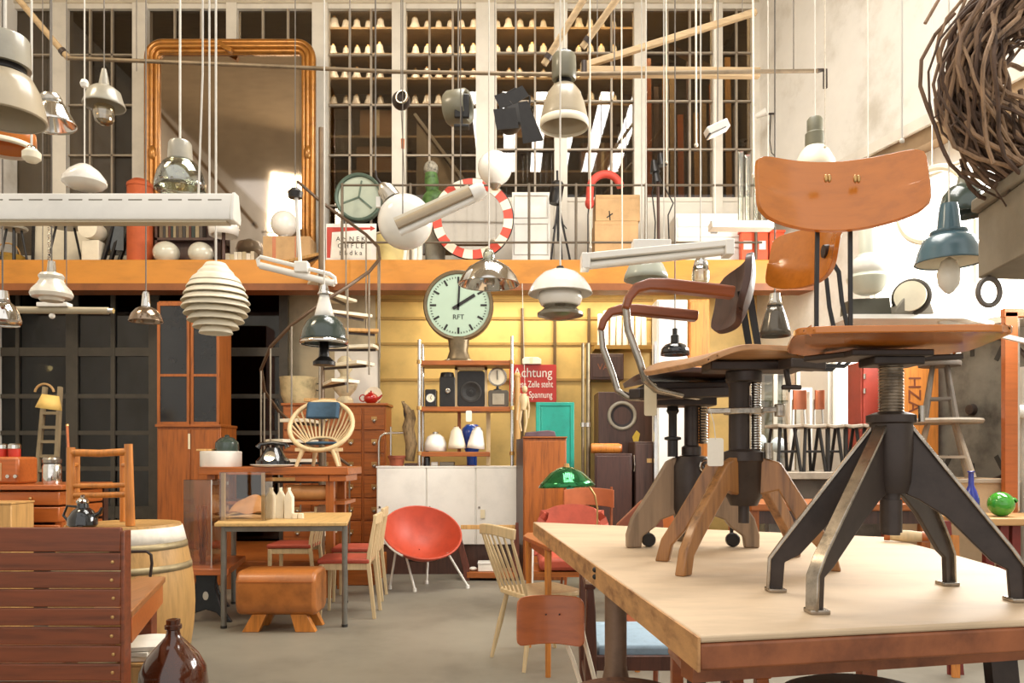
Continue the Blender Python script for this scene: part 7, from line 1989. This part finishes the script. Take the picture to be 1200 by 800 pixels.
t.p('body', B().lathe([(0, 0), (.045, 0), (.05, .012), (.05, .12), (.035, .17), (.018, .21), (.016, .29), (.02, .295), (.02, .305), (0, .305)], c, 24), bl_glass)
t.p('lip', B().torus((c[0], c[1], tz2 + .30), .019, .005, None, 18, 6), bl_glass)

# stacked stools at the right back
def bstool(label, px, py_seat, py_foot, Y, w, m, bar=None):
    cx = X(px, Y); zt, z0 = Z(py_seat, Y), Z(py_foot, Y); rr_ = w / 2 * S(Y)
    t = T('wooden_stool', label, 'stool', (cx, Y, z0), 'grey stools stacked at the right')
    t.p('seat', B().lathe([(0, zt), (rr_ * .97, zt), (rr_, zt - .015), (rr_ * .97, zt - .035), (0, zt - .035)], (cx, Y, 0), 30), m)
    for a in (20, 110, 200, 290):
        d = V((math.cos(R(a)), math.sin(R(a)), 0)); t.p('leg', B().tube([V((cx, Y, zt - .035)) + d * rr_ * .45, V((cx, Y, z0)) + d * rr_ * .95], [.016, .022], 8), m)
    zz = (zt * .35 + z0 * .65)
    for a, b_ in ((20, 290), (110, 200), (20, 110), (200, 290)):
        d1 = V((math.cos(R(a)), math.sin(R(a)), 0)); d2 = V((math.cos(R(b_)), math.sin(R(b_)), 0))
        t.p('stretcher', B().bar(V((cx, Y, zz)) + d1 * rr_ * .77, V((cx, Y, zz)) + d2 * rr_ * .77, .03, .02), m)
    return zt
gw = mat('grey_stool_wood', '#a39684', .6, 0, .15, 6)
dkst = mat('dark_stool_wood', '#5f564c', .6, 0, .2, 6)
sY = 5.9
base_z = Z(560, sY)
t = T('display_plinth', 'low grey plinth under the stacked stools at the right', 'plinth', (X(1108, sY), sY, 0))
t.p('block', B().box(X(1062, sY), X(1168, sY), sY - .25, sY + .28, 0, base_z), mat('plinth_grey', '#c2a682', .7, 0, .1), bev=.01)
t.p('top', B().box(X(1060, sY), X(1170, sY), sY - .27, sY + .3, base_z - .03, base_z - .0005), gw, bev=.004)
bstool('lower grey wooden stool with wide round seat on the plinth at the right', 1103, 491, 559, sY, 88, gw)
bstool('smaller dark stool stacked on top of the wide grey stool at the right', 1101, 424, 491, sY, 46, dkst)
one('top_stool_seat', 'third small stool seat hidden under the nearest chair seat on top of the stack', 'stool', B().lathe([(0, Z(413, sY)), (.13, Z(413, sY)), (.14, Z(418, sY)), (.05, Z(420, sY)), (.05, Z(423.7, sY)), (0, Z(423.7, sY))], (X(1103, sY), sY, 0), 24), gw)
# orange letter board
oY = 6.6
t = T('letter_board', 'orange wooden board with big brown letters turned sideways behind the stools', 'sign', (X(1075, oY), oY, 0))
t.p('board', B().box(X(1057, oY), X(1100, oY), oY, oY + .04, 0, Z(421, oY)), orange_w, bev=.006)
t.text('lettering', 'HZA', mat('letter_brown', '#6e3414', .6), .155, (X(1071, oY), oY - .002, Z(462, oY)), (R(90), R(90), 0), ext=.002)
t.p('frame', B().box(X(1054, oY), X(1058, oY), oY - .01, oY + .05, 0, Z(419, oY)), beech)
t = T('red_cabinet', 'dark red cabinet partly hidden by the spindle of the nearest chair', 'cabinet', (X(1035, 6.9), 6.9, 0))
t.p('body', B().box(X(1010, 6.9), X(1055, 6.9), 6.92, 7.2, 0, Z(423, 6.9)), mat('cabinet_red', '#9c3a2a', .5, 0, .12), bev=.008)
t.p('door', B().box(X(1012, 6.9), X(1053, 6.9), 6.9, 6.92, .1, Z(427, 6.9)), MATS['cabinet_red'], bev=.005)
for py in (438, 455): t.p('hinge', B().cyl((X(1013, 6.9), 6.895, 0), .012, Z(py + 6, 6.9), Z(py, 6.9), 10), chrome)
# platform with bar chairs
pY2 = 6.3; pz = Z(553, pY2)
t = T('display_platform', 'grey raised display platform carrying a row of dark chairs behind the bench', 'platform', (X(960, pY2), pY2 + .4, 0))
t.p('top', B().box(X(895, pY2), X(1040, pY2), pY2, pY2 + .9, pz - .06, pz), gw, bev=.006)
t.p('front', B().box(X(900, pY2), X(1035, pY2), pY2 + .06, pY2 + .08, .1, pz - .06), dkst)
for px in (902, 1028):
    for y in (pY2 + .02, pY2 + .8): t.p('leg', B().box(X(px, pY2), X(px + 6, pY2), y, y + .05, 0, pz - .06), dkst)
def barchair(px, Y, label, back, w):
    cx = X(px, Y); zt = Z(499, Y); h = w / 2
    t = T('plywood_chair' if back else 'bar_stool', label, 'chair' if back else 'stool', (cx, Y, pz), 'dark-legged seats on the platform')
    t.p('seat', B().sheet(lambda u, v: V((cx + h * (2 * u - 1), Y + .17 * (2 * v - 1), zt - .01 * math.sin(math.pi * u))), 8, 8, .025), gw, bev=.004)
    if back:
        t.p('backrest', B().sheet(lambda u, v: V((cx + h * .62 * (2 * u - 1), Y + .2 - .03 * (2 * u - 1) ** 2, Z(478, Y) + .17 * v)), 8, 5, .012), mat('brown_back', '#8a4a2a', .45, 0, .12, 5), bev=.002)
        for s_ in (-1, 1): t.p('back_bar', B().tube([(cx + h * .5 * s_, Y + .21, Z(466, Y)), (cx + h * .6 * s_, Y + .19, zt - .01)], .010, 6), chrome)
    for s_ in (-1, 1):
        for w_ in (-1, 1): t.p('leg', B().tube([(cx + h * .6 * s_, Y + .11 * w_, zt - .015), (cx + h * .97 * s_, Y + .165 * w_, pz)], .014, 8), black)
    t.p('cross_bar', B().tube([(cx - h * .75, Y - .13, zt - .22), (cx + h * .75, Y - .13, zt - .22)], .010, 6), black)
for px, lab, bk_, w_ in ((917, 'grey-seated stool with black legs at the left end of the platform', 0, .20), (946, 'left one of two chairs with brown plywood back on the platform', 1, .19), (970, 'right one of two chairs with brown plywood back on the platform', 1, .13), (991, 'grey-seated stool with black legs before the bright low window', 0, .14), (1013, 'grey-seated stool with black legs beside the red cabinet', 0, .16)):
    barchair(px, 6.6, lab, bk_, w_)
t = T('open_stand', 'white open rectangular frame standing between the plywood chairs', 'frame', (X(937, 6.95), 6.95, pz))
Y = 6.98
fb = B().box(X(926, Y), X(931, Y), Y, Y + .05, pz, Z(455, Y)); t.p('upright', fb, white)
t.p('upright', B().box(X(949, Y), X(952, Y), Y, Y + .05, pz, Z(455, Y)), white)
t.p('head', B().box(X(926, Y), X(952, Y), Y - .001, Y + .051, Z(459, Y), Z(454, Y)), white)
for px, lab in ((889, 'pale blue glass ball lamp left of the plywood chairs'), (912, 'pale blue glass ball lamp beside the leftmost plywood chair')):
    c = P(px, 517 if px < 900 else 521, 7.4)
    t = T('pale_globe', lab, 'lamp', (c.x, c.y, 0), 'pale blue glass balls')
    t.p('globe', B().ball(c, .075, 20), mat('pale_blue_glass', '#c9d4d6', .15, 0, .04, coat=.5))
    t.p('stem', B().cyl((c.x, c.y, 0), .012, .02, c.z - .07, 10), chrome)
    t.p('base', B().lathe([(0, 0), (.07, 0), (.07, .02), (0, .03)], (c.x, c.y, 0), 18), chrome)
# wooden table & orange things behind the bench, right of centre
qY = 5.2
t = T('long_wood_table', 'long low brown wooden table behind the far edge of the workbench at right', 'table', (X(1000, qY), qY, 0))
zq = Z(590, qY)
t.p('top', B().box(X(880, qY), X(1095, qY), qY, qY + .6, zq - .05, zq), teak_h, bev=.006)
for px in (886, 1088):
    for y in (qY + .03, qY + .5): t.p('leg', B().box(X(px, qY) - .03, X(px, qY) + .03, y, y + .06, 0, zq - .05), teak)
t.p('apron', B().box(X(888, qY), X(1086, qY), qY + .04, qY + .06, zq - .14, zq - .05), w_dark)
t = T('orange_vase', 'round orange glazed pot on the low brown table', 'vase', (X(1062, 5.4), 5.4, zq))
t.p('body', B().lathe([(0, 0), (.07, 0), (.11, .06), (.11, .12), (.07, .17), (.05, .18), (.055, .20), (0, .19)], (X(1062, 5.4), 5.4, zq + .001), 26), mat('orange_glaze', '#c8722a', .2, 0, .1, 6, coat=.5))
t.p('lip', B().torus((X(1062, 5.4), 5.4, zq + .20), .053, .006, None, 20, 6), MATS['orange_glaze'])
t = T('leaning_board', 'reddish board and pale frame leaning behind the right corner of the bench', 'board', (X(1130, 4.4), 4.4, 0))
t.p('panel', B().prism([(X(1112, 4.4), 4.4, 0), (X(1130, 4.4), 4.4, 0), (X(1126, 4.4), 4.5, Z(612, 4.4)), (X(1118, 4.4), 4.5, Z(612, 4.4))], (0, .02, 0)), maroon)
t.p('edge_strip', B().bar((X(1120, 4.35), 4.35, 0), (X(1131, 4.35), 4.45, Z(628, 4.4)), .04, .02, (0, 1, 0)), orange_w)
t = T('orange_shell_chair', 'orange moulded chair back showing beneath the rear armchair hub', 'chair', (X(795, 4.6), 4.6, 0))
t.p('shell', B().sheet(lambda u, v: V((X(795, 4.6) + .17 * (2 * u - 1) * (1 - .25 * v), 4.6 + .06 * v - .06 * (2 * u - 1) ** 2, .52 + .42 * v - .03 * (2 * u - 1) ** 2)), 12, 8, .015), mat('orange_shell', '#c86a24', .4, 0, .1, 5, coat=.2), bev=.004)
t.p('seat', B().sheet(lambda u, v: V((X(795, 4.6) + .2 * (2 * u - 1), 4.22 + .36 * v, .46 + .02 * (2 * u - 1) ** 2)), 8, 8, .015), MATS['orange_shell'])
for a in (-1, 1):
    for y in (4.26, 4.54): t.p('leg', B().tube([(X(795, 4.6) + .15 * a, y, .45), (X(795, 4.6) + .2 * a, y + (.04 if y > 4.4 else -.04), 0)], .011, 8), chrome)
t = T('brown_lounge_chair', 'reddish brown slanted wooden chair back behind the left leg of the rear armchair', 'chair', (X(745, 4.0), 4.0, 0))
t.p('back', B().prism([P(722, 615, 4.0), P(752, 586, 4.0), P(775, 580, 4.0), P(778, 620, 4.0), P(740, 640, 4.0)], (0, .03, 0)), mat('red_brown_ply', '#8f4a2c', .4, 0, .15, 5, coat=.2), bev=.006)
for px in (735, 772): t.p('leg', B().tube([P(px, 630, 4.01), (X(px, 4.0), 4.1, 0)], .014, 8), MATS['red_brown_ply'])
t.p('seat', B().box(X(730, 4.0), X(778, 4.0), 3.7, 4.0, .40, .43), MATS['red_brown_ply'], bev=.006)

# glass vitrine and small wall spot
vY = 7.7
t = T('glass_cabinet', 'pale framed glass display cabinet behind the stool at the left end of the platform', 'cabinet', (X(908, vY), vY, 0))
x0, x1, zt = X(880, vY), X(938, vY), Z(428, vY)
fb = B()
for x in (x0, (x0 + x1) / 2 - .02, x1 - .04):
    for y in (vY, vY + .40): fb.box(x, x + .04, y, y + .04, 0, zt)
for z in (0, zt - .06): fb.box(x0, x1, vY + .001, vY + .439, z, z + .06)
t.p('frame', fb, mat('cabinet_pale', '#b9b3a2', .5, 0, .06))
t.p('back_panel', B().box(x0 + .04, x1 - .04, vY + .41, vY + .43, .06, zt - .06), mat('cabinet_back', '#8f9488', .5, 0, .1))
for py in (470, 520, 575): t.p('shelf', B().box(x0 + .02, x1 - .02, vY + .05, vY + .40, Z(py, vY), Z(py - 1.5, vY)), clearg)
t.p('glass', B().box(x0 + .04, x1 - .04, vY + .015, vY + .021, .06, zt - .06), clear)
sY2 = 9.2; c = P(893, 133, sY2); wx = wallx(sY2)
t = T('wall_spotlight', 'small white spotlight on an arm from the plaster wall right of the upper windows', 'lamp', c)
t.p('head', B().lathe([(0, -.07), (.03, -.07), (.05, .05), (.045, .055), (.03, .03), (0, .02)], c, 18, M.Rotation(R(60), 3, 'Z') @ M.Rotation(R(75), 3, 'X')), white)
t.p('arm', B().tube([c + V((.03, .02, 0)), c + V((.12, .05, .02)), (wx, sY2 + .05, c.z + .02)], .012, 8), iron)
t.p('cord', B().tube([c + V((.12, .05, .02)), c + V((.11, .05, -.3)), c + V((.13, .05, -.45)), (wx, sY2 + .05, c.z - .5)], .006, 6), black)

# ================================================================ dim office behind the dark glazing
oY = 9.75
t = T('hanging_coat', 'pale grey-green coat hanging behind the dark glazing above the desk', 'coat', P(28, 505, oY))
t.p('body', B().sheet(lambda u, v: V((X(18 + 22 * u + 4 * (1 - v) * (u - .5), oY), oY + .03 * math.sin(9 * u), Z(505 - 75 * v, oY))), 12, 8, .03), mat('coat_grey', '#a3a795', .9, 0, .1, 8))
t.p('sleeve', B().tube([P(38, 440, oY - .05), P(41, 465, oY - .05), P(40, 490, oY - .05)], [.05, .045, .035], 10), MATS['coat_grey'])
t.p('hook', B().tube([P(28, 430, oY), P(28, 424, oY), (X(28, oY), 10.58, Z(420, oY))], .012, 6), black)
t = T('office_cabinet', 'dim wooden cabinet seen behind the dark glazing left of the tall cupboard', 'cabinet', (X(150, 10), 10.1, 0))
t.p('body', B().box(X(100, 10), X(172, 10), 10.02, 10.4, 0, Z(470, 10)), w_dark, bev=.01)
for a, b_ in ((101, 135), (137, 171)): t.p('door', B().box(X(a, 10), X(b_, 10), 10, 10.02, .1, Z(474, 10)), w_dark, bev=.006)
for px, py, lab in ((112, 452, 'dusty dark glass demijohn on the office cabinet, left one'), (150, 440, 'dusty dark glass demijohn on the office cabinet, right one')):
    c = (X(px, 10.2), 10.2, Z(470, 10) + .001); h = Z(py, 10.2) - c[2] + .1
    t = T('dusty_demijohn', lab, 'bottle', c, 'demijohns in the office')
    t.p('glass', B().lathe([(0, 0), (.13, 0), (.16, .04), (.16, h * .55), (.10, h * .8), (.035, h * .9), (.035, h), (0, h)], c, 24), mat('dusty_glass', '#5d6357', .2, 0, .15, 5, coat=.4))
    t.p('cork', B().cyl((c[0], c[1], 0), .03, c[2] + h, c[2] + h + .04, 12), card)
pendant('office_pendant', 'dark drum lamp hanging behind the dark glazing below the tube light', 55, 9.9, [
    ('shade', greendk, [(4, 384), (14, 385), (17, 389), (17, 398), (15, 402)], .006), ('lens', chrome, [(0, 396), (5, 396), (6, 399), (0, 400)], 0)], 384)
pendant('office_bulb', 'tiny lit bulb glowing behind the dark glazing above the step ladder', 59, 10.25, [
    ('glass_bulb', emis('lit_bulb', '#ffd9a0', 8), [(0, 428), (2, 429), (2.5, 432), (0, 435)], 0), ('socket', brass, [(0, 424), (1.6, 424), (1.6, 429), (0, 429)], 0)], 424)
# ---------------------------------------------------------------- light and camera
w = bpy.data.worlds.new('World'); sc.world = w; w.use_nodes = True
w.node_tree.nodes['Background'].inputs['Color'].default_value = (1, .965, .92, 1)
w.node_tree.nodes['Background'].inputs['Strength'].default_value = 1.15
def area(name, loc, to, sx, sy, power, col):
    l = bpy.data.lights.new(name, 'AREA'); l.shape = 'RECTANGLE'; l.size = sx; l.size_y = sy; l.energy = power; l.color = col
    o = bpy.data.objects.new(name, l); COL.objects.link(o); o.location = loc
    o.rotation_euler = (V(to) - V(loc)).to_track_quat('-Z', 'Y').to_euler()
    return o
for k in range(6):
    area('skylight_daylight', (-.6 + .55 * k, 4.6, CEIL - .05), (-.6 + .55 * k, 4.6, 0), 0.22, 3.6, 62, (1, .97, .91))
area('warm_fill_light', (-4.2, 3.0, 6.2), (-2.0, 8, 3), 1.2, 1.2, 110, (1, .82, .58))  # unseen fill, added to give the left side a warm tinge
area('window_daylight', (wallx(6) - .25, 6.0, 3.1), (0, 5.5, 1.2), 3.0, 1.4, 240, (1, .98, .94))
area('store_fill_light', (X(480, 10.1), 10.1, CEIL - .1), (X(480, 10.1), 10.8, 4), 3, .4, 90, (1, .93, .85))  # unseen fill, added to brighten the store behind the middle windows
area('store_fill_light', (X(720, 10.1), 10.1, CEIL - .1), (X(720, 10.1), 10.8, 4), 3, .4, 75, (1, .84, .6))  # second unseen fill added for the store, warmer in tone
area('alcove_fill_light', (X(640, 9), 9.15, 3.25), (X(640, 9), 9.3, 1.0), 3.0, .2, 36, (1, .86, .6))  # unseen fill under the gallery, added to lighten the yellow wall
cam = bpy.data.cameras.new('Camera'); co = bpy.data.objects.new('Camera', cam); COL.objects.link(co)
co.location = (0, 0, CAMZ); co.rotation_euler = (R(90), 0, 0)
cam.sensor_width = 36; cam.sensor_fit = 'HORIZONTAL'; cam.lens = 36 * F / 1200
cam.shift_y = (HY - 400) / 1200; cam.clip_start = .05; cam.clip_end = 100
sc.camera = co
vs = sc.view_settings; vs.view_transform = 'Standard'; vs.look = 'None'; vs.gamma = 1; vs.exposure = 0.27; vs.use_curve_mapping = False
